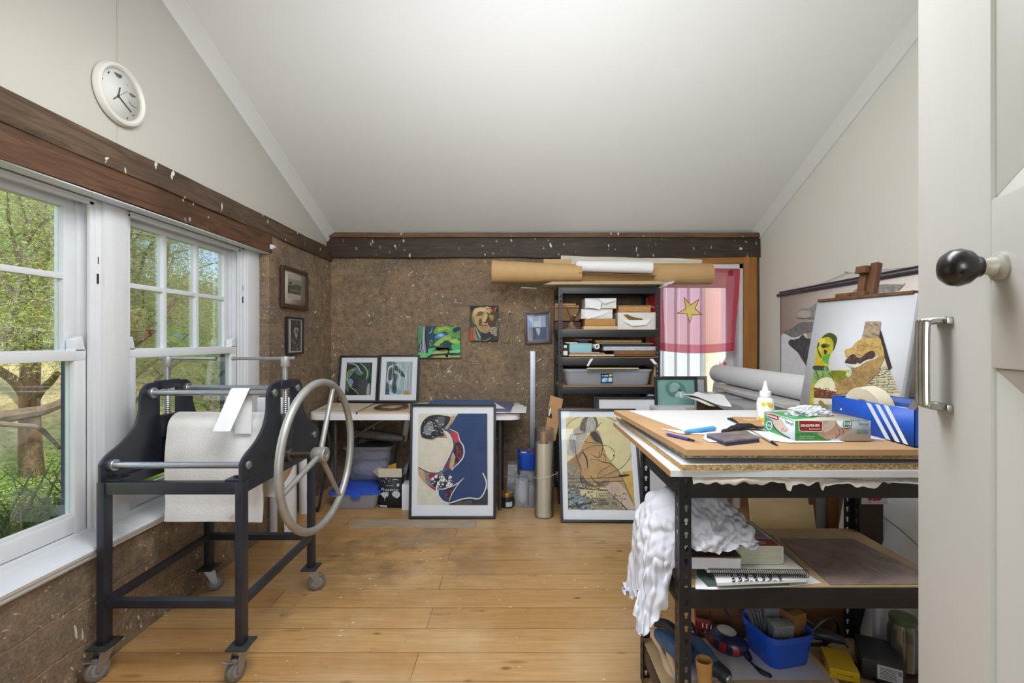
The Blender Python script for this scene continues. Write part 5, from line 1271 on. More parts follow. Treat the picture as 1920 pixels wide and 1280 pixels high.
bxp('kraft_box','kraft box in the middle stack under the white paper packets',1096.5,1154.5,597.5,3.685,.2,zc_,mat('kraft_box_card','#b4864f',.75,0,.06,9),bev=.008)
zc2=P(0,597.5,3.685).z+.0008
def packet(name,label,px0,px1,yt,Y,dep,zb,seed=1,m_=None):
 """paper-wrapped packet: soft box with folded end flaps and a torn gap"""
 x0,x1=P(px0,0,Y).x,P(px1,0,Y).x;zt_=P(0,yt,Y).z
 t=thing(name,label,'packet',((x0+x1)/2,Y+dep/2,zb))
 b=bmesh.new();bmesh.ops.create_cube(b,size=1);bmesh.ops.subdivide_edges(b,edges=b.edges[:],cuts=7,use_grid_fill=True)
 for v_ in b.verts:
  p=v_.co.copy();d=noise.noise(p*4+V(seed,0,0))*.03+noise.noise(p*11+V(0,seed,0))*.012
  v_.co=V((x0+x1)/2+p.x*(x1-x0)+d*.15*(p.z>-.49),Y+dep/2+p.y*dep+d*.2,zb+(p.z+.5)*(zt_-zb)+(d*.25*(zt_-zb)if p.z>-.4 else 0))
 m=MB();m.bm(b);m.build('wrap',m_ or PAPER_W,t,sharp=20)
 return t,x0,x1,zb,zt_
WPK=mat('white_packet_paper','#d9d8d4',.7,0,.06,14,.3,40)
t,x0,x1,za,zb_=packet('paper_packet','white wrapped paper packet on the kraft box, second shelf',1090,1148.5,579.5,3.69,.2,zc2,3,WPK)
m=MB();m.add([V(x0+.03,3.688,zb_-.006),V(x1-.02,3.688,zb_-.01),V(x1-.07,3.682,za+.03),V(x0+.05,3.676,za-.004),V(x0+.02,3.684,za+.02)],[[0,1,2,3,4]]);m.build('flap',PAPER,t,sharp=0)
t,x0,x1,za,zb_=packet('paper_packet','torn white paper packet topmost of the middle stack, second shelf',1097,1155.5,559,3.68,.21,zb_+.006,7,WPK)
m=MB();m.add([V(x0+.004,3.677,zb_-.004),V(x0+.13,3.670,zb_-.03),V(x0+.115,3.660,za-.012),V(x0+.01,3.672,za+.01)],[[0,1,2,3]]);m.add([V(x0+.10,3.677,zb_),V(x1,3.677,zb_),V(x1-.005,3.670,zb_-.02),V(x0+.15,3.660,zb_-.045)],[[0,1,2,3]]);m.build('flap',PAPER,t,sharp=0)
m=MB();m.box((x0+.112,3.672,(za+zb_)/2-.01),(.035,.004,.022));m.build('torn_gap',mat('brown_inside','#7d5730',.8),t)
t,x0,x1,za,zb_=packet('paper_packet','big torn white paper packet at the right end of the second shelf',1158.5,1231,585.5,3.67,.22,z,11,WPK)
m=MB();pts=[(1169,590),(1176,589),(1187,594),(1204,597),(1206,600),(1190,601),(1180,600)];m.poly([P(x,y,3.664)for x,y in pts]);m.build('torn_gap',MATS['brown_inside'],t,sharp=0)
m=MB();m.add([P(1166,601,3.66),P(1186,611,3.650),P(1212,609,3.655),P(1222,597,3.66),P(1205,600,3.662),P(1178,600,3.662)],[[0,1,2,3,4,5]]);m.build('flap',PAPER,t,sharp=0)
t,x0,x1,za,zb_=packet('card_packet','brown edged packet of card on the big torn packet, second shelf',1160,1220,573.5,3.67,.2,zb_+.004,15,mat('brown_card_edges','#b98b52',.8,0,.1,30))
m=MB();m.grid(lambda u,v:V(x0-.005+(x1-x0+.035)*u,3.66+.22*v,zb_+.003+.004*noise.noise(V(u*5,v*4,1))-.02*max(0,u-.88)*6),16,8,.0008);m.build('wrap_flap',PAPER_W,t)
# ---- third shelf
z=ZL[2]+.0005
bt=thing('amber_bottle','small amber bottle with a white cap and label on the third shelf','bottle',P(1060,668,3.66));bc=V(P(1060,0,3.67).x,3.67,z)
m=MB();m.lathe([(0,0),(.017,0),(.019,.003),(.019,.052),(.015,.062),(.0085,.068),(.0085,.074),(0,.074)],bc,(0,0,1),24);m.build('glass',mat('amber_glass','#4a2c1a',.12,0,.1,10),bt)
m=MB();m.lathe([(.0193,.014),(.0195,.015),(.0195,.046),(.0193,.047)],bc,(0,0,1),24,cap=False);m.build('paper_label',PAPER,bt);m=MB();m.lathe([(.0105,.070),(.0125,.071),(.0125,.090),(.0115,.092),(0,.092)],bc,(0,0,1),24,cap=False);m.build('cap',PAPER,bt)
j=jar('dark_jar','dark lidded jar behind the amber bottle on the third shelf',V(P(1054,0,3.78).x,3.78,z),.032,.105,MATS['dark_jar'],mat('slate_lid','#34424e',.5),None)
flat_=[('paper_pile','uneven pile of pale papers under the teal box, third shelf',1067,1152,667.6,664.5,3.655,.30,'#c9beb0'),('brown_folder','brown folder on the pale papers under the teal box',1068,1134,664.2,661.3,3.66,.28,'#a57c4e'),('paper_pile','thin pale papers directly under the teal box',1069,1124,661,660.0,3.66,.26,'#cfc5cb')]
def slab(name,label,px0,px1,yb,yt,Y,dep,c_,tilt=0):
 zb,zt_=P(0,yb,Y).z,P(0,yt,Y).z;x0,x1=P(px0,0,Y).x,P(px1,0,Y).x
 zb=max(zb,z);m=MB();m.hexa([(x0,Y,zb),(x1,Y,zb+tilt),(x1,Y+dep,zb+tilt),(x0,Y+dep,zb)],[(x0,Y,zt_),(x1,Y,zt_+tilt),(x1,Y+dep,zt_+tilt),(x0,Y+dep,zt_)],.0008)
 o=m.build(name,mat('slab'+c_,c_,.75,0,.14,25));tag(o,label,{'paper_pile':'papers','brown_folder':'folder'}.get(name,'board'));return o
for a in flat_:slab(*a)
tbx=thing('teal_box','pale teal box with a green top on the third shelf','box',P(1088,660,3.66));x0,x1=P(1068,0,3.66).x,P(1109.5,0,3.66).x;za,zb_=P(0,659.8,3.66).z,P(0,645.5,3.66).z
m=MB();m.span((x0,3.66,za),(x1,3.86,zb_),.002);m.build('body',mat('teal_card','#8ec3cf',.6,0,.05,6),tbx);m=MB();m.span((x0-.0005,3.659,zb_),(x1+.0005,3.861,zb_+.008),.001);m.build('lid',mat('green_card_lid','#9dbf9c',.6,0,.05,6),tbx)
zz=zb_+.0085
m=MB();m.span((P(1061,0,3.66).x,3.67,zz),(P(1083,0,3.66).x,3.80,zz+.008),.001);tag(m.build('white_pad',PAPER),'white note pad on the left end of the teal box','pad')
m=MB();m.span((P(1084,0,3.72).x,3.72,zz),(P(1103,0,3.72).x,3.84,zz+.022),.001);tag(m.build('navy_box',mat('navy_card','#2b3a78',.6,0,.1)),'small navy box on the teal box','box')
m=MB();m.span((P(1078,0,3.72).x,3.72,zz+.0225),(P(1110,0,3.72).x,3.86,zz+.033),.001);tag(m.build('tan_board',mat('tan_board_card','#a28a68',.75,0,.1,9)),'tan board lying on the small navy box','board')
slab('brown_board','rough brown boards at the right bottom of the third shelf',1150,1231,667.8,664.5,3.66,.3,'#6d4e33');slab('brown_board','split brown board above the rough boards, third shelf',1152,1231,664.2,657.5,3.665,.28,'#7f5a34')
slab('long_grey_box','long pale grey box under the black folders, third shelf',1132,1231,656.9,649.5,3.66,.30,'#b9bcc4')
slab('black_folder','black folder lying on the long pale grey box',1128,1218,649,645.5,3.67,.28,'#25282d');slab('grey_board','thin grey board on the black folder, third shelf',1120,1225,645,642.5,3.68,.25,'#6c6a68')
slab('tan_strip','long tan board topmost on the third shelf',1117,1203,641.9,637,3.70,.25,'#b08b5a')
a,b=V(P(1118,0,3.66).x,3.645,P(0,649,3.66).z),V(P(1112,0,3.8).x,3.80,P(0,649,3.66).z)
m=MB();m.lathe([(.010,0),(.020,0),(.0205,.002),(.0205,.15),(.020,.152),(.010,.152),(.010,0)],a+V(.005,0,-.001),V(-.13,.98,-.0),28,cap=False);tag(m.build('tape_roll',PAPER),'small white paper roll on its side between teal box and grey box','roll')
m=MB();m.box((a.x+.005,a.y+.06,P(0,655.5,3.66).z),(.045,.1,.012),.003);tag(m.build('roll_rest',BLACK_PL),'small black box under the white paper roll','box')
for i,(q,lb)in enumerate((([(1107,672),(1112.5,672),(1103,687),(1100,685)],'strip of white tape at the middle of the third shelf beam'),([(1218,673),(1224,672),(1233,682.5),(1227,683)],'strip of white tape at the right end of the third shelf beam'))):
 m=MB();p=[P(x,y,3.6285)for x,y in q];n=4;m.add(p+[k+V(0,.0008,0)for k in p],[[0,1,2,3],[7,6,5,4]]+[[k,(k+1)%4,(k+1)%4+4,k+4]for k in range(4)]);tag(m.build('tape_strip',PAPER),lb,'tape')
 # ---- fourth shelf: long clear box
z=ZL[3]+.0005
t=tub('long_storage_box','long clear plastic storage box with a blue label on the fourth shelf',P(1059,0,3.66).x,P(1222,0,3.66).x,3.66,3.98,z,P(0,692,3.66).z-z,MATS['milky_plastic'],'storage box',.022,.003,.010)
A=Art(basis(P(1126,717,3.668),(1,0,0),(0,0.0,1)),22/F*3.668,17/F*3.668,(1040,620,9.6),C('#1c2338',.4))
A.fill(C('#2d8fd6',.4),[(838,840),(958,840),(958,920),(845,920)],False);A.fill(C('#b4d6ea',.4),[(845,880),(900,845),(940,860),(900,915),(850,912)]);A.fill(C('#bfe0ef',.4),[(962,840),(1028,840),(1025,912),(962,912)],False);A.fill(C('#d8d36a',.4),[(975,785),(1005,775),(1028,795),(1010,820),(980,815)]);A.fill(C('#6c7d8f',.4),[(885,790),(960,790),(960,822),(885,822)],False);A.line(C('#d6dee6',.4),[(845,808),(875,806)],14,False,False);A.line(C('#d6dee6',.4),[(890,806),(955,806)],10,False,False)
A.mb.M=A.mb.M;o=A.build(t,'paper_label');
for v_ in o.data.vertices:v_.co.y+=(v_.co.z-.0)*0
o.location.y-=.013
cloth_lump('red_yellow_tin','',(P(1208,0,3.72).x,3.74,z+.035),.03,.03,.025,mat('red_yellow','#b98f3c',.6,0,.3,30),seed=2,parent=t);cloth_lump('orange_bundle','',(P(1072,0,3.72).x,3.74,z+.035),.025,.03,.025,mat('faded_orange','#c0886a',.6,0,.2,30),seed=6,parent=t)
zz=P(0,692,3.66).z+.001
m=MB();m.span((.38,3.67,zz),(1.07,3.95,zz+.004),.0005);tag(m.build('black_sheet',BLACK_PL),'black sheet lying over the long clear storage box','board')
o=flat([(1100,690.3),(1198,689.8),(1196,687.6),(1104,688)],zz+.011,.006,'yellow_card',mat('pale_yellow_card','#d9d3a8',.7,0,.04));tag(o,'pale yellow card on the black sheet above the storage box','card')
m=MB();m.span((P(1226,0,3.7).x,3.69,z),(P(1231,0,3.7).x,3.90,P(0,685,3.7).z),.001);tag(m.build('pale_strip',WOOD_L),'narrow pale wood strip standing at the right end of the fourth shelf','board')
z=ZL[4]+.0005
m=MB();m.span((.40,3.70,z),(.62,3.95,z+.19),.004);tag(m.build('brown_carton',CARD),'brown carton in the dark on the fifth shelf above the nude drawing','box')
m=MB();m.tube(smooth_open([V(.68,3.75,z+.02),V(.69,3.74,z+.1),V(.72,3.73,z+.19),V(.74,3.74,z+.22)],4),.025,12);tag(m.build('olive_cloth_roll',mat('olive_cloth','#4d5130',.9,0,.2,20)),'olive rolled cloth standing on the fifth shelf','cloth')
o=bxp('white_lettered_box','dark box with white stamped letters under the fourth shelf',1212,1231,737,3.64,.2,.75,BLACK_PL)
m=MB()
for i in range(6):m.box(P(1215.5+i*2.7,740.5,3.638),(.007 if i%2 else .005,.001,.014))
m.build('stamped_letters',PAPER,o)
m=MB();m.span((.93,3.64,.525),(1.06,3.84,.749),.003);tag(m.build('dark_carton',BLACK_PL),'dark carton standing on the fifth shelf at its right end','box')
# - flag at the window
FLG=NT('sheer_red_cotton');FLG.n.remove(FLG.b)
tr_=FLG.n.new('ShaderNodeBsdfTransparent');tr_.inputs[0].default_value=(1,.86,.90,1)
df_=FLG.n.new('ShaderNodeBsdfDiffuse');df_.inputs[0].default_value=lin('#e04a55');tl_=FLG.n.new('ShaderNodeBsdfTranslucent');tl_.inputs[0].default_value=lin('#f2a0a8')
m1=FLG.n.new('ShaderNodeMixShader');m1.inputs[0].default_value=.5;FLG.l.new(df_.outputs[0],m1.inputs[1]);FLG.l.new(tl_.outputs[0],m1.inputs[2])
m2=FLG.n.new('ShaderNodeMixShader');m2.inputs[0].default_value=.27;FLG.l.new(tr_.outputs[0],m2.inputs[1]);FLG.l.new(m1.outputs[0],m2.inputs[2]);FLG.l.new(m2.outputs[0],FLG.out.inputs[0]);FLG=FLG.m
YFl=4.022
TL,TR,BR_,BL_=P(1212,505,YFl),P(1388,504,YFl),P(1377,657,YFl),P(1222,655,YFl)
fl=thing('red_flag','sheer red flag with a yellow star hung over the back window','flag',(TL+BR_)/2)
def flag(u,v):
 p=TL.lerp(TR,u).lerp(BL_.lerp(BR_,u),v);f=sin(u*30+v*2)*.006*(1-u)*(.4+v)+.010*sin(u*11-v*4)*v+.006*noise.noise(V(u*4,v*5,3));
 sag=.028*sin(pi*u)*v-.012*sin(pi*u)*(1-v)
 return p+V(0,f,-sag)
m=MB();m.grid(flag,70,50,.0004);m.build('cloth',FLG,fl,sharp=0)
def flag_edge(u,v):
 return flag(u,.90+.10*v)+V(0,-.003,0)
m=MB();m.grid(flag_edge,60,4,.0004);m.build('hem',FLG,fl,sharp=0)
m=MB();m.grid(lambda u,v:flag(.0+.16*u,v)+V(0,-.004-.012*sin(pi*u),0),12,40,.0004);m.build('side_fold',FLG,fl,sharp=0)
m=MB();m.grid(lambda u,v:flag(.95+.05*u,v)+V(0,-.003,0),4,40,.0004);m.build('hem',FLG,fl,sharp=0)
Ms=basis(V(P(1262,0,YFl).x,YFl-.022,P(0,612,YFl).z),(1,0,0),(0,0,1));star=[(435,510),(508,590),(597,530),(555,630),(630,695),(525,695),(498,785),(467,685),(362,680),(455,630)]
cxs,cys=500,650
A=Art(Ms,.26,.26,(1200,460,5.333),C('#8a4a2c'),.0002);A.mb.f.clear();A.mb.fm.clear()
A.fill(C('#8a4a2c',.8,.15),star,False);A.fill(mat('star_yellow_cotton','#f0dd7a',.8,0,.06),[(cxs+(x-cxs)*.84,cys+(y-cys)*.84)for x,y in star],False);A.build(fl,'star')
# - framed things by the back window
GRF=wood('grey_frame_wood','#8a7d70','#5d534a',2)
bl=V(1.13,3.47,.36);ur=V(.33,-.0,0)
t=framed('empty_picture','large grey wooden frame leaning behind the teal sea print by the window',V(1.125,3.60,.36),(1,0,0),(0,.06,.63),.345,.63,.020,.02,GRF,MOUNT,.0,.0,None,lambda A:A.fill(C('#9a8d80'),[(130,290),(600,290),(600,312),(130,312)],False),(1220,660,6.4),MOUNT)
def art_teal(A):
 A.fill(C('#7fa8a2',.8,.2,25),[(100,320),(600,320),(600,560),(100,560)],False);A.fill(C('#5f8a84',.8,.25,40),[(180,420),(230,370),(300,350),(380,380),(420,450),(400,520),(330,540),(220,520)])
 A.fill(C('#8fb5ad',.8,.25,40),[(240,380),(310,365),(350,420),(280,480),(230,460)]);A.fill(C('#b5cfc8',.8),[(290,520),(330,470),(370,450),(410,490),(400,530),(330,540)])
 A.line(C('#4e7a76'),[(180,500),(180,400),(240,360),(330,360),(400,430),(415,490)],7);A.fill(C('#3f5a58'),[(330,455),(360,448),(385,465),(365,475),(340,470)]);A.fill(C('#e1ebe8'),[(345,480),(365,475),(380,540),(360,540)]);A.dots(C('#4e7a76'),(240,480,300,540),12,5,3)
framed('framed_sea_print','dark framed teal print of a round swimming shape by the back window',V(P(1230,0,3.50).x,3.50,.38),(1,0,0),(0,.06,.60),(1311-1230)/F*3.52,P(0,705.5,3.55).z-.38,.020,.02,BLACK_FR,None,.0,.0,None,art_teal,(1220,660,6.4),C('#7fa8a2'))
framed('framed_sheet','black frame holding a blank white sheet behind the nude drawing',V(P(1121,0,3.50).x,3.515,.001),(1,0,0),(0,.055,.84),(1281-1121)/F*3.54,P(0,743.5,3.57).z,.016,.02,BLACK_FR,MOUNT)
framed('framed_sheet','black frame edge just left of the blank white framed sheet',V(P(1114,0,3.57).x,3.577,.001),(1,0,0),(0,.02,.86),.60,P(0,742.5,3.6).z-.004,.016,.018,BLACK_FR,MOUNT)
# - side table behind the bench with boxes, plank and canvas roll
TW=mat('white_side_table','#e8e9ec',.5,0,.04,6)
t=thing('side_table','white side table behind the bench carrying clear boxes and a plank','table',(1.36,3.02,0))
m=MB();m.span((1.0,2.46,.755),(1.70,3.60,.78),.003);m.build('tabletop',TW,t)
for x in(1.04,1.66):
 for y in(2.50,3.56):m=MB();m.span((x-.02,y-.02,0),(x+.02,y+.02,.755),.002);m.build('leg',TW,t)
MB_=glass_mat('frosted_box',(.96,.97,.98),.1,.15,.62,'#f0f3f7')
clearbox('clear_box','large clear plastic box under the grey plank by the window',P(1341,0,3.0).x,P(1395,0,3.0).x+.10,3.0,3.35,.7808,.892,None,True,m_=MB_)
t=clearbox('clear_box','clear plastic box with a printed black label under the grey plank',P(1394,0,2.62).x,P(1440,0,2.62).x+.2,2.62,2.95,.7808,.892,None,True,m_=MB_)
A=Art(basis(V(P(1394,0,2.62).x,2.618,.80),(1,0,0),(0,0,1)),.09,.075,(1280,690,10.667),C('#c9ccd2',.5),.0006)
A.fill(C('#44474d'),[(1212,665),(1420,735),(1430,785),(1212,785)],False);A.line(C('#c9ccd2'),[(1290,710),(1400,745)],12,False);A.line(C('#c9ccd2'),[(1290,735),(1400,768)],8,False);A.fill(C('#1c1d20'),[(1220,690),(1265,700),(1262,745),(1220,745)],False);A.build(t,'printed_label')
PLK=wood('grey_plank','#cfcdca','#b5b2ae',1)
o=MB();o.prism([(1.455,3.48),(1.50,3.60),(1.69,3.60),(1.66,2.46),(1.405,2.46)],.022,Matrix.Translation((0,0,.908)),.002);tag(o.build('plank',PLK),'long grey plank lying over the clear boxes beneath the canvas roll','plank')
CNV=mat('canvas_roll_cloth','#dddce0',.85,0,.04,40,.35,160)
ra,rb_=V(1.625,3.80,.9305+.071),V(1.595,2.425,.9305+.071)
t=thing('canvas_roll','thick roll of grey-white canvas lying on the plank by the right wall','roll',(ra+rb_)/2-V(0,0,.062))
m=MB();L=(rb_-ra).length;m.lathe([(.060,.01),(.066,0),(.0695,.0),(.0705,L*.5),(.0705,L),(.060,L)],ra,rb_-ra,48,cap=False);m.build('outer_turn',CNV,t)
m=MB()
for k in range(4):r=.062-.009*k;m.lathe([(r,.004+.002*k),(r,.2),(r-.002,.2),(r-.002,.004+.002*k)],ra,rb_-ra,40,cap=False)
m.lathe([(0,.03),(.05,.03),(.05,.04),(0,.04)],ra,rb_-ra,30);m.build('inner_turn',mat('canvas_inner','#a9abb8',.85,0,.05),t)
t=thing('paper_pile','heap of loose white papers on the side table edge behind the bench','papers',V(1.14,2.75,.78))
for i,(q,mm)in enumerate((([(1281,742),(1372,766),(1358,744),(1316,740)],PAPER),([(1284,744),(1330,764),(1362,764),(1326,742)],PAPER_W))):
 Ys=(2.66,2.34,2.75,2.9);p=[P(x,y,Y)for(x,y),Y in zip(q,Ys)]
 zz=max(.806,min(k.z for k in p));
 m=MB();a,b,c,d=p;m.grid(lambda u,v,a=a,b=b,c=c,d=d,i=i:a.lerp(b,u).lerp(d.lerp(c,u),v)+V(0,0,.01+.014*noise.noise(V(u*2+i,v*2,i*3.0))),12,12,.0008);m.build('sheet',mm,t)
m=MB();m.span((1.03,2.50,.781),(1.17,2.88,.855),.002);m.build('ream',mat('paper_ream_grey','#c4c1bd',.8,0,.12,20),t)
o=MB();p=[P(1327,764,2.42),P(1366,765,2.36),P(1356,763,2.5),P(1331,755,2.5)];o.hexa([V(1.0,2.50,.781),V(1.085,2.47,.781),V(1.095,2.6,.781),V(1.0,2.62,.781)],[V(1.0,2.50,.93),V(1.085,2.47,.905),V(1.095,2.6,.91),V(1.0,2.62,.935)],.001)
tag(o.build('dark_board_stack',mat('dark_board_edges','#4a423a',.7,0,.4,50)),'short stack of dark edged boards behind the rear edge of the bench','board stack')
# - hanging scroll on the right wall
xs=XR-.014
def R_(px,py,x=xs):return PX(px,py,x)
def sc_pt(px,py):p=R_(px,py);return p
sl=thing('hanging_scroll','ink landscape scroll hanging from a dark rod on the right wall','scroll',V(XR-.01,3.1,.97))
zt_,zb_=1.625,.972;y_far,y_near=3.72,2.05
m=MB();m.span((XR-.010,y_near,zb_-.0),(XR-.0075,y_far,zt_));
SCP=mat('scroll_paper','#efe4db',.8,0,.03,3);m.build('scroll_sheet',SCP,sl)
A=Art(basis(V(XR-.0112,y_far,zb_),(0,-1,0),(0,0,1)),y_far-y_near,zt_-zb_,(1420,460,4),SCP,.0008)
A.fill(C('#f0eff3'),[(155,700),(360,640),(360,1020),(150,990)]);gk=C('#57585f',.8,.5,30);lg=C('#a7a4a3',.8,.35,30)
A.fill(lg,[(290,520),(325,475),(390,470),(450,430),(600,420),(600,520),(420,560),(360,545),(310,550)]);A.fill(C('#8b898a',.8,.4,30),[(185,650),(260,620),(320,580),(420,570),(600,520),(600,640),(400,650),(280,690),(220,668)])
A.fill(C('#c6bfba'),[(300,530),(330,490),(400,500),(380,540)]);A.fill(gk,[(235,740),(250,705),(300,710),(340,670),(400,700),(620,640),(620,1000),(420,960),(345,868),(300,800)]);A.line(C('#3f4046'),[(250,720),(330,700),(400,730)],10);A.line(C('#3f4046'),[(260,760),(330,800),(360,860)],8)
A.fill(lg,[(720,340),(850,300),(1000,290),(1100,300),(1000,360),(800,380)]);A.line(C('#6a6768'),[(1060,340),(1110,285)],8);A.line(C('#3f4046'),[(295,545),(350,550),(420,540)],5)
A.build(sl,'ink_landscape')
m=MB();ROD=mat('dark_plum_rod','#3b3344',.4,0,.2,10)
m.cyl((XR-.016,y_near,zt_+.0),(XR-.016,y_far+.035,zt_-.0),.011,seg=14);m.cyl((XR-.012,y_near,zt_+.028),(XR-.012,y_far+.015,zt_+.022),.006,seg=10);m.build('top_rod',ROD,sl)
m=MB();m.cyl((XR-.014,y_near,zb_),(XR-.014,y_far+.01,zb_),.008,seg=12);m.build('bottom_rod',mat('slate_rod','#8a8fae',.5),sl)
m=MB();m.span((XR-.012,y_far-.004,zb_),(XR-.010,y_far+.006,zt_));m.build('side_border',ROD,sl)
m=MB();nl=R_(1587,512,XR-.012);m.tube([V(XR-.014,y_far-.35,zt_+.01),nl,V(XR-.014,y_near+.2,zt_+.01)],.0014,6);m.build('hanging_cord',mat('grey_cord','#8c8880',.8),sl)
m=MB();m.cyl(nl+V(.012,0,.004),nl+V(-.012,0,.008),.003,seg=8);m.build('nail',STEEL,sl)
# - easel with collage
E=V(1.495,2.37,.0)
tl=P(1532.5,566,2.40);trr=P(1719,549,1.945);u_=trr-tl;u_.z=0
n_=V(-u_.y,u_.x,0).normalized();n_=n_ if n_.x<0 else-n_
lv=V(0,0,1)*.60-n_*.13
bl=tl-lv*1.0
ur=u_.normalized();W_c,H_c=u_.length+.004,lv.length
EW=wood('easel_wood','#7a5232','#452a17',2);
es=thing('easel','old brown wooden artist easel behind the blue shoe box','easel',V(1.60,2.15,0))
cv=thing('collage_canvas','white canvas with a green head and map collage standing on the easel','painting',bl+u_*.5)
Mc=basis(bl,u_,lv)
m=MB(Mc);m.span((0,0,-.02),(W_c,H_c,-.0014),.002);m.build('stretcher',mat('canvas_edge_white','#d5d7db',.7,0,.03),cv)
def art_coll(A):
 yg=C('#b3a92c',.7,.35,40);dkg=C('#3f4a1c',.7,.4,50);gr=C('#4e9a2c',.7,.3,40);tan=C('#b08f56',.75,.3,45);tn2=C('#c2a35f',.75,.25,45)
 brn=C('#4a3330',.7,.3,60)
 A.fill(yg,[(330,740),(345,640),(355,480),(380,380),(440,290),(520,240),(600,260),(640,320),(610,430),(560,520),(525,600),(520,700),(560,740),(700,735),(800,740),(845,720),(840,800),(720,880),(630,905),(590,880),(500,900),(400,920),(330,960),(330,1190),(270,1190),(285,1040),(300,900)])
 A.fill(dkg,[(370,420),(440,300),(520,242),(600,262),(638,322),(615,420),(585,480),(590,380),(550,310),(480,300),(430,340),(400,400),(385,460),(440,570),(400,540)]);A.fill(C('#6d6a1f'),[(430,400),(480,380),(540,400),(530,430),(450,445)]);A.fill(C('#262b17'),[(425,410),(450,395),(500,405),(490,430),(440,440)]);A.fill(C('#262b17'),[(465,470),(500,480),(490,530),(468,520)]);A.fill(C('#c9bd3a'),[(400,330),(470,310),(480,360),(410,390)])
 A.fill(gr,[(450,560),(540,520),(525,600),(520,660),(460,620)]);A.fill(C('#c79a17'),[(350,620),(440,640),(470,680),(350,680)]);A.fill(C('#29402f'),[(330,680),(500,690),(515,745),(440,740),(330,735)]);A.fill(C('#5f8f7a'),[(460,700),(505,700),(500,760),(470,750)])
 A.fill(C('#7fa05a',.7,.3),[(330,750),(440,750),(560,760),(570,830),(480,850),(380,900),(310,900)]);A.dots(dkg,(315,740,480,900),26,12,3);A.fill(C('#7e7f1c',.7,.4),[(570,745),(780,765),(770,830),(640,890),(590,830)]);A.fill(C('#b9d2a4'),[(760,780),(845,720),(840,800),(780,830)]);A.line(C('#33391a'),[(520,780),(570,820),(600,890)],12)
 A.fill(C('#dad9b3'),[(335,965),(380,890),(450,845),(530,835),(590,880),(640,1020),(560,1010),(400,985)]);A.fill(C('#6c3c2a',.75,.4,60),[(335,968),(470,1000),(600,1020),(645,1030),(645,1070),(580,1120),(450,1120),(330,1100)],False);A.dots(C('#9a6b4a'),(340,980,640,1100),40,8,4,2)
 A.fill(C('#d3d1bb'),[(330,1110),(590,1120),(590,1200),(330,1190)],False);A.fill(C('#8a7748'),[(400,1150),(440,1150),(520,1240),(480,1250),(400,1190)])
 A.fill(C('#cfc8a6',.8,.12,60),[(910,1040),(1180,780),(1280,580),(1330,740),(1380,800),(1430,940),(1470,1060),(1480,1150),(900,1150)],False)
 for k in range(11):A.line(C('#6d6a5a'),[(1190-k*22,720+k*32),(1330+k*14,690+k*34)],6,False,False)
 for k in range(11):A.dots(C('#55534a'),(1190-k*20,715+k*32,1330+k*12,735+k*32),12,6,k,1.6)
 A.fill(C('#33282a',.7,.2),[(1222,195),(1240,230),(1380,705),(1335,745),(1290,600),(1210,310)],False)
 A.fill(tan,[(620,910),(720,880),(840,800),(845,705),(960,680),(1060,620),(1150,575),(1200,560),(1260,480),(1280,560),(1230,680),(1180,780),(1080,890),(990,980),(920,1035),(760,1050),(640,1060),(640,1000)])
 A.fill(tn2,[(755,470),(840,440),(900,370),(990,315),(1060,300),(1210,310),(1240,380),(1270,480),(1240,560),(1160,560),(1150,500),(1100,485),(1030,520),(960,575),(900,540),(850,530),(780,565),(750,520)])
 A.fill(C('#a8957c',.75,.3,60),[(1025,90),(1235,90),(1225,200),(1205,320),(1100,320),(975,310),(1000,230)],False)
 A.fill(C('#d9d8d0'),[(760,650),(900,665),(960,640),(1060,600),(1170,560),(1190,575),(1050,625),(940,690),(850,710)]);A.fill(C('#9cc3d6'),[(1150,545),(1190,545),(1180,575),(1150,570)])
 A.fill(brn,[(752,635),(800,570),(870,535),(920,570),(970,580),(1030,530),(1100,490),(1150,505),(1160,550),(1120,590),(1040,600),(970,650),(940,655),(920,630),(880,660),(800,655)])
 rnd=random.Random(5);ln=C('#6b5638');l2=C('#6e6570')
 for(x0,y0,x1,y1,n,c_)in((1000,110,1220,300,34,C('#4e4038')),(800,340,1240,540,60,ln),(660,700,1200,1030,150,l2),(700,700,1200,1030,80,ln),(780,560,1140,640,30,C('#8d776c'))):
  for k in range(n):
   x,y=rnd.uniform(x0,x1),rnd.uniform(y0,y1)
   if c_ in(ln,l2)and y0==700 and(x+y>2040 or x*.9+y<1480 or(x<850 and y<830)):continue
   if y0==340 and(x+y<1290 or y>480 and x>940):continue
   if y0==560 and abs(y-(610-(x-780)*.16))>35:continue
   a=rnd.uniform(.4,.9)if y0==110 else rnd.uniform(-1,1.2);l=rnd.uniform(18,46)
   A.line(c_,[(x,y),(x+l*.5*cos(a)+4,y+l*.5*sin(a)-5),(x+l*cos(a),y+l*sin(a))],4)
CG=C('#d3d6dc',.75,.02)
A=Art(Mc,W_c,H_c,(1480,590,7.1125),CG);art_coll(A);A.build(cv)
mid=tl+u_*.44-n_*.05
top=P(1637,492,mid.y+.02);back=-n_
def strut(m,a,b,w,d,x=ur):
 a,b=Vector(a),Vector(b);ax=(b-a);L=ax.length;q=basis(a,x,ax);m.prism([(-w/2,0),(w/2,0),(w/2,L),(-w/2,L)],d,q@Matrix.Translation((0,0,-d/2)),.002)
lz=lv.normalized()
pt=tl+u_*.465-n_*.045+lz*.0
mast_top=pt+lz*.155;
for s in(-1,1):
 m=MB();o=ur*(.024*s);strut(m,pt+o-lz*1.35,mast_top+o+lz*(.012 if s>0 else 0),.034,.03);m.build('mast',EW,es)
m=MB();c_=pt+lz*.14-ur*.012+n_*.025;m.box(c_,(.05,.05,.035),.004,Matrix((ur,n_,lz)).transposed());m.build('mast_block',EW,es)
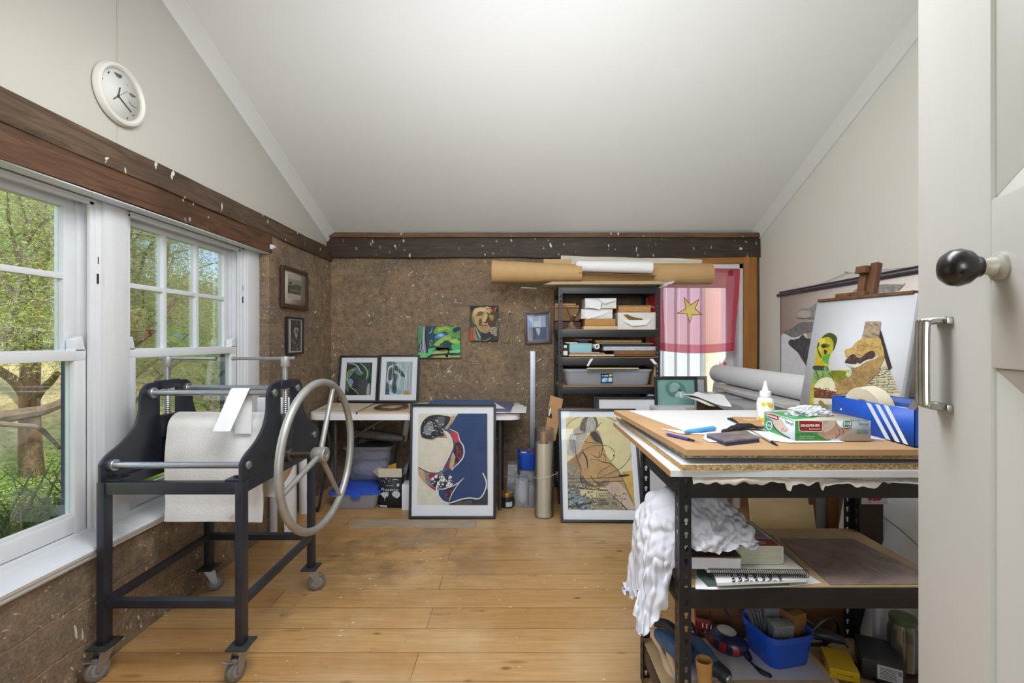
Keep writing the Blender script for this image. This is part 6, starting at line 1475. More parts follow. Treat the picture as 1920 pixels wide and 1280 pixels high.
m=MB();c_=pt+lz*.018+n_*.02;m.box(c_-ur*.05,(.15,.05,.03),.004,Matrix((ur,n_,lz)).transposed());m.cyl(c_-ur*.05+n_*.03,c_-ur*.05-n_*.03,.008,seg=12);m.build('clamp',EW,es)
m=MB();c_=tl+u_*.5+lz*.006-n_*.005;m.box(c_,(W_c*.96,.03,.014),.002,Matrix((ur,n_,lz)).transposed());m.build('top_bar',EW,es)
m=MB();c_=bl+u_*.5-lz*.016-n_*.005;m.box(c_,(W_c*1.1,.07,.028),.003,Matrix((ur,n_,lz)).transposed());m.build('ledge',EW,es)
for s in(-1,1):
 m=MB();a=bl+u_*.5+ur*.20*s-n_*.05;f=V(a.x,a.y,0)+n_*.12+ur*.04*s;strut(m,f,a+lz*.08,.04,.024);m.build('leg',EW,es)
m=MB();strut(m,V(pt.x,pt.y,0)-n_*.30,pt-n_*.03-lz*.1,.035,.022);m.build('leg',EW,es)
m=MB();strut(m,bl+u_*1.0-ur*.005-n_*.03-lz*.1,bl+u_*.985+lz*.5-n_*.03,.022,.02);m.build('side_rail',mat('grey_alloy_rail','#8f949b',.4,.6,.1),es)
# - sheets and frames standing behind the bench
def leaner(name,label,px,Ys,th,m_,cat):
 p=[P(x,y,Y)for(x,y),Y in zip(px,Ys)];n=(p[1]-p[0]).cross(p[3]-p[0]).normalized();n=n if n.y>0 else-n
 m=MB();m.hexa(p,[q+n*th for q in p],.001);o=m.build(name,m_);tag(o,label,cat);return o
x0,x1=P(1415,0,1.98).x,P(1536,0,1.98).x
PLY=mat('plywood_face','#dcc193',.6,0,.12,5,.05,40,stretch=(1,1,5))
m=MB();m.hexa([(x0,1.90,0),(x1,1.90,0),(x1,1.912,0),(x0,1.912,0)],[(x0,2.05,.70),(x1,2.05,.70),(x1,2.062,.70),(x0,2.062,.70)],.001);o=m.build('plywood_sheet',PLY);tag(o,'pale plywood sheet leaning behind the bench','plywood')
m=MB();m.hexa([(x1+.01,1.96,0),(x1+.13,1.99,0),(x1+.13,2.0,0),(x1+.01,1.97,0)],[(x1+.01,2.09,.72),(x1+.125,2.11,.72),(x1+.125,2.12,.72),(x1+.01,2.10,.72)],.001);tag(m.build('grey_canvas_back',mat('grey_back_board','#8f9196',.8,0,.3,8)),'grey back of a canvas right of the plywood sheet','canvas')
WM_=wood('mid_brown_frame','#8a5a30','#5f3a1c',2)
t=thing('stretcher_bars','brown wooden stretcher frame standing right of the plywood sheet','frame',(1.37,2.08,0))
for xa in(1.345,1.44):m=MB();m.span((xa,2.02,0),(xa+.04,2.045,.72),.002);m.build('upright',WM_,t)
m=MB();m.span((1.30,2.02,0),(1.52,2.045,.04),.002);m.build('bottom_rail',WM_,t)
m=MB();strut(m,V(1.27,2.03,.42),V(1.36,2.03,.58),.03,.02,V(1,0,0));m.build('brace',WM_,t)
t=thing('leaning_canvas','white canvas with faint writing and a wire, leaning right of the bench','canvas',(1.60,1.75,0))
p=[P(1629,1003,1.72),P(1735,1068,1.45),P(1735,915,1.45),P(1661,915,1.72)];d=(p[0]-p[3]).normalized();p[0]+=d*.6;p[1]+=d*.35;
p0=V(1.30,1.86,.03);
q=[V(1.345,1.98,.02),V(1.40,1.36,.02),V(1.60,1.40,.80),V(1.545,2.02,.80)]
m=MB();nn=(q[1]-q[0]).cross(q[3]-q[0]).normalized();nn=nn if nn.x>0 else-nn;m.hexa(q,[k+nn*.02 for k in q],.002);m.build('sheet',mat('white_canvas_back','#eef2f8',.8,0,.05,5),t)
Mq=basis(q[0]-nn*.0008,q[1]-q[0],q[3]-q[0]);m=MB(Mq);rnd=random.Random(2)
for k in range(14):
 y=.66-.012*k if k<8 else .50-.012*(k-8);x=.36
 while x<.56:l=rnd.uniform(.004,.014);m.box((x,y,0),(l,.003,.0004));x+=l+.005
m.build('handwriting',C('#8a8fa8'),t)
m=MB(Mq);m.tube(smooth_open([(.02,.56,.002),(.2,.52,.008),(.4,.44,.008),(.6,.33,.002)],5),.0015,6);m.build('wire',mat('wire_grey','#5c5d60',.4,.6),t)
m=MB();a=V(1.30,1.94,.05);m.hexa([V(1.315,1.97,.02),V(1.335,1.97,.02),V(1.335,1.99,.02),V(1.315,1.99,.02)],[V(1.50,1.99,.80),V(1.52,1.99,.80),V(1.52,2.01,.80),V(1.50,2.01,.80)],.001);m.build('dark_edge',BLACK_FR,t)
o=leaner('flower_print','magenta flower print on white behind the rear right post of the bench',[(1616,945),(1664,945),(1664,905),(1616,905)],(1.86,1.86,1.88,1.88),.003,PAPER,'print')
o.location.z+=0
A=Art(basis(P(1616,945,1.859),(1,0,0),(0,0.02,1)),48/F*1.86,40/F*1.86,(1400,900,5.565),PAPER,.0003)
A.fill(C('#b3105a',.7,.2),[(1265,185),(1300,130),(1380,120),(1420,150),(1400,205),(1340,215),(1280,210)]);A.line(C('#e3d3da'),[(1300,220),(1315,195)],8,False);A.dots(C('#c9a7b3'),(1235,130,1300,230),12,10,3);A.build(o,'flower_image')
m=MB();m.span((1.36,1.885,0),(1.47,1.90,.62),.001);tag(m.build('dark_support_board',mat('dark_board','#3a2c22',.7,0,.2,8)),'dark board behind the magenta flower print','board')
# - work bench: low steel shelving with a stack of boards on top
B0,B1,BY0,BY1=.464,1.262,1.345,1.765
shelving('low black steel shelving used as a work bench with boards stacked on top',B0,B1,BY0,BY1,.884,(.880,.563,.152),.064,(.86,1.55,0),mat('bench_hardboard','#b89e78',.7,0,.14,9),.034,.038)
WMEL=mat('white_melamine','#d9dce2',.4,0,.03,6)
def board(name,label,pts,z0,z1,edge,face,cat='board'):
 m=MB();m.use(edge);m.prism(pts,z1-z0-.0012,Matrix.Translation((0,0,z0+.0006)));m.use(face);m.prism(pts,.0006,Matrix.Translation((0,0,z0)));m.prism(pts,.0006,Matrix.Translation((0,0,z1-.0006)))
 o=m.build(name,None);tag(o,label,cat,'boards stacked on the bench');return o
zb=.8885
rnd=random.Random(6)
def ragged(u,v):
 x=.49+.80*u;d=.020+.016*noise.noise(V(u*9,0,1))+.012*noise.noise(V(u*31,2,0))+(.016 if .325<u<.345 or .44<u<.455 else 0)
 return V(x,1.314+.012*noise.noise(V(u*6,v,5))-.006*v,.8875-max(.004,d)*v)
m=MB();m.grid(ragged,150,6,.0008);m.grid(lambda u,v:V(.49+.79*u,1.314+.5*v,.8875-.0001),4,2,.0006)
tag(m.build('torn_paper',mat('torn_white_paper','#c9c3bb',.8,0,.2,30)),'torn paper hanging out from under the boards along the bench front','paper')
m=MB();m.grid(lambda u,v:V(.76+.53*u,1.306+.02*v+.004*sin(u*7),.8872-.034*u*u*(1-v)-.003*(1+noise.noise(V(u*12,1,1)))*(1-v)),40,4,.0008)
tag(m.build('grey_paper_sheet',mat('grey_paper','#a5a3a5',.8,0,.06)),'grey paper sheet drooping from under the boards at the right of the bench','paper')
board('white_board','white laminated board at the bottom of the stack on the bench',[(.427,1.308),(1.30,1.300),(1.30,2.08),(.427,2.08)],zb,zb+.018,mat('white_edge','#cfd3d9',.5,0,.05),WMEL)
m=MB();m.prism([(.425,1.308),(.4268,1.308),(.4268,2.08),(.425,2.08)],.017,Matrix.Translation((0,0,zb+.0005)));m.build('raw_edge',CARD,bpy.data.objects['white_board'])
board('chipboard','chipboard with a white face, second from the bottom of the stack on the bench',[(.455,1.300),(1.285,1.318),(1.285,2.13),(.448,2.12)],zb+.0185,zb+.0365,CHIP,WMEL)
m=MB()
for x,y in((.62,1.55),(1.2,1.6),(.62,1.95),(1.2,1.95)):m.span((x-.03,y-.03,zb+.037),(x+.03,y+.03,zb+.046),.001)
tag(m.build('spacer_offcuts',CHIP),'chipboard offcuts keeping two bench boards apart','offcuts')
board('chipboard','narrower chipboard directly under the thick top board of the bench',[(.475,1.335),(1.28,1.315),(1.28,2.09),(.455,2.06)],zb+.0465,zb+.0605,CHIP,WMEL)
MDF=mat('mdf_board','#b4916a',.7,0,.06,6)
ZT=zb+.0775
board('top_board','thick tan fibreboard topmost on the bench with tools and papers on it',[(.468,1.300),(1.335,1.302),(1.335,2.05),(.4175,2.03)],zb+.061,ZT,MDF,MDF)
zz=ZT+.0004
o=flat([(1178,769),(1545,769),(1560,806),(1480,814),(1360,812),(1293,811)],zz+.0012,.0011,'large_white_sheet',mat('large_sheet','#d4d4d6',.7,0,.03,4));tag(o,'large white sheet spread over the far part of the bench top board','paper')
o=flat([(1240,803),(1300,810),(1345,814),(1380,818),(1396,826),(1330,828),(1318,822),(1322,814),(1276,812)],zz+.0026,.0012,'tracing_paper',PAPER);tag(o,'small white papers under the blue handled tool on the bench','paper')
o=flat([(1395,806),(1450,806),(1530,818),(1585,828),(1480,829),(1440,824)],zz+.0028,.0013,'white_note_sheet',PAPER);tag(o,'white paper sheet partly under the green and white glove box','paper')
o=flat([(1600,812),(1660,814),(1665,824),(1620,822)],zz+.0014,.0012,'white_paper_scrap',PAPER);tag(o,'white paper scrap between glove box and blue shoe box','paper')
o=flat([(1372,781),(1424,782),(1432,800),(1404,803),(1390,796)],zz+.009,.006,'cardboard_piece',CARD);tag(o,'torn brown cardboard piece lying behind the black rag on the bench','cardboard')
m=MB();q=[PZ(x,y,zz+.0096)for x,y in((1390,784.5),(1420,786),(1426,788),(1404,789),(1396,787.5))];m.poly(q);m.build('torn_label',C('#c89f76'),o,sharp=0)
def along(px0,px1,Z):return PZ(*px0,Z),PZ(*px1,Z)
a,b=along((1284,809.5),(1341,802.5),zz+.009)
m=MB();m.tube([a,a.lerp(b,.12),a.lerp(b,.5),a.lerp(b,.93),b],[.004,.0068,.0075,.0085,.005],14);tag(m.build('blue_tool',mat('sky_blue_plastic','#4c9fe0',.3,0,.05)),'light blue plastic tool handle lying on white paper','tool')
a,b=along((1250,813.5),(1302,826),zz+.005);kn=thing('craft_knife','purple handled craft knife at the front left of the bench top','knife',a.lerp(b,.5))
m=MB();m.tube([a,a.lerp(b,.1),a.lerp(b,.8)],[.003,.0046,.0046],10);m.build('handle',mat('purple_handle','#40418f',.4,0,.15,40),kn);m=MB();m.tube([a.lerp(b,.8),a.lerp(b,1.0)],[.0035,.003],10);m.build('collar',BLACK_PL,kn);m=MB();e=b+(b-a)*.28;m.tube([b,e],[.0028,.0006],6,flat=.25);m.build('blade',STEEL,kn)
q=[PZ(x,y,zz)for x,y in((1360,836),(1424,831),(1401,812.5),(1324,820.5))];q=[PZ(1361,836,zz),PZ(1424,829,zz),PZ(1398,815,zz),PZ(1325,822,zz)]
tn=thing('ink_pad','flat navy tin with a worn grey lid at the front of the bench','tin',(q[0]+q[2])/2);up=V(0,0,.009)
m=MB();m.hexa(q,[p+up for p in q],.0012);m.build('base',mat('navy_tin','#2c3f70',.4,.2,.2,30),tn);c_=(q[0]+q[2])/2
m=MB();q2=[c_+(p-c_)*1.01+up for p in q];m.hexa(q2,[p+V(0,0,.006)for p in q2],.0015);m.build('lid',mat('worn_lid','#8a7f78',.5,.25,.3,25,col2='#5a5a66'),tn)
m=MB();pts=[PZ(x,y,zz+.012)for x,y in((1354,808),(1372,804),(1396,800),(1418,799),(1438,798))];m.tube(smooth_open([p+V(0,0,.004*((i*7)%3-1))for i,p in enumerate(pts)],6),[.003+.012*sin(pi*min(1,(k+1)/22))for k in range(25)],14,flat=.6)
o=m.build('black_rag',mat('black_rag_cloth','#17171a',.85,0,.4,60,.4,90));tag(o,'twisted black rag lying between the paper and the glove box','rag')
for v_ in o.data.vertices:v_.co+=Vector((noise.noise(v_.co*45),noise.noise(v_.co*45+V(3,0,0)),noise.noise(v_.co*45+V(0,4,0))))*.005
a,b=along((1367,784),(1384,793),zz+.005);pl=thing('black_pliers','black tongs lying at the left edge of the torn cardboard','tool',a.lerp(b,.5))
for s in(-1,1):
 m=MB();m.tube([a+V(.006*s,.004*s,0),b],[.0035,.003],8);m.build('jaw',BLACK_PL,pl)
a,b=along((1400,802),(1458,834.5),zz+.004);sc=thing('paper_knife','long thin steel knife crossing the white paper beside the ink tin','knife',a.lerp(b,.5))
m=MB();m.tube([a,a.lerp(b,.8),a.lerp(b,.85)],[.003,.0048,.0045],8,flat=.5);m.build('blade',mat('pale_steel','#c3c6cb',.3,.6,.05),sc);m=MB();m.tube([a.lerp(b,.84),b],[.0046,.0015],8);m.build('tip',BLACK_PL,sc)
a,b=along((1376,806),(1440,808),zz+.0055);m=MB();m.tube([a,a.lerp(b,.5)+V(0,0,.004),b],[.0022,.003,.001],8);tag(m.build('thin_brush',BLACK_PL),'thin dark brush lying in front of the black rag','brush')
gc=V(.922,1.745,zz+.001);gb=thing('glue_bottle','white glue bottle with a pointed nozzle and yellow markings','bottle',gc)
m=MB();m.lathe([(0,0),(.026,0),(.0295,.004),(.0295,.070),(.026,.083),(.018,.090),(.0165,.093),(0,.093)],gc,(0,0,1),32);m.build('body',mat('white_bottle_plastic','#e3e5e8',.35,0,.02,5),gb)
m=MB();m.lathe([(.019,.0915),(.0195,.093),(.0195,.1105),(.016,.113),(.0115,.114),(.0035,.148),(.0028,.150),(0,.1505)],gc,(0,0,1),28,cap=False);m.build('nozzle_cap',mat('white_cap_plastic','#eceef1',.4,0,.02,5),gb)
Yl=C('#e0c417');m=MB()
for a0,a1,z0,z1 in((-2.5,-2.0,.062,.076),(-1.75,-1.1,.058,.072),(-1.9,-1.5,.066,.077),(-.5,-.2,.066,.077),(-2.9,-1.8,.008,.02)):
 m.grid(lambda u,v:gc+V(.02975*cos(a0+(a1-a0)*u),.02975*sin(a0+(a1-a0)*u),z0+(z1-z0)*v-.004*sin(pi*u)),8,2,.0003)
m.build('printed_marks',Yl,gb)
gx0,gx1,gy0,gy1=.828,1.054,1.400,1.575;gz0,gz1=zz+.0022,zz+.0022+.0605
GG=mat('glove_green','#3f9a57',.5,0,.06,5);GWt=mat('glove_white','#d6dbe2',.5,0,.04,5);GR=mat('glove_red','#8a2424',.5,0,.06,5);TEAL=C('#2f7f74');SKN=mat('printed_skin','#b59684',.6,0,.18,20);SK2=mat('printed_skin_pale','#cdbcae',.6,0,.1,20)
rotg=Matrix.Rotation(R(-.6),4,'Z')
gt=thing('glove_box','green and white cardboard box of vinyl gloves on the bench','box',((gx0+gx1)/2,(gy0+gy1)/2,gz0))
m=MB();m.span((gx0,gy0,gz0),(gx1,gy1,gz1),.0008);m.build('carton',GWt,gt)
Z2=(1420,700,5.82)
Mf=basis(V(gx0,gy0-.0004,gz0),(1,0,0),(0,0,1));Ml=basis(V(gx0-.0004,gy1,gz0),(0,-1,0),(0,0,1));Mt=basis(V(gx0,gy0,gz1+.0004),(1,0,0),(0,1,0))
wf,hf,df=gx1-gx0,gz1-gz0,gy1-gy0
A=Art(Mf,wf,hf,Z2,GWt,.0003)
A.fill(C('#aab7c6',.5),[(640,490),(800,490),(860,600),(800,720),(640,720)]);A.fill(GG,[(400,485),(660,485),(640,600),(700,680),(790,725),(790,735),(400,735)],False);A.fill(C('#3b7d37',.5),[(400,650),(600,650),(700,690),(780,735),(400,735)],False);A.line(C('#1f3b22',.5),[(630,485),(650,600),(710,680),(800,725)],8,True,False)
A.fill(SKN,[(660,640),(720,560),(790,500),(850,490),(870,540),(900,580),(960,600),(1020,590),(1030,610),(960,650),(900,690),(850,712),(780,718),(700,690)]);A.fill(SK2,[(720,570),(790,510),(840,500),(850,560),(790,620),(730,640)])
for p in([(880,600),(900,640),(880,690)],[(910,590),(940,630),(920,670)],[(850,650),(870,690),(840,710)]):A.line(C('#6d4a3e'),p,8)
A.fill(C('#e8e3df'),[(448,525),(470,508),(690,515),(712,540),(708,615),(690,636),(480,632),(452,605)]);A.fill(GR,[(455,530),(474,515),(686,522),(704,543),(700,612),(684,628),(484,624),(459,602)])
A.fill(TEAL,[(930,545),(945,505),(985,490),(1020,510),(1028,550),(1005,590),(960,602),(935,580)]);A.fill(C('#dfe8e4'),[(938,545),(950,512),(985,499),(1013,515),(1020,550),(1000,582),(962,592),(942,575)]);A.fill(TEAL,[(945,545),(956,518),(985,507),(1006,520),(1012,550),(995,575),(964,584),(948,570)])
A.build(gt,'printed_front')
def ptm(x,y,M,w,h,zoom=Z2):
 f=Art(M,w,h,zoom,GWt).f;u,v=f((x,y));return u*w,v*h
def on_face(txt,x0,x1,yc,M,w,h,col,nm='lettering',hgt=None,bold=0,shear=0):
 a=ptm(x0,yc,M,w,h);b=ptm(x1,yc,M,w,h);wd=b[0]-a[0]
 o=text_mesh(txt,1.0,Matrix(),col,None,nm,bold=bold);xs_=[v.co.x for v in o.data.vertices];ys_=[v.co.y for v in o.data.vertices]
 tw,th_=max(xs_)-min(xs_),max(ys_)-min(ys_);cx_,cy_=(max(xs_)+min(xs_))/2,(max(ys_)+min(ys_))/2
 sx=wd/tw;sy=(hgt/th_)if hgt else sx
 T=M@Matrix.Translation(((a[0]+b[0])/2,(a[1]+b[1])/2,.0022))@Matrix.Diagonal((sx,sy,.0003/.0004 if False else 1,1))@Matrix.Translation((-cx_,-cy_,0))
 o.data.transform(WM(gt).inverted()@T);o.parent=gt;return o
CW_=C('#efe9e4');on_face('KINGFISHER',470,680,566,Mf,wf,hf,CW_,hgt=.0072,bold=.02);on_face('homeware',562,682,603,Mf,wf,hf,CW_,hgt=.0045);on_face('Powder Free',1012,1205,508,Mf,wf,hf,TEAL,hgt=.0056,bold=.01);on_face('Vinyl',1098,1207,552,Mf,wf,hf,TEAL,hgt=.0095,bold=.01)
on_face('GLOVES',1080,1207,645,Mf,wf,hf,TEAL,hgt=.0068,bold=.012);on_face('DISPOSABLE',1082,1205,617,Mf,wf,hf,TEAL,hgt=.003);on_face('100',946,1010,545,Mf,wf,hf,C('#dfe8e4'),hgt=.0085,bold=.02)
for y,x1_ in((683,620),(704,610)):on_face('disposable, high quality' if y==683 else 'powder-free gloves',458,x1_,y,Mf,wf,hf,C('#d9e6d6'),hgt=.0026)
A=Art(Ml,df,hf,Z2,GWt,.0003)
A.fill(GG,[(80,400),(160,400),(150,520),(180,580),(240,640),(330,700),(400,730),(80,640)],False);A.line(C('#1f3b22',.5),[(160,510),(190,590),(270,660),(360,712)],12,True,False);A.fill(SK2,[(165,520),(260,500),(300,560),(340,610),(280,650),(220,610)]);A.line(C('#6d4a3e'),[(280,590),(300,630),(335,610)],7);A.line(C('#6d4a3e'),[(265,600),(270,640)],6)
A.fill(C('#e8e3df'),[(102,430),(225,452),(240,475),(235,515),(125,488),(102,465)]);A.fill(GR,[(108,436),(222,458),(233,477),(229,508),(127,482),(108,463)]);A.fill(C('#dfe8e4'),[(95,560),(115,518),(150,522),(168,570),(150,612),(112,605)]);A.fill(TEAL,[(104,560),(119,528),(146,532),(159,570),(145,602),(117,595)])
A.build(gt,'printed_end')
on_face('KINGFISHER',116,226,470,Ml,df,hf,CW_,hgt=.0065,bold=.02);on_face('Powder Free',245,405,490,Ml,df,hf,TEAL,hgt=.0062);on_face('Vinyl',305,400,540,Ml,df,hf,TEAL,hgt=.0105,bold=.01);on_face('100',110,156,565,Ml,df,hf,C('#dfe8e4'),hgt=.008)
A=Art(Mt,wf,df,Z2,C('#b5b4a0',.5),.0003)
A.fill(GG,[(60,400),(450,420),(650,485),(400,500)],False);A.fill(C('#6fb07f',.5),[(300,440),(360,430),(460,450),(420,475),(320,465)]);A.line(C('#e3e9e2'),[(330,452),(440,460)],8);A.fill(SKN,[(520,430),(640,430),(800,440),(880,455),(800,475),(640,470)]);A.fill(C('#5c4a44'),[(480,420),(760,410),(740,425),(520,435)])
A.build(gt,'printed_top')
b=bmesh.new();bmesh.ops.create_icosphere(b,subdivisions=5,radius=1)
for v_ in b.verts:
 p=v_.co;k=1+.28*noise.noise(p*2.4)+.22*(1-2*abs(noise.noise(p*5)))+.08*noise.noise(p*13);v_.co=V(p.x*k*.058,p.y*k*.030,max(-.2,p.z*k)*.021)+V(.932,1.50,gz1+.006)
m=MB();m.bm(b);tag(m.build('vinyl_glove',mat('milky_vinyl','#c9cdd2',.3,0,.05,30)),'crumpled whitish vinyl glove pulled out on top of the glove box','glove')
bx0,bx1,by0,by1,bz0,bz1=1.118,1.322,1.322,1.667,zz+.0022,zz+.0022+.104
SB=mat('shoe_box_blue','#1753bd',.5,0,.04,5);sb=thing('shoe_box','open blue shoe box with three white stripes holding tape rolls','box',((bx0+bx1)/2,(by0+by1)/2,bz0));m=MB();th=.0025
for a,b in(((bx0,by0),(bx0+th,by1)),((bx1-th,by0),(bx1,by1)),((bx0,by0),(bx1,by0+th)),((bx0,by1-th),(bx1,by1))):m.span((a[0],a[1],bz0+.0005),(b[0],b[1],bz1))
m.span((bx0,by0,bz0),(bx1,by1,bz0+th));m.build('carton',SB,sb)
Msb=basis(V(bx0-.0004,by1,bz0),(0,-1,0),(0,0,1));A=Art(Msb,by1-by0,bz1-bz0,Z2,SB,.0003);wh=C('#dfe3ea',.5)
for q in([(1186,315),(1238,328),(1455,730),(1400,712)],[(1285,330),(1335,342),(1558,752),(1505,738)],[(1378,342),(1428,352),(1648,778),(1595,760)]):A.fill(wh,q,False)
A.fill(wh,[(905,400),(925,395),(918,375),(908,380)],False);A.build(sb,'printed_side')
def tape(name,label,c,ax,r,ri,w,m_,core=None):
 t=thing(name,label,'tape',c);ax=Vector(ax).normalized();m=MB();m.lathe([(ri,-w/2),(r-.001,-w/2),(r,-w/2+.001),(r,w/2-.001),(r-.001,w/2),(ri,w/2),(ri,-w/2)],c,ax,44,cap=False);m.build('tape_winding',m_,t)
 m=MB();m.lathe([(ri-.004,-w/2),(ri,-w/2),(ri,w/2),(ri-.004,w/2),(ri-.004,-w/2)],c,ax,36,cap=False);m.build('core',core or CARD,t)
tape('masking_tape','big cream masking tape roll standing on edge in the blue shoe box',V(1.158,1.545,bz0+.076),(.93,.15,.12),.072,.035,.048,mat('cream_tape','#d8cfb9',.6,0,.06,12))
tape('packing_tape','dark brown tape roll at the right end of the blue shoe box',V(1.215,1.385,bz0+.078),(-.6,-.75,.35),.050,.033,.045,mat('brown_tape','#6f6455',.4,0,.12,12),mat('dark_core','#2f3034',.7))
m=MB();m.box((1.26,1.53,bz1-.006),(.11,.22,.012),.002,Matrix.Rotation(.1,3,'Z'));o=m.build('blue_packet',mat('blue_packet_card','#2b55a6',.45,0,.1));tag(o,'blue and white packet lying across the back of the shoe box','packet')
m=MB();m.box((1.245,1.52,bz1-.022),(.10,.20,.018),.002,Matrix.Rotation(.1,3,'Z'));tag(m.build('grey_book',mat('grey_white_cover','#b5b9bf',.6,0,.2,40)),'pale grey booklet under the blue packet in the shoe box','book')
m=MB();m.span((1.125,1.33,bz0+.003),(1.31,1.66,bz0+.026),.002);tag(m.build('brown_sandpaper',mat('sandpaper_brown','#8a6a3f',.9,0,.15,60)),'brown sheets at the bottom of the shoe box','papers')
# - middle shelf
zs=.5634
q=[V(.902,1.352,zs),V(1.24,1.356,zs),V(1.19,1.662,zs),V(.932,1.668,zs)]
ZP=NT('etched_plate');n1=ZP.noise(6,6,.65,None,1.5);n2=ZP.noise(26,4)
c_=ZP.ramp(n1,[(.3,'#665d5b'),(.5,'#8a7c77'),(.64,'#9c8a82'),(.8,'#b5a299')]);c_=ZP.mix(ZP.ramp(n2,[(.5,0.),(.7,.3)]),c_,'#93605a');ZP=ZP.fin(c_,.5,.25,ZP.bump(n2,.2,.003))
m=MB();m.hexa(q,[p+V(0,0,.003)for p in q],.0008);o=m.build('etched_plate',ZP);tag(o,'large grey brown etched plate on the middle shelf of the bench','plate')
m=MB();m.poly([V(1.07,1.40,zs+.0034),V(1.10,1.44,zs+.0034),V(1.085,1.50,zs+.0034),V(1.092,1.43,zs+.0034)]);m.build('torn_scrap',C('#a89888'),o,sharp=0)
m=MB();m.poly([V(1.15,1.50,zs+.0034),V(1.21,1.47,zs+.0034),V(1.18,1.54,zs+.0034),V(1.16,1.545,zs+.0034)]);m.build('torn_scrap',C('#8d7a6c'),o,sharp=0)
z=zs+.0002
def sh(name,label,px,zt_,th,m_,cat):o=flat(px,zt_,th,name,m_);tag(o,label,cat);return o
sh('white_sheets','loose white sheets at the bottom of the pile on the middle shelf',[(1304,1103),(1336,1104),(1480,1098),(1540,1092),(1500,1067),(1304,1050)],z+.002,.0018,PAPER,'papers')
sh('green_book','thin dark green book sticking out at the left of the pile',[(1306,1072),(1327,1094),(1480,1092),(1460,1058),(1310,1050)],z+.011,.0085,mat('green_cover','#4b5d56',.5,0,.12,9),'book')
sh('teal_book','wide thin grey green book under the thick red book',[(1400,1072),(1512,1070),(1448,1002),(1380,1005)],z+.0122,.001,mat('grey_green_cover','#6d827a',.5,0,.1,9),'book')
q=[(1345,1092.5),(1512,1085),(1500,1068),(1337,1072)]
wp=sh('written_card','white card written over with black marker and blue strokes',q,z+.021,.0085,PAPER,'card')
A=Art(basis(V(.5,1.30,z+.0212),(1,0,0),(0,1,0)),.5,.3,(1300,880,5.565),PAPER,.0002);A.mb.f.clear();A.mb.fm.clear();ink=C('#2b2d31');rnd=random.Random(9)
for i,x0 in enumerate((380,450,520,610,690,760,860)):
 for k in range(3):
  x,y=x0+k*12,1092+k*30-i*3
  A.line(ink,[(x,y),(x+22,y-12),(x+32,y+4),(x+12,y+14),(x+36,y+16)],8,True,False)
for p in([(560,1050),(600,1052),(640,1080),(610,1085)],[(640,1055),(690,1060),(690,1080),(660,1078)],[(815,1070),(850,1070),(895,1095),(880,1108),(840,1100)]):A.fill(C('#2e62b8'),p)
for x in range(400,900,62):A.line(ink,[(x,1185),(x+20,1172),(x+36,1184)],9)
A.build(wp,'marker_writing')
sp=thing('spiral_notebook','spiral bound notebook with a pale cover under the books','notebook',V(.70,1.40,z+.0215));a,b=V(.555,1.362,z+.0365),V(.838,1.354,z+.0365)
m=MB();dv=V(0,.17,0);m.hexa([a+V(0,.008,-.010),b+V(0,.008,-.010),b+dv+V(0,0,-.010),a+dv+V(0,0,-.010)],[a+V(0,.008,-.001),b+V(0,.008,-.001),b+dv+V(0,0,-.001),a+dv+V(0,0,-.001)],.0008);m.build('pages',mat('pale_pages','#c9c5ba',.8,0,.1,40),sp)
m=MB()
for k in range(46):
 c0=a.lerp(b,(k+.5)/46);m.tube([c0+V(.0,.011*cos(t),.0098*sin(t)-.004)for t in[2*pi*i/14 for i in range(14)]],.0011,6,closed=True)
m.build('spiral_wire',mat('dark_wire','#3b3a38',.35,.7,.1),sp)
zb2=z+.0372
bk=thing('red_book','thick book with a red and white cover on the notebook','book',V(.715,1.50,zb2));X0,X1,Y0_,Y1_=.655,.795,1.402,1.60
m=MB();m.span((X0,Y0_+.002,zb2+.002),(X1-.003,Y1_,zb2+.051));m.build('pages',mat('book_pages','#b9b7a3',.85,0,.16,90,stretch=(.1,.1,6)),bk);CVR=mat('book_cover_white','#cfc9c6',.5,0,.05)
m=MB();m.span((X0-.001,Y0_,zb2),(X1,Y1_+.001,zb2+.002));m.span((X0-.001,Y0_,zb2+.051),(X1,Y1_+.001,zb2+.053));m.span((X1-.003,Y0_,zb2),(X1,Y1_+.001,zb2+.053));m.build('cover',CVR,bk)
m=MB();m.span((X0,Y0_+.004,zb2+.0531),(X1-.008,Y0_+.052,zb2+.0534));m.build('red_panel',mat('red_print','#8a332f',.5,0,.06),bk);m=MB();m.prism([((X0+X1)/2+.006+.026*cos(t),Y0_+.026+.013*sin(t))for t in[2*pi*k/20 for k in range(20)]],.0002,Matrix.Translation((0,0,zb2+.0535)));m.build('oval_print',C('#a99a8c'),bk)
m=MB();m.span((X0,Y0_+.056,zb2+.0531),(X1-.012,Y1_-.004,zb2+.0533));m.build('mauve_panel',C('#8f7d84',.5),bk)
wb=thing('white_paperback','thick white paged paperback lying left of the red book','book',V(.57,1.46,zb2));X0,X1=.506,.650
m=MB();m.hexa([V(X0+.004,1.372,zb2),V(X1,1.366,zb2),V(X1,1.53,zb2),V(X0+.004,1.53,zb2)],[V(X0+.004,1.372,zb2+.034),V(X1,1.366,zb2+.032),V(X1,1.53,zb2+.034),V(X0+.004,1.53,zb2+.034)],.001);m.build('pages',mat('white_pages','#cfcdd2',.85,0,.08,90,stretch=(.1,.1,6)),wb)
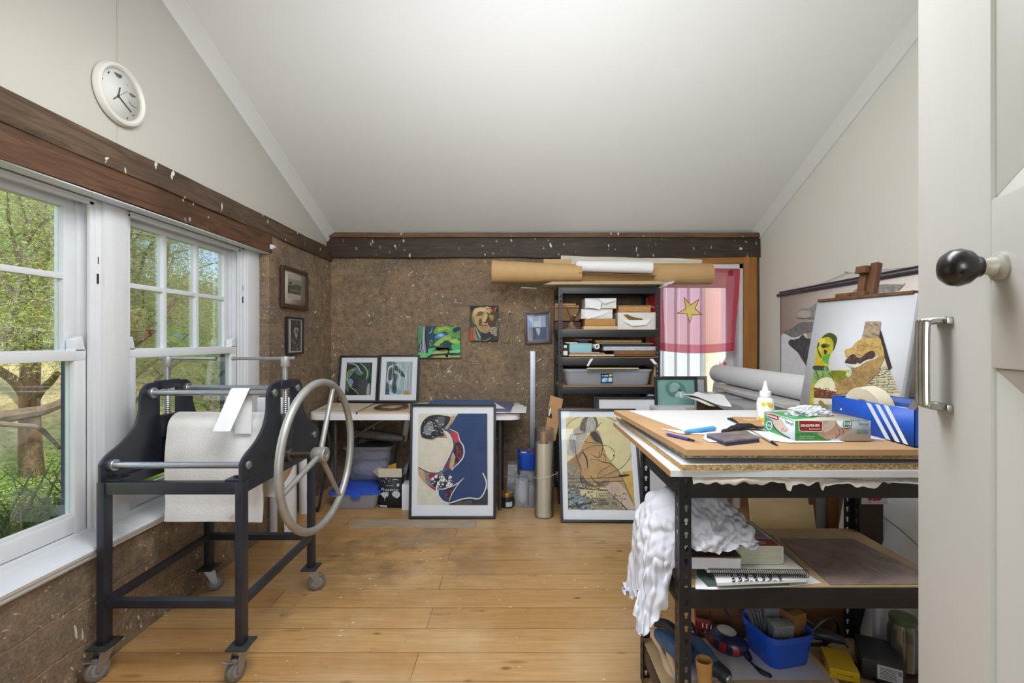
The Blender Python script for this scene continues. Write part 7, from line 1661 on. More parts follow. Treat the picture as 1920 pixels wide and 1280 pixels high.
m=MB();m.span((X0,1.370,zb2-.0005),(X0+.004,1.53,zb2+.036),.001);m.build('spine',mat('violet_spine','#6c6ea6',.5,0,.3,60),wb);m=MB();m.hexa([V(X0,1.370,zb2+.0345),V(X1+.003,1.368,zb2+.0345),V(X1+.01,1.53,zb2+.036),V(X0,1.53,zb2+.036)],[V(X0,1.370,zb2+.0365),V(X1+.003,1.368,zb2+.038),V(X1+.01,1.53,zb2+.038),V(X0,1.53,zb2+.038)]);m.build('cover',mat('dark_mixed_cover','#4a3a30',.45,0,.6,25),wb)
SHEET=[348,1336,442,349,1353,418,347,1371,431,347,1389,422,349,1391,443,349,1407,444,352,1420,437,363,1431,433,370,1428,454,383,1436,445,387,1455,451,398,1465,448,402,1485,454,395,1499,455,386,1501,470,392,1511,448,384,1521,435,393,1535,425,382,1546,428,385,1557,417,381,1573,400,381,1592,400,382,1603,378,381,1617,401,377,1635,392,377,1647,377,374,1662,398,381,1671,370,361,1338,434,358,1358,439,356,1366,410,356,1389,410,357,1404,428,359,1402,469,356,1422,471,360,1441,464,371,1449,461,383,1446,479,395,1451,478,392,1470,470,396,1481,481,405,1497,486,393,1510,483,389,1522,474,393,1531,455,385,1542,451,390,1557,442,378,1567,442,388,1575,425,392,1589,405,395,1604,392,392,1624,393,389,1640,414,389,1653,384,383,1671,390,378,1684,401,368,1350,416,368,1363,443,363,1379,436,368,1388,410,364,1398,442,365,1418,451,366,1421,489,363,1438,498,371,1456,494,380,1466,479,390,1461,501,399,1473,504,388,1486,507,399,1498,524,399,1516,512,393,1534,507,396,1544,485,386,1549,490,390,1563,475,385,1575,469,386,1589,446,399,1591,437,396,1609,422,407,1622,406,399,1641,395,392,1653,420,387,1672,413,392,1689,399,378,1354,440,376,1374,427,372,1379,463,378,1393,436,372,1403,454,369,1409,484,377,1425,488,375,1437,519,381,1447,507,378,1463,513,386,1478,524,398,1474,544,393,1488,544,388,1507,543,389,1520,534,399,1531,532,399,1552,522,385,1556,527,393,1572,510,382,1583,501,390,1593,482,396,1607,456,407,1613,438,399,1631,439,407,1644,423,405,1666,421,396,1676,438,399,1690,434,389,1364,430,384,1373,456,383,1392,469,382,1401,471,384,1414,468,380,1406,502,372,1419,524,381,1431,528,387,1448,537,388,1462,542,386,1472,559,390,1487,562,399,1493,570,393,1512,569,385,1527,570,397,1534,570,400,1554,564,390,1556,562,391,1578,548,384,1595,535,391,1608,512,401,1618,489,417,1620,467,406,1633,468,405,1652,458,403,1664,457,411,1682,442,400,1691,470,398,1368,449,393,1386,454,388,1382,488,390,1399,503,394,1412,493,386,1422,522,382,1416,554,383,1435,555,390,1448,565,395,1459,575,389,1473,588,383,1492,597,397,1493,606,389,1511,602,390,1531,603,391,1548,598,400,1551,594,394,1570,589,384,1581,582,393,1593,559,398,1611,544,411,1616,521,420,1630,501,416,1642,498,419,1652,481,418,1668,480,419,1683,476,416,1699,470,414,1371,452,406,1384,472,398,1391,486,399,1387,525,405,1406,522,395,1416,542,392,1424,573,392,1431,583,390,1440,594,396,1455,607,391,1467,610,383,1484,619,390,1495,626,389,1513,619,385,1528,622,389,1550,620,398,1559,616,389,1571,610,391,1588,608,395,1603,589,409,1609,573,419,1625,554,432,1632,531,418,1645,524,421,1664,510,433,1675,493,424,1688,504,427,1704,496,421,1381,477,414,1373,500,414,1389,504,411,1398,527,406,1397,556,401,1408,570,399,1425,580,396,1430,610,401,1447,608,390,1449,624,397,1467,628,393,1486,632,383,1495,641,386,1516,640,393,1531,638,389,1551,642,397,1567,636,390,1580,631,400,1590,621,399,1611,613,411,1623,602,425,1631,584,427,1641,568,431,1650,547,423,1670,546,429,1686,521,439,1698,511,429,1712,526,437,1382,478,430,1374,515,425,1388,534,427,1405,539,418,1408,574,408,1403,603,414,1423,604,400,1421,619,407,1439,627,399,1455,639,392,1463,648,396,1482,653,390,1498,659,389,1516,661,389,1531,660,395,1551,658,398,1570,656,394,1587,650,405,1598,641,406,1617,632,421,1624,620,434,1630,608,426,1650,602,438,1661,579,428,1672,571,429,1693,558,447,1699,545,444,1714,548,450,1375,503,440,1387,525,436,1381,562,441,1401,565,429,1397,593,423,1407,614,418,1413,622,412,1425,632,401,1431,646,407,1448,656,397,1459,667,395,1479,673,399,1499,674,392,1515,683,399,1532,676,395,1552,679,398,1573,677,402,1588,668,406,1604,660,415,1620,650,431,1623,637,434,1642,626,433,1659,619,436,1673,605,434,1683,603,441,1687,576,452,1706,575,463,1711,551,446,1363,536,455,1382,547,448,1392,575,437,1390,601,443,1408,608,434,1399,626,422,1404,641,426,1424,647,413,1427,662,407,1444,673,411,1462,679,402,1476,692,406,1496,694,401,1515,699,405,1534,696,408,1555,692,403,1575,696,412,1590,686,415,1609,679,425,1620,668,439,1631,656,437,1651,646,439,1669,634,441,1683,623,449,1685,614,456,1692,596,464,1689,575,475,1706,582,440,1366,572,458,1371,577,463,1387,597,452,1386,613,442,1397,625,444,1414,634,436,1406,652,431,1416,665,429,1432,674,418,1439,690,414,1457,700,418,1478,703,409,1494,715,414,1514,714,410,1536,717,415,1556,712,418,1576,708,417,1597,706,425,1613,696,434,1625,686,437,1640,674,442,1659,665,443,1674,652,450,1672,634,461,1674,618,470,1690,610,478,1681,595,488,1689,598,455,1356,583,454,1367,608,470,1373,612,462,1388,625,452,1387,639,454,1402,648,450,1416,662,440,1414,680,439,1427,690,432,1440,704,429,1456,712,421,1473,724,423,1494,728,419,1514,735,421,1535,734,422,1557,732,424,1578,729,430,1597,720,433,1617,714,436,1631,704,440,1649,694,447,1665,682,453,1660,662,461,1659,643,471,1666,626,482,1674,620,493,1688,630,497,1674,626,472,1364,594,466,1351,611,462,1363,628,470,1379,639,465,1393,653,456,1391,666,462,1407,676,453,1413,690,443,1420,708,446,1438,718,437,1451,731,437,1473,736,432,1492,747,433,1514,749,433,1535,750,435,1557,748,437,1579,744,440,1599,738,444,1618,729,451,1632,714,455,1650,704,462,1653,685,468,1664,671,473,1668,657,484,1667,646,495,1662,648,503,1673,647,510,1679,643,489,1360,619,476,1363,621,473,1351,641,467,1364,656,474,1383,665,469,1385,678,466,1399,685,462,1408,704,461,1424,715,455,1434,731,454,1452,741,450,1470,752,449,1491,758,448,1512,762,448,1535,764,449,1557,761,452,1578,757,455,1599,751,460,1617,739,464,1637,729,472,1644,710,476,1658,695,483,1664,686,490,1661,673,497,1676,673,506,1679,666,515,1669,658,524,1673,651,483,1349,626,492,1364,646,487,1366,652,483,1363,666,477,1375,666,478,1378,688,476,1396,700,478,1411,707,473,1415,726,473,1434,737,469,1450,751,467,1470,760,466,1490,767,465,1512,771,465,1534,773,467,1556,770,469,1578,766,472,1598,759,475,1618,750,480,1631,734,486,1648,726,493,1658,715,497,1653,702,504,1666,697,507,1659,684,513,1662,671,525,1673,665,533,1662,657,498,1347,653,498,1355,668,497,1369,667,495,1379,677,494,1380,685,496,1384,700,493,1394,712,496,1407,723,492,1416,737,490,1431,748,488,1451,756,486,1470,765,485,1490,772,484,1512,776,484,1534,777,484,1556,778,487,1576,770,490,1597,766,493,1616,759,498,1627,748,503,1638,736,506,1647,725,512,1655,717,520,1659,704,521,1661,690,528,1653,679,538,1657,666,545,1674,664,511,1356,660,516,1353,674,514,1374,678,509,1372,690,510,1377,705,511,1394,708,512,1392,724,508,1399,739,510,1421,741,509,1433,755,506,1453,762,504,1471,770,503,1491,776,503,1512,780,502,1534,783,503,1555,778,503,1578,780,509,1593,769,511,1613,765,512,1633,759,520,1637,743,519,1657,735,527,1667,721,530,1662,705,539,1658,692,540,1670,680,550,1651,677,555,1661,664,523,1342,663,527,1355,669,532,1371,680,526,1363,693,529,1378,705,525,1383,714,527,1394,725,526,1401,740,524,1416,749,525,1438,751,524,1453,764,523,1473,770,522,1492,778,521,1512,782,521,1534,786,522,1555,781,523,1577,779,523,1599,779,529,1613,767,530,1635,765,536,1643,750,536,1660,740,542,1661,725,545,1670,710,553,1668,700,555,1677,687,566,1662,682,572,1658,668,535,1357,665,538,1345,676,542,1358,688,542,1373,694,543,1372,705,543,1380,717,539,1391,729,540,1400,743,541,1423,745,541,1436,758,542,1457,762,541,1471,774,540,1492,778,540,1513,784,540,1534,788,540,1556,786,541,1577,785,542,1599,780,542,1621,777,548,1634,765,549,1653,758,554,1657,742,554,1674,733,557,1682,717,563,1686,701,571,1680,692,580,1674,685,588,1669,673,551,1359,658,555,1354,672,554,1362,680,559,1375,692,560,1365,706,556,1383,715,556,1387,731,557,1405,739,557,1419,751,557,1440,755,559,1452,768,559,1473,773,558,1491,782,558,1512,786,558,1534,790,559,1556,790,559,1578,788,560,1600,785,561,1619,777,563,1640,772,567,1648,757,568,1662,744,569,1664,731,575,1680,720,574,1676,706,585,1692,698,589,1692,681,601,1678,677,564,1348,659,570,1362,669,571,1355,683,577,1373,687,572,1380,703,574,1381,717,575,1386,731,574,1403,742,573,1425,746,572,1442,756,575,1458,764,577,1470,778,577,1491,782,577,1512,787,577,1534,790,578,1556,791,578,1578,789,579,1599,784,579,1620,780,580,1634,769,584,1654,762,585,1667,749,588,1665,734,589,1669,719,588,1682,708,595,1674,694,603,1688,686,609,1694,672,578,1359,655,584,1349,668,583,1349,684,585,1360,699,587,1369,702,587,1379,717,588,1395,724,587,1411,736,591,1424,748,590,1445,751,592,1456,765,593,1476,771,596,1491,782,595,1512,784,596,1534,789,597,1556,790,597,1577,788,597,1598,782,597,1617,775,598,1639,771,598,1644,757,595,1655,742,605,1671,736,605,1665,721,604,1675,711,607,1690,699,614,1680,688,619,1686,673,590,1346,658,595,1363,667,594,1361,683,603,1355,696,603,1374,699,602,1388,712,605,1394,725,604,1412,729,605,1429,739,606,1448,748,609,1462,760,611,1474,773,612,1495,776,614,1511,786,614,1533,786,615,1555,788,616,1577,787,616,1598,783,616,1615,773,617,1636,768,615,1653,757,613,1659,741,610,1655,725,619,1671,719,613,1660,706,622,1677,701,625,1690,692,630,1697,679,605,1347,658,605,1349,674,607,1368,678,616,1368,690,618,1378,701,616,1396,705,618,1407,719,621,1412,732,622,1432,735,623,1444,749,626,1463,756,628,1478,769,630,1491,780,632,1512,783,634,1533,787,634,1554,788,635,1576,787,634,1597,781,634,1619,777,634,1631,764,633,1647,754,631,1656,740,628,1656,725,628,1657,711,628,1668,704,620,1664,689,633,1672,689,642,1687,686,617,1361,656,623,1351,672,626,1366,681,628,1382,685,635,1382,701,633,1395,709,634,1415,714,639,1414,730,638,1427,742,640,1447,746,643,1454,761,646,1470,771,649,1490,778,651,1510,784,652,1531,787,653,1554,787,653,1576,785,653,1597,781,653,1618,775,652,1637,767,647,1642,751,649,1653,741,641,1652,727,638,1646,712,641,1658,701,628,1653,686,630,1664,677,645,1672,678,634,1351,659,638,1364,672,639,1363,681,644,1383,684,650,1390,699,649,1401,710,649,1404,722,650,1425,727,655,1429,740,656,1442,751,657,1463,755,663,1471,767,667,1489,776,669,1509,781,670,1531,783,671,1552,785,671,1575,782,671,1596,778,671,1616,772,668,1632,762,663,1643,750,656,1636,737,655,1639,726,656,1650,713,647,1642,699,642,1655,687,643,1650,675,644,1664,664,651,1351,666,656,1361,676,650,1368,683,655,1371,695,663,1390,698,666,1391,712,666,1406,723,667,1427,727,663,1441,733,672,1444,746,671,1466,749,680,1473,761,684,1490,770,683,1511,773,688,1530,778,686,1552,776,689,1574,776,689,1595,772,684,1607,763,679,1621,754,680,1639,744,670,1640,732,664,1628,723,658,1629,708,662,1644,700,653,1644,686,655,1662,682,662,1660,672,660,1357,665,668,1360,677,665,1375,680,671,1376,693,676,1381,703,679,1401,705,679,1414,715,684,1425,726,679,1446,726,683,1456,739,688,1460,750,689,1481,752,697,1493,760,700,1512,768,696,1532,766,702,1552,769,703,1574,767,695,1589,759,700,1611,757,692,1617,745,681,1623,734,685,1641,725,681,1628,718,672,1628,706,670,1646,701,669,1646,686,670,1656,688,671,1675,682,673,1353,675,676,1369,667,681,1373,679,685,1388,689,691,1381,700,693,1391,712,692,1410,720,693,1430,715,693,1451,719,700,1454,732,701,1465,742,705,1480,747,702,1499,749,711,1513,756,711,1532,758,707,1552,755,715,1571,756,707,1586,749,710,1604,745,707,1622,738,697,1628,727,690,1626,715,687,1642,707,685,1624,698,673,1634,694,685,1646,689,678,1654,676,683,1671,678,687,1352,668,691,1366,675,694,1384,674,699,1378,687,704,1393,696,710,1394,710,710,1409,720,709,1431,720,708,1440,725,710,1461,726,716,1467,733,722,1480,743,715,1500,739,724,1513,748,721,1529,747,720,1549,745,725,1569,746,723,1587,742,715,1597,732,722,1618,730,712,1621,721,706,1624,708,696,1631,697,693,1641,690,683,1625,684,681,1636,676,686,1654,673,685,1664,668,699,1365,663,709,1359,673,712,1381,672,712,1379,686,718,1394,695,722,1396,709,724,1416,711,721,1431,711,725,1443,721,725,1456,722,723,1474,723,734,1482,732,729,1500,730,735,1514,737,736,1532,740,729,1548,735,739,1563,739,735,1580,733,729,1593,724,725,1609,717,726,1621,712,718,1636,705,710,1643,693,702,1634,684,694,1633,679,682,1632,667,690,1648,664,701,1666,662,714,1371,662,722,1365,664,727,1371,675,729,1377,682,732,1380,696,738,1398,705,741,1411,714,738,1432,717,732,1449,711,740,1463,719,736,1478,716,733,1494,722,746,1502,730,737,1517,724,746,1533,729,744,1554,732,739,1566,725,750,1580,725,747,1600,720,737,1603,708,731,1619,701,725,1625,695,720,1633,685,713,1640,677,705,1632,668,699,1637,662,686,1643,662,688,1665,662,730,1360,662,732,1379,662,741,1375,669,745,1385,679,744,1392,687,753,1399,699,752,1419,705,754,1435,709,750,1455,711,745,1472,708,753,1484,719,741,1496,711,752,1505,716,755,1521,722,750,1539,717,757,1551,723,750,1561,717,742,1576,712,742,1594,710,753,1613,706,742,1623,696,738,1634,687,729,1623,677,728,1642,670,718,1635,662,710,1650,662,699,1656,662,690,1672,662,743,1362,662,746,1373,662,745,1392,664,759,1388,673,758,1400,680,755,1415,689,758,1426,698,750,1443,696,760,1456,701,762,1476,706,765,1490,708,757,1498,703,753,1517,705,765,1523,712,767,1540,718,758,1547,711,761,1567,712,760,1581,713,759,1587,704,748,1599,695,745,1617,689,751,1629,678,739,1637,671,732,1627,662,724,1645,662,716,1658,662,713,1670,662,703,1683,662,749,1378,662,758,1377,662,763,1389,662,761,1407,667,767,1409,676,767,1424,684,761,1437,689,764,1449,697,754,1463,691,762,1481,694,772,1495,697,771,1509,700,769,1519,698,763,1537,703,767,1539,709,772,1552,705,762,1562,699,771,1579,702,768,1598,704,765,1595,689,758,1613,685,749,1612,672,746,1627,662,740,1646,662,734,1651,662,730,1667,662,720,1685,662,713,1691,662]
pts_=[V(SHEET[k]/1000,SHEET[k+1]/1000,SHEET[k+2]/1000)for k in range(0,len(SHEET),3)]
for p in pts_:
 if p.x>.52:p.x=.52+(p.x-.52)*.80
def cr4(a,b,c,d,t):return .5*(2*b+(c-a)*t+(2*a-5*b+4*c-d)*t*t+(3*b-a-3*c+d)*t**3)
rows_=[pts_[k*28:(k+1)*28]for k in range(36)]
rows_=[[cr4(r[max(j-1,0)],r[j],r[min(j+1,27)],r[min(j+2,27)],t/4)for j in range(27)for t in range(4)]+[r[27]]for r in rows_]
NW_=len(rows_[0])
rows_=[[cr4(rows_[max(i-1,0)][j],rows_[i][j],rows_[min(i+1,35)][j],rows_[min(i+2,35)][j],t/4)for j in range(NW_)]for i in range(35)for t in range(4)]+[rows_[35]]
NH_=len(rows_);out_=[]
for i in range(NH_):
 for j in range(NW_):
  p=rows_[i][j];n=(rows_[min(i+2,NH_-1)][j]-rows_[max(i-2,0)][j]).cross(rows_[i][min(j+2,NW_-1)]-rows_[i][max(j-2,0)]);n=n.normalized()if n.length>1e-9 else V(0,0,1)
  w1=noise.noise(p*6);w2=noise.noise(p*6+V(7,3,0));w3=noise.noise(p*13+V(2,0,5));w4=noise.noise(p*5+V(0,11,0))
  f1=abs(sin((p.x*.4+p.y*.5+p.z)*38+4.2*w1+.5*w3))**.8;f2=abs(sin((p.x*.9-p.y*.5-p.z*.5)*40+4.0*w2+.5*w3))**.8
  k=max(0,min(1,(w4+.12)/.24));hang=max(0,min(1,(.60-p.z)/.08))if p.x<.47 else 0
  q=p+n*((f1*k+f2*(1-k)-.5)*.0125*(1-hang)+hang*.006*sin(p.y*60+2*w1))
  if q.x>B0-.02 and q.x<B0+.048:q.y=max(q.y,BY0+.042)
  if q.x>B0-.004 and q.x<.505:q.z=max(q.z,zs+.004)
  if .50<q.x<.653:q.z=max(q.z,zb2+.040)
  if q.x>=.653 and q.y>1.398:q.z=max(q.z,zb2+.056)
  if q.z<.60 and B0-.006<q.x<B0+.02:q.x=B0-.006
  q.z=min(q.z,.812);out_.append(q)
m=MB();m.add(out_,[[i*NW_+j,(i+1)*NW_+j,(i+1)*NW_+j+1,i*NW_+j+1]for i in range(NH_-1)for j in range(NW_-1)])
o=m.build('white_sheet',mat('white_bed_cotton','#c9cad3',.9,0,.03,6,.12,220),sharp=0,recalc=False);tag(o,'white cotton sheet heaped on the middle bench shelf and hanging over its end','cloth')
md=o.modifiers.new('thickness','SOLIDIFY');md.thickness=.0012;md=o.modifiers.new('smooth','SUBSURF');md.levels=1;md.render_levels=1
# - bottom shelf
zl=.1524
m=MB();m.span((.515,1.533,zl),(1.028,1.745,zl+.004),.001);tag(m.build('white_board_sheet',mat('white_gloss_panel','#c4c5cc',.3,0,.05,5)),'white board lining the bottom shelf of the bench','board');zp=zl+.0045
t=tub('blue_basin','deep blue plastic basin full of small boxes on the bottom shelf',.830,1.008,1.578,1.750,zp,.112,BLUE_PL,'basin',.016,.003,.005);t.rotation_euler=(0,0,R(12))
zi=zp+.012
clearbox('drill_bit_case','clear case of drill bits at the front of the blue basin',.878,.945,1.605,1.645,zi+.035,zi+.118,None,True);cloth_lump('drill_bits','rack of dark drill bits inside the clear case',(.9115,1.625,zi+.074),.028,.014,.032,BR,'drill bits',8)
m=MB();m.box((.978,1.672,zi+.095),(.06,.065,.09),.002,Matrix.Rotation(.35,3,'Z'));tag(m.build('brown_box',mat('dark_kraft_box','#8a6232',.75,0,.12,9)),'small brown cardboard box at the right of the blue basin','box')
m=MB();m.box((.965,1.69,zi+.152),(.05,.04,.02),.002,Matrix.Rotation(.3,3,'Z'));tag(m.build('navy_packet',mat('navy_packet_card','#29375c',.5,0,.15)),'small navy packet on the brown box in the blue basin','packet')
for i in range(4):
 m=MB();m.box((.838+.010*i,1.685,zi+.085+.002*i),(.003,.085,.12),.001,Matrix.Rotation(-.12,3,'Z')@Matrix.Rotation(-.25+.03*i,3,'Y'));tag(m.build('clear_sleeve',MATS['clear_plastic']),'stiff clear plastic sleeves standing at the left in the blue basin','sleeve','clear sleeves in the blue basin')
clearbox('grey_case','grey smoky case at the back of the blue basin',.885,.940,1.682,1.722,zi+.03,zi+.15,mat('dark_case_bits','#3c3c36',.6,0,.4,30),True,.9)
TB=mat('tool_blue','#3f6186',.45,0,.12,12);TD=mat('tool_dark','#23272e',.5,0,.2,20)
tl_=thing('power_tool','blue and black corded power tool behind the front bench post','power tool',V(0.542,1.61,zp))
m=MB();m.tube(smooth_open([V(0.510,1.70,zp+.05),V(0.532,1.65,zp+.055),V(0.557,1.60,zp+.05),V(0.582,1.565,zp+.045)],5),[.02+.014*sin(pi*k/15)for k in range(16)],18);m.build('motor_housing',TB,tl_)
m=MB();m.tube(smooth_open([V(0.502,1.70,zp+.09),V(0.529,1.65,zp+.112),V(0.562,1.60,zp+.095),V(0.580,1.57,zp+.07)],5),.0155,14);m.build('handle',TD,tl_)
for k in range(5):m=MB();m.box((.529+.008*k,1.612-.013*k,zp+.058),(.006,.003,.03),0,Matrix.Rotation(-.9,3,'Z'));m.build('vent_slot',TD,tl_)
dr=thing('electric_drill','dark blue electric drill with a bit in its chuck at the shelf front','drill',V(.62,1.58,zp))
a,b=V(.588,1.66,zp+.06),V(.668,1.50,zp+.036);ax=(b-a).normalized()
m=MB();m.tube([a+ax*t for t in(0,.02,.06,.09,.12,.14)],[.022,.036,.040,.036,.027,.024],22);m.build('body',TB,dr);m=MB();m.tube([a+ax*.05,a+ax*.06+V(-.02,0,-.0),V(.60,1.60,zp+.02)],[.018,.018,.014],12);m.build('grip',TD,dr)
m=MB();m.lathe([(.016,.14),(.0235,.143),(.0235,.178),(.017,.188),(.008,.19),(0,.19)],a,ax,20);m.build('chuck',TD,dr);m=MB();m.lathe([(.0125,.186),(.013,.190),(.010,.194),(.0035,.196),(.003,.22),(0,.223)],a,ax,16,cap=False);m.build('bit',STEEL,dr)
sa=thing('palm_sander','navy and red rounded tool with an oval silver plate on the bottom shelf','power tool',V(.752,1.69,zp));NV=mat('navy_gloss_plastic','#1c2342',.3,0,.1,9);RD=mat('red_gloss_plastic','#94202a',.35,0,.06,9)
b=bmesh.new();bmesh.ops.create_uvsphere(b,u_segments=36,v_segments=20,radius=1)
rot=Matrix.Rotation(R(-52),3,'Z')
for v_ in b.verts:v_.co=rot@V(v_.co.x*.078*(1+.12*v_.co.z),v_.co.y*.050,max(-.75,v_.co.z)*.040)+V(.752,1.690,zp+.031)
m=MB();m.bm(b);m.build('shell',NV,sa)
for a_ in(-150,-115,-80,-45,100,150):
 m=MB();p=lambda s,t:V(.752,1.690,zp+.031)+rot@V(.079*cos(R(a_)+s)*cos(t),.051*sin(R(a_)+s)*cos(t),.041*sin(t));m.grid(lambda u,v:p(-.16+.32*u,-.5+.9*v),4,8,.0008);m.build('grip_strip',RD,sa)
m=MB();m.prism([(.034*cos(t),.023*sin(t))for t in[2*pi*k/32 for k in range(32)]],.003,Matrix.Translation((.752,1.685,zp+.0695))@rot.to_4x4()@Matrix.Rotation(.18,4,'X'),.001);m.build('silver_plate',mat('silver_oval','#aaa8a4',.3,.5,.1),sa,'oval silver plate')
m=MB();m.box((.690,1.738,zp+.06),(.06,.03,.03),.006,Matrix.Rotation(-.4,3,'Z'));o=m.build('red_packet',RD);tag(o,'red and white packet behind the oval plated tool','packet');m=MB()
for k in range(3):m.box((.680+.013*k,1.722-.005*k,zp+.066),(.004,.002,.016),0,Matrix.Rotation(-.4,3,'Z'))
m.build('printed_strokes',PAPER,o)
m=MB();m.span((.52,1.519,zl),(1.03,1.532,zl+.006),.001);m.span((1.0285,1.52,zl),(1.043,1.745,zl+.012),.002);tag(m.build('edging_strip',WOOD_L),'pale wooden edging along the white board on the bottom bench shelf','strip')
m=MB();m.span((1.268,1.55,0),(1.37,1.66,.15),.002);tag(m.build('dark_block',mat('dark_block_wood','#3f3026',.7,0,.2,8)),'dark wooden block under the green lidded jar','block')
def cable(name,label,pts,r,m_=BLACK_PL):m=MB();m.tube(smooth_open([V(*p)for p in pts],7),r,8);o=m.build(name,m_);tag(o,label,'cable');return o
cable('black_cable','black cable looping from the drill behind the front post',[(.58,1.66,zp+.08),(.60,1.67,zp+.115),(.625,1.66,zp+.10),(.632,1.62,zp+.04),(.64,1.58,zp+.008),(.66,1.56,zp+.006),(.645,1.545,zp+.008),(.625,1.575,zp+.03),(.62,1.63,zp+.09),(.61,1.66,zp+.12)],.0035)
o=cable('plug_cable','black plug cable running along the side of the blue basin',[(.765,1.745,zp+.12),(.778,1.70,zp+.09),(.79,1.66,zp+.05),(.795,1.63,zp+.022),(.80,1.60,zp+.010),(.82,1.575,zp+.005),(.838,1.552,zp+.005),(.828,1.545,zp+.005),(.81,1.56,zp+.006),(.80,1.585,zp+.012)],.0032)
m=MB();m.tube([V(.79,1.655,zp+.046),V(.795,1.63,zp+.024),V(.799,1.61,zp+.016)],[.007,.013,.009],12);m.build('plug',BLACK_PL,o)
cable('thin_black_cable','thin black cable arching over the oval plated tool',[(.585,1.66,zp+.06),(.62,1.64,zp+.105),(.65,1.62,zp+.098),(.675,1.64,zp+.12),(.69,1.68,zp+.14)],.0026)
WB=mat('turned_wood','#b8894f',.5,0,.12,9,stretch=(1,1,4));
m=MB();a,ax=V(.585,1.505,zp),V(.02,-.10,1);a=V(.586,1.462,zl+.005);m.lathe([(0,0),(.020,0),(.0215,.06),(.0245,.105),(.0255,.112),(.0245,.1155),(.0215,.114),(.0195,.09),(0,.085)],a,V(-.03,.03,1),28,cap=False);tag(m.build('wooden_tube',WB),'turned wooden tube standing open on the bottom shelf front','handle')
h_=thing('saw_grip','pale wooden saw handle with a slot leaning under the hanging sheet','handle',V(.50,1.55,zl));PW=mat('pale_beech','#d0b48d',.5,0,.08,8)
m=MB();m.tube(smooth_open([P(1224,1180,1.72),P(1238,1215,1.67),P(1252,1248,1.60),P(1266,1285,1.54),P(1274,1305,1.50)],4),[.012+.004*sin(k)for k in range(17)],12);m.tube(smooth_open([P(1234,1186,1.70),P(1247,1200,1.67),P(1258,1232,1.61),P(1270,1275,1.55)],4),[.011+.003*sin(k)for k in range(13)],12);m.build('grip',PW,h_)
yb=thing('yellow_case','flat yellow plastic case lying right of the blue basin','case',V(1.07,1.60,zl));Ye=mat('yellow_plastic','#c9a81c',.4,0,.06,9);rz=Matrix.Rotation(R(-20),3,'Z')
m=MB();m.box((1.085,1.582,zl+.0165),(.085,.118,.016),.004,rz);m.build('base',Ye,yb);m=MB();m.box((1.085,1.582,zl+.034),(.085,.118,.017),.004,rz);m.build('lid',Ye,yb)
c0=V(1.085,1.582,0)+rz@V(0,-.0595,0)
for s in(-.03,.03):m=MB();m.box((c0+rz@V(s,0,0))+V(0,0,zl+.026),(.016,.003,.014),.001,rz);m.build('clasp',Ye,yb)
m=MB();m.span((1.06,1.55,zl),(1.11,1.61,zl+.0085));m.build('foot',BLACK_PL,yb)
ad=thing('power_adaptor','black power adaptor with a white rating label on the bottom shelf','adaptor',V(1.215,1.56,zl));ra_=Matrix.Rotation(R(-28),3,'Z');ac=V(1.222,1.588,zl+.036)
m=MB();m.box(ac,(.115,.15,.07),.006,ra_);m.build('case',mat('charcoal_plastic','#24272e',.45,0,.12,9),ad);Ma=basis(ac+ra_@V(-.053,-.0756,-.026),ra_@V(1,0,0),(0,0,1))
m=MB(Ma);m.box((.070,.029,0),(.066,.046,.0006));m.build('rating_label',C('#c3c8d0'),ad,'white printed rating label');m=MB(Ma);rnd=random.Random(3)
for k in range(8):
 x=.045
 while x<.085:l=rnd.uniform(.002,.007);m.box((x+l/2,.012+.0045*k,.0005),(l,.0018,.0003));x+=l+.0015
for k in range(6):m.box((.092+.0015*k,.038,.0005),(.0007 if k%2 else .0011,.014,.0003))
m.build('label_print',C('#4a4d55'),ad)
jar('green_lid_jar','glass jar with a dark green lid right of the power adaptor',V(1.318,1.605,.151),.045,.175,MATS['jar_glass'],mat('green_jar_lid','#4b5a38',.45,.2,.15),mat('jar_contents','#6b5a42',.8,0,.2),.02)
for i,(pts,lb)in enumerate((([(1.02,1.70,zl+.02),(1.06,1.69,zl+.07),(1.11,1.68,zl+.12),(1.15,1.69,zl+.10),(1.16,1.70,zl+.05),(1.12,1.69,zl+.03),(1.06,1.66,zl+.04),(1.04,1.68,zl+.03)],'thick black cable coil arching behind the yellow case'),([(1.0,1.72,zl+.12),(1.05,1.71,zl+.10),(1.10,1.70,zl+.07),(1.15,1.67,zl+.05),(1.17,1.66,zl+.03)],'dark grey cable sloping down behind the yellow case'),([(1.03,1.69,zl+.06),(1.08,1.67,zl+.055),(1.11,1.69,zl+.02),(1.05,1.70,zl+.012)],'short black cable loop beside the blue basin'),([(1.10,1.66,zl+.03),(1.15,1.60,zl+.015),(1.165,1.52,zl+.01),(1.17,1.45,zl+.008)],'black cable running forward between yellow case and adaptor'))):cable('black_cable',lb,pts,(.006,.0045,.005,.005)[i],BLACK_PL if i!=1 else mat('grey_cable','#4c5056',.5))
m=MB();m.tube([V(1.06,1.71,zl+.05),V(1.115,1.675,zl+.062),V(1.155,1.655,zl+.055)],[.017,.020,.012],14);tag(m.build('black_tool',TD),'black tool handle lying across the cables on the bottom shelf','tool')
m=MB();m.span((1.30,1.70,.001),(1.52,1.72,.40),.002);tag(m.build('white_board_sheet',mat('white_gloss_panel','#c4c5cc')),'white panel standing on the floor right of the bench','board')
m=MB();m.hexa([V(.70,1.80,0),V(1.28,1.80,0),V(1.28,1.82,0),V(.70,1.82,0)],[V(.70,1.86,.30),V(1.28,1.86,.30),V(1.28,1.88,.30),V(.70,1.88,.30)],.001);tag(m.build('brown_board_sheet',wood('brown_panel_wood','#80552d','#57361b',0)),'brown wooden panel leaning on the floor behind the bench','board')
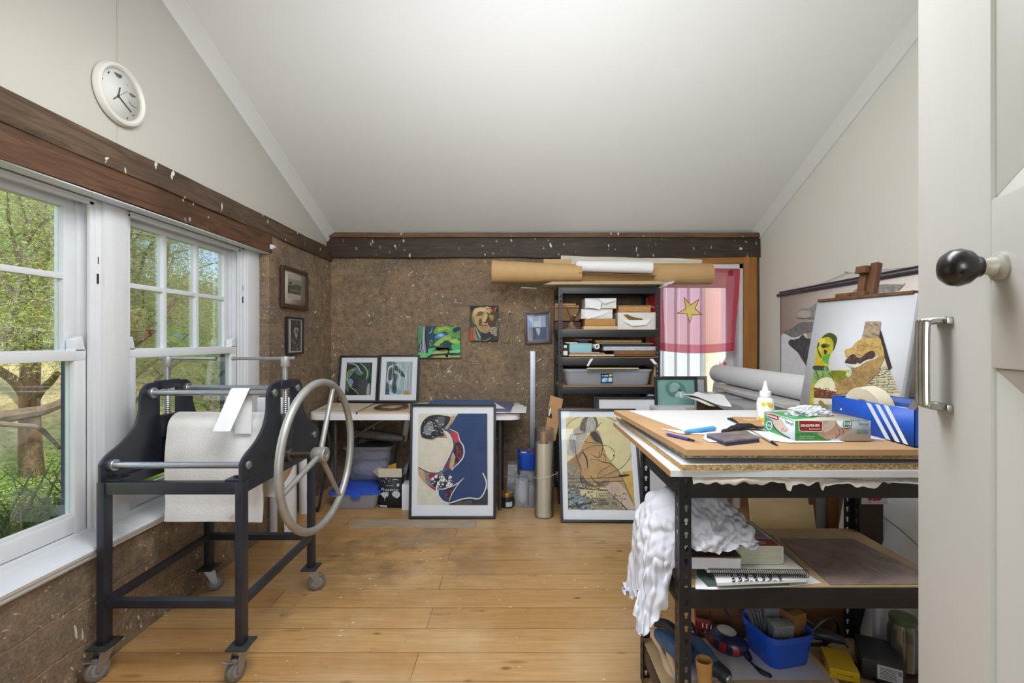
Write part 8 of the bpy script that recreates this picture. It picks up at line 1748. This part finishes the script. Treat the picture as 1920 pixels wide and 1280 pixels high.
# - the garden outside the left windows and the yard behind
import numpy as np
def ground_z(x,y):
 d=max(0.0,(-x)-4.5);return-.55+.085*d+.0016*d*d*(1 if d<40 else 40/d)+.25*noise.noise(V(x*.18,y*.18,0))+.05*noise.noise(V(x*.9,y*.9,3))
t=NT('garden_ground');n1=t.noise(.5,5,.6);n2=t.noise(9,5,.7);s_=t.sep()
gr=t.ramp(n2,[(.3,'#5f7d2c'),(.6,'#84a23f'),(.8,'#a6b25c')]);dry=t.ramp(n2,[(.3,'#a08d60'),(.7,'#cdbd8d')])
far=t.ramp(t.math('ADD',t.math('MULTIPLY',s_[0],-.055),t.math('MULTIPLY',n1,.6)),[(.55,0.),(.8,1.)])
GRD=t.fin(t.mix(far,gr,dry),.95,0,t.bump(n2,.6,.04),.1)
m=MB();m.grid(lambda u,v:(lambda x,y:V(x,y,ground_z(x,y)))(-2.02-68*u**1.7,-22+84*v),90,90);o=m.build('ground',GRD,local=True,recalc=False);struct(o,'green lawn turning into a dry grass slope outside the left windows','ground')
def leaf_mat(name,c1,c2,c3):
 t=NT(name);t.n.remove(t.b);n=t.noise(2.6,3,.6);n2=t.noise(37,2)
 c=t.mix(t.ramp(n2,[(.35,0.),(.65,1.)]),c1,c2);c=t.mix(t.ramp(n,[(.5,0.),(.72,.8)]),c,c3)
 a=t.n.new('ShaderNodeBsdfDiffuse');t.l.new(c,a.inputs[0]);b=t.n.new('ShaderNodeBsdfTranslucent');t.l.new(c,b.inputs[0])
 mx=t.n.new('ShaderNodeMixShader');mx.inputs[0].default_value=.4;t.l.new(a.outputs[0],mx.inputs[1]);t.l.new(b.outputs[0],mx.inputs[2]);t.l.new(mx.outputs[0],t.out.inputs[0]);return t.m
LF={'olive':leaf_mat('olive_leaves','#8a9660','#b6be86','#c4ba92'),'bright':leaf_mat('bright_leaves','#94a95c','#bccb86','#cfc99a'),'dark':leaf_mat('dark_needles','#46602c','#6d8642','#87934f'),'grey':leaf_mat('grey_green_leaves','#98a482','#bfc6a4','#cbc2a2'),'rust':leaf_mat('rust_tips','#8a7a3a','#9c8f4d','#a8743f')}
BRK=mat('grey_bark','#8d8073',.85,0,.35,9,.5,30,stretch=(1,1,.25));BRK2=mat('red_bark','#8f6f55',.85,0,.4,8,.6,26,col2='#4d3422',stretch=(1,1,.2));TWG=mat('pale_twig','#a2927e',.85,0,.2,20)
def foliage(name,m_,centres,n,spread,ln,wd,droop,parent,seed,fan=.6):
 """thousands of separate little leaves set round the branch ends, as one mesh"""
 rg=np.random.default_rng(seed);C_=np.array([tuple(c)for c in centres]);idx=rg.integers(0,len(C_),n);base=C_[idx]+rg.normal(0,1,(n,3))*np.array(spread)
 d=rg.normal(0,1,(n,3));d[:,2]=d[:,2]*.6-droop;out=base-C_[idx];d+=fan*out/(np.linalg.norm(out,axis=1,keepdims=True)+1e-6);d/=np.linalg.norm(d,axis=1,keepdims=True)
 s=np.cross(d,rg.normal(0,1,(n,3)));s/=np.linalg.norm(s,axis=1,keepdims=True)+1e-9;L=ln*rg.uniform(.6,1.4,(n,1));W=wd*rg.uniform(.6,1.3,(n,1))
 v=np.stack([base,base+d*L*.45+s*W,base+d*L,base+d*L*.5-s*W],1).reshape(-1,3)
 inv=np.array(WM(parent).inverted());v=v@inv[:3,:3].T+inv[:3,3]
 me=bpy.data.meshes.new(name);me.vertices.add(4*n);me.vertices.foreach_set('co',v.ravel());me.loops.add(4*n);me.loops.foreach_set('vertex_index',np.arange(4*n,dtype=np.int32));me.polygons.add(n);me.polygons.foreach_set('loop_start',np.arange(0,4*n,4,dtype=np.int32));me.update(calc_edges=True);me.materials.append(m_)
 o=bpy.data.objects.new(name,me);COL.objects.link(o);o.parent=parent;return o
def tree(name,label,x,y,h,crown,n,leaf,ln,wd,droop,bark,r0,seed,lean=(0,0),nb=14,cz=.35,spread=.35,extra=None):
 rnd=random.Random(seed);z0=ground_z(x,y)-.1;t=thing(name,label,'tree',(x,y,z0+.1),0,'trees outside the left windows')
 m=MB();ends=[];top=V(x+lean[0],y+lean[1],z0+h*.72)
 tr=smooth_open([V(x,y,z0),V(x+lean[0]*.2+rnd.uniform(-.1,.1),y+lean[1]*.2,z0+h*.2),V(x+lean[0]*.6,y+lean[1]*.6+rnd.uniform(-.15,.15),z0+h*.45),top],5);k=len(tr)
 m.tube(tr,[r0*(1.25-i/k*.95)for i in range(k)],12);m.build('trunk',bark,t)
 b=MB()
 for i in range(nb):
  f=cz+(1-cz)*(i+rnd.random())/nb;j=min(k-1,int(f*(k-1)));p=Vector(tr[j]);a=i*2.4+rnd.uniform(-.5,.5);l=crown*rnd.uniform(.55,1.05)*(1.15-.5*f)
  e=p+V(cos(a)*l,sin(a)*l,h*rnd.uniform(.04,.22));mid=p.lerp(e,.5)+V(rnd.uniform(-.15,.15),rnd.uniform(-.15,.15),rnd.uniform(.0,.25))
  pts=smooth_open([p,mid,e],4);b.tube(pts,[r0*.34*(1.1-q/len(pts))*(1.2-.6*f)+.004 for q in range(len(pts))],6)
  for q in range(4):
   s_=Vector(pts[3+q]);e2=s_+V(rnd.uniform(-1,1),rnd.uniform(-1,1),rnd.uniform(-.3,.7))*crown*.32;b.tube([s_,s_.lerp(e2,.5)+V(0,0,.05),e2],[.012,.008,.004],5);ends+=[e2,s_.lerp(e2,.6)]
  ends+=[e,mid]
 b.build('branches',bark,t)
 foliage('foliage',leaf,ends,n,(spread,spread,spread*.75),ln,wd,droop,t,seed)
 if extra:foliage('foliage_tips',extra,ends,n//4,(spread*1.15,spread*1.15,spread*.8),ln,wd,droop,t,seed+50)
 return t
tree('gum_tree','red barked gum tree with forking limbs on the lawn outside the first window',-6.15,5.95,5.6,1.9,26000,LF['olive'],.06,.005,.5,BRK2,.105,3,(-.2,.3),16,.50,.36,LF['bright'])
tree('wattle_tree','feathery wattle with rust tipped fronds close outside the first window',-5.3,4.3,4.4,1.3,42000,LF['bright'],.045,.003,.2,BRK,.06,8,(.3,.5),18,.56,.28,LF['rust'])
tree('grey_gum','pale limbed grey gum behind the red barked tree',-9.6,9.2,6.6,2.3,22000,LF['grey'],.085,.008,.8,BRK,.11,11,(.3,-.2),16,.42,.45,LF['olive'])
tree('feathery_gum','feathery olive green tree filling the left panes of the second window',-6.2,7.5,4.7,1.45,40000,LF['olive'],.055,.004,.3,BRK,.08,21,(.0,.1),18,.28,.36,LF['bright'])
tree('drooping_gum','bushy yellow green tree low behind the printing press window',-6.9,10.6,2.9,1.9,30000,LF['bright'],.065,.005,.5,BRK,.07,33,(0,.3),18,.15,.38,LF['grey'])
tree('bushy_gum','grey green bushy tree at the right side of the second window',-9.2,14.4,3.5,2.3,15000,LF['grey'],.11,.010,.5,BRK,.10,44,(.2,.2),18,.15,.45,LF['olive'])
tree('tall_gum','taller gum whose twigs cross the patch of blue sky',-11.9,15.5,7.2,2.2,2600,LF['olive'],.14,.013,.7,BRK,.12,52,(.2,.4),14,.45,.5,LF['grey'])
for i,(x,y,h,lf,sd)in enumerate(((-15,6.5,6.5,'olive',61),(-16,11,6.2,'bright',62),(-16.5,17,5.2,'grey',63),(-14.6,21.5,3.6,'olive',64),(-18,25,3.6,'bright',65),(-22,15,7.0,'olive',66),(-12.5,4.2,6.5,'grey',67),(-22,32,4.0,'olive',68))):
 tree('hillside_tree',('olive crowned tree on the slope behind the grey gum','bright green round tree on the slope behind the grey gum','greyish tree on the slope behind the second window','low olive tree on the slope beyond the bushy gum','bright tree high on the slope under the blue sky','large olive tree far up the dry slope','grey green tree on the slope seen through the first window','farthest olive tree on the ridge below the sky')[i],x,y,h,2.8,9000,LF[lf],.22,.03,.5,BRK,.14,sd,(0,0),16,.22,.7,LF['olive'])
bz=ground_z(-3.3,2.6);t=thing('needle_bush','dark green needle bush directly under the first window','bush',(-3.4,2.95,bz));rnd=random.Random(5);ends=[];m=MB()
for i in range(34):
 a=rnd.random()*6.28;p=V(-3.45+rnd.uniform(-.2,.15),2.95+rnd.uniform(-.25,.3),bz);e=p+V(cos(a)*.28,sin(a)*.3,rnd.uniform(.3,1.0));md=p.lerp(e,.5)+V(0,0,.12);m.tube(smooth_open([p,md,e],4),[.012-.001*k for k in range(9)],5);ends+=[e,md,p.lerp(e,.75)]
m.build('stems',TWG,t);foliage('needles',LF['dark'],ends,26000,(.10,.10,.08),.045,.0016,-.1,t,71);foliage('needle_tips',LF['olive'],ends,6000,(.12,.12,.10),.045,.0016,-.1,t,72)
def limb_on(t_,pts,r):
 m=MB();q=smooth_open([V(*p)for p in pts],6);m.tube(q,[r*(1-.5*k/len(q))for k in range(len(q))],9);m.build('limb',BRK2,t_)
G_=bpy.data.objects['gum_tree']
limb_on(G_,[tuple(P(58,790,5.98)),tuple(P(50,745,5.97)),tuple(P(28,715,5.9)),tuple(P(-8,690,5.8))],.085)
limb_on(G_,[tuple(P(60,765,5.98)),tuple(P(72,738,5.95)),tuple(P(95,715,5.8)),tuple(P(108,700,5.7))],.06)
def limb(label,pts,r):m=MB();q=smooth_open([V(*p)for p in pts],6);m.tube(q,[r*(1-.55*k/len(q))for k in range(len(q))],8);tag(m.build('fallen_branch',mat('dead_grey_wood','#6d5d4b',.85,0,.3,10,.5,40)),label,'branch','dead branches outside')
limb('thick dead branch crossing in front of the red barked trunk',[tuple(P(-60,792,4.4)),tuple(P(40,776,4.5)),tuple(P(90,766,4.7)),tuple(P(150,738,5.0)),tuple(P(230,700,5.3))],.065)
limb('thinner dead branch below the thick one outside the first window',[tuple(P(-60,788,4.2)),tuple(P(30,797,4.3)),tuple(P(70,801,4.3)),tuple(P(95,822,4.25)),tuple(P(112,840,4.1))],.028)
limb('pale bent branch among the leaves outside the second window',[tuple(P(235,655,6.2)),tuple(P(262,638,6.2)),tuple(P(290,618,6.3)),tuple(P(308,590,6.4)),tuple(P(330,560,6.6))],.045)
bz=ground_z(-3.2,3.1);t=thing('dead_shrub','tangle of bare brown twigs under the right side of the first window','shrub',(-3.1,3.2,bz));m=MB()
for i in range(70):
 p=V(-3.25+rnd.uniform(-.2,.25),3.25+rnd.uniform(-.3,.3),bz+rnd.uniform(0,.5));e=p+V(rnd.uniform(-.35,.35),rnd.uniform(-.35,.35),rnd.uniform(.1,.6));m.tube([p,p.lerp(e,.5)+V(rnd.uniform(-.06,.06),0,.05),e],[.007,.005,.002],5)
m.build('twigs',TWG,t);foliage('needles',LF['dark'],[V(-3.2+rnd.uniform(-.3,.3),3.2+rnd.uniform(-.35,.35),bz+rnd.uniform(.1,.75))for _ in range(50)],14000,(.10,.10,.09),.045,.002,.1,t,81)
# ---- yard behind the back window
m=MB();m.grid(lambda u,v:V(-3+14*u,YB+.32+12*v,-.3),4,4);o=m.build('ground',mat('yard_gravel','#b3aa98',.9,0,.2,9));struct(o,'pale gravel yard behind the back window','ground')
m=MB();yf=6.3;nn=260
FEN=mat('pale_steel_fence','#c9cdd2',.5,0,.05,3)
vs=[];pr=[(0,0),(.03,0),(.045,-.022),(.07,-.022),(.085,0),(.172,0)]
x=.2;prof=[]
while x<4.6:prof+=[(x+a,yf+b)for a,b in pr[:-1]];x+=.172
n=len(prof);m.add([V(a,b,-.3)for a,b in prof]+[V(a,b,2.6)for a,b in prof]+[V(a,b+.002,-.3)for a,b in prof]+[V(a,b+.002,2.6)for a,b in prof],[[i,i+1,n+i+1,n+i]for i in range(n-1)]+[[2*n+i+1,2*n+i,3*n+i,3*n+i+1]for i in range(n-1)])
o=m.build('steel_fence',FEN);tag(o,'pale corrugated steel fence outside the back window','fence')
m=MB();m.span((.2,yf-.03,2.56),(4.6,yf+.03,2.64),.004);m.build('top_rail',FEN,o)
CRM=mat('cream_post_paint','#e3dcc4',.6,0,.05,5)
m=MB();m.span((P(1323,0,5.6).x,5.6,-.3),(P(1352,0,5.6).x,5.7,2.3),.004);tag(m.build('cream_post',CRM),'cream painted post outside the back window','post')
m=MB();q=smooth_open([P(1345,790,5.2),P(1350,720,5.2),P(1362,690,5.2),P(1378,660,5.2),P(1395,610,5.2)],5);m.tube(q,[.075-.0012*k for k in range(len(q))],12);tag(m.build('leaning_tree',mat('pale_trunk','#9c9182',.85,0,.25,9,.4,30)),'pale leaning tree trunk outside the back window','trunk')
pz=-.3;pc=P(1352,735,4.9);pt_=thing('flowering_shrub','shrub with red flowers and yellow green leaves outside the back window','shrub',V(pc.x,4.9,pz));m=MB();ends=[]
for i in range(12):
 e=V(pc.x+rnd.uniform(-.22,.30),4.9+rnd.uniform(-.1,.25),rnd.uniform(.3,.80));m.tube([V(pc.x,4.95,pz),V(pc.x,4.95,.1).lerp(e,.5),e],[.01,.007,.004],5);ends.append(e)
m.build('stems',TWG,pt_);foliage('leaves',LF['bright'],ends,420,(.06,.06,.06),.06,.016,.2,pt_,91);fp_=[P(1364,690,4.85),P(1370,693,4.9),P(1358,691,4.9)];foliage('flowers',mat('red_petals','#d8414a',.7,0,.15),fp_,260,(.03,.03,.022),.045,.014,.1,pt_,92)
# - daylight and added fill lamps out of view
wd=bpy.data.worlds.new('world');SC.world=wd;wd.use_nodes=True
nt=wd.node_tree;bgn=nt.nodes['Background']
sky=nt.nodes.new('ShaderNodeTexSky');sky.sky_type='NISHITA';sky.sun_disc=False;sky.sun_elevation=R(48);sky.sun_rotation=R(120)
sky.air_density=1.0;sky.dust_density=1.2;sky.ozone_density=1.5
nt.links.new(sky.outputs[0],bgn.inputs[0]);bgn.inputs[1].default_value=.30
def sun(name,d,strength,ang,col):
 l=bpy.data.lights.new(name,'SUN');l.energy=strength;l.angle=R(ang);l.color=col
 o=bpy.data.objects.new(name,l);COL.objects.link(o);o.rotation_euler=Vector(d).to_track_quat('-Z','Y').to_euler();return o
def area(name,loc,tgt,sx,sy,power,col):
 l=bpy.data.lights.new(name,'AREA');l.shape='RECTANGLE';l.size=sx;l.size_y=sy;l.energy=power;l.color=col
 o=bpy.data.objects.new(name,l);COL.objects.link(o);o.location=loc
 o.rotation_euler=(Vector(tgt)-Vector(loc)).to_track_quat('-Z','Y').to_euler();return o
sun('sun_light',(-.62,.45,-.75),6.5,1.5,(1,.95,.86))
sun('sky_light_west',(.80,.10,-.62),3.0,70,(.80,.89,1.0))
area('overhead_fill',(-.15,1.0,2.45),(.05,2.3,0),1.6,.7,44,(.97,.985,1))  # added overhead fill; no ceiling fixture hangs here
area('rear_fill',(-.25,-1.4,1.6),(.0,4,1.2),1.2,1.2,34,(.98,.99,1))  # unseen fill added behind the camera, aimed in through the doorway
area('upward_fill',(.25,.75,1.95),(.25,2.0,3.4),.8,.6,24,(.92,.965,1))  # upward fill added out of view to lighten the ceiling
SC.view_settings.view_transform='Standard';SC.view_settings.look='None';SC.view_settings.exposure=0.12;SC.view_settings.gamma=1.0
SC.cycles.max_bounces=7;SC.cycles.diffuse_bounces=3;SC.cycles.glossy_bounces=3;SC.cycles.transparent_max_bounces=16;SC.cycles.caustics_reflective=False;SC.cycles.caustics_refractive=False
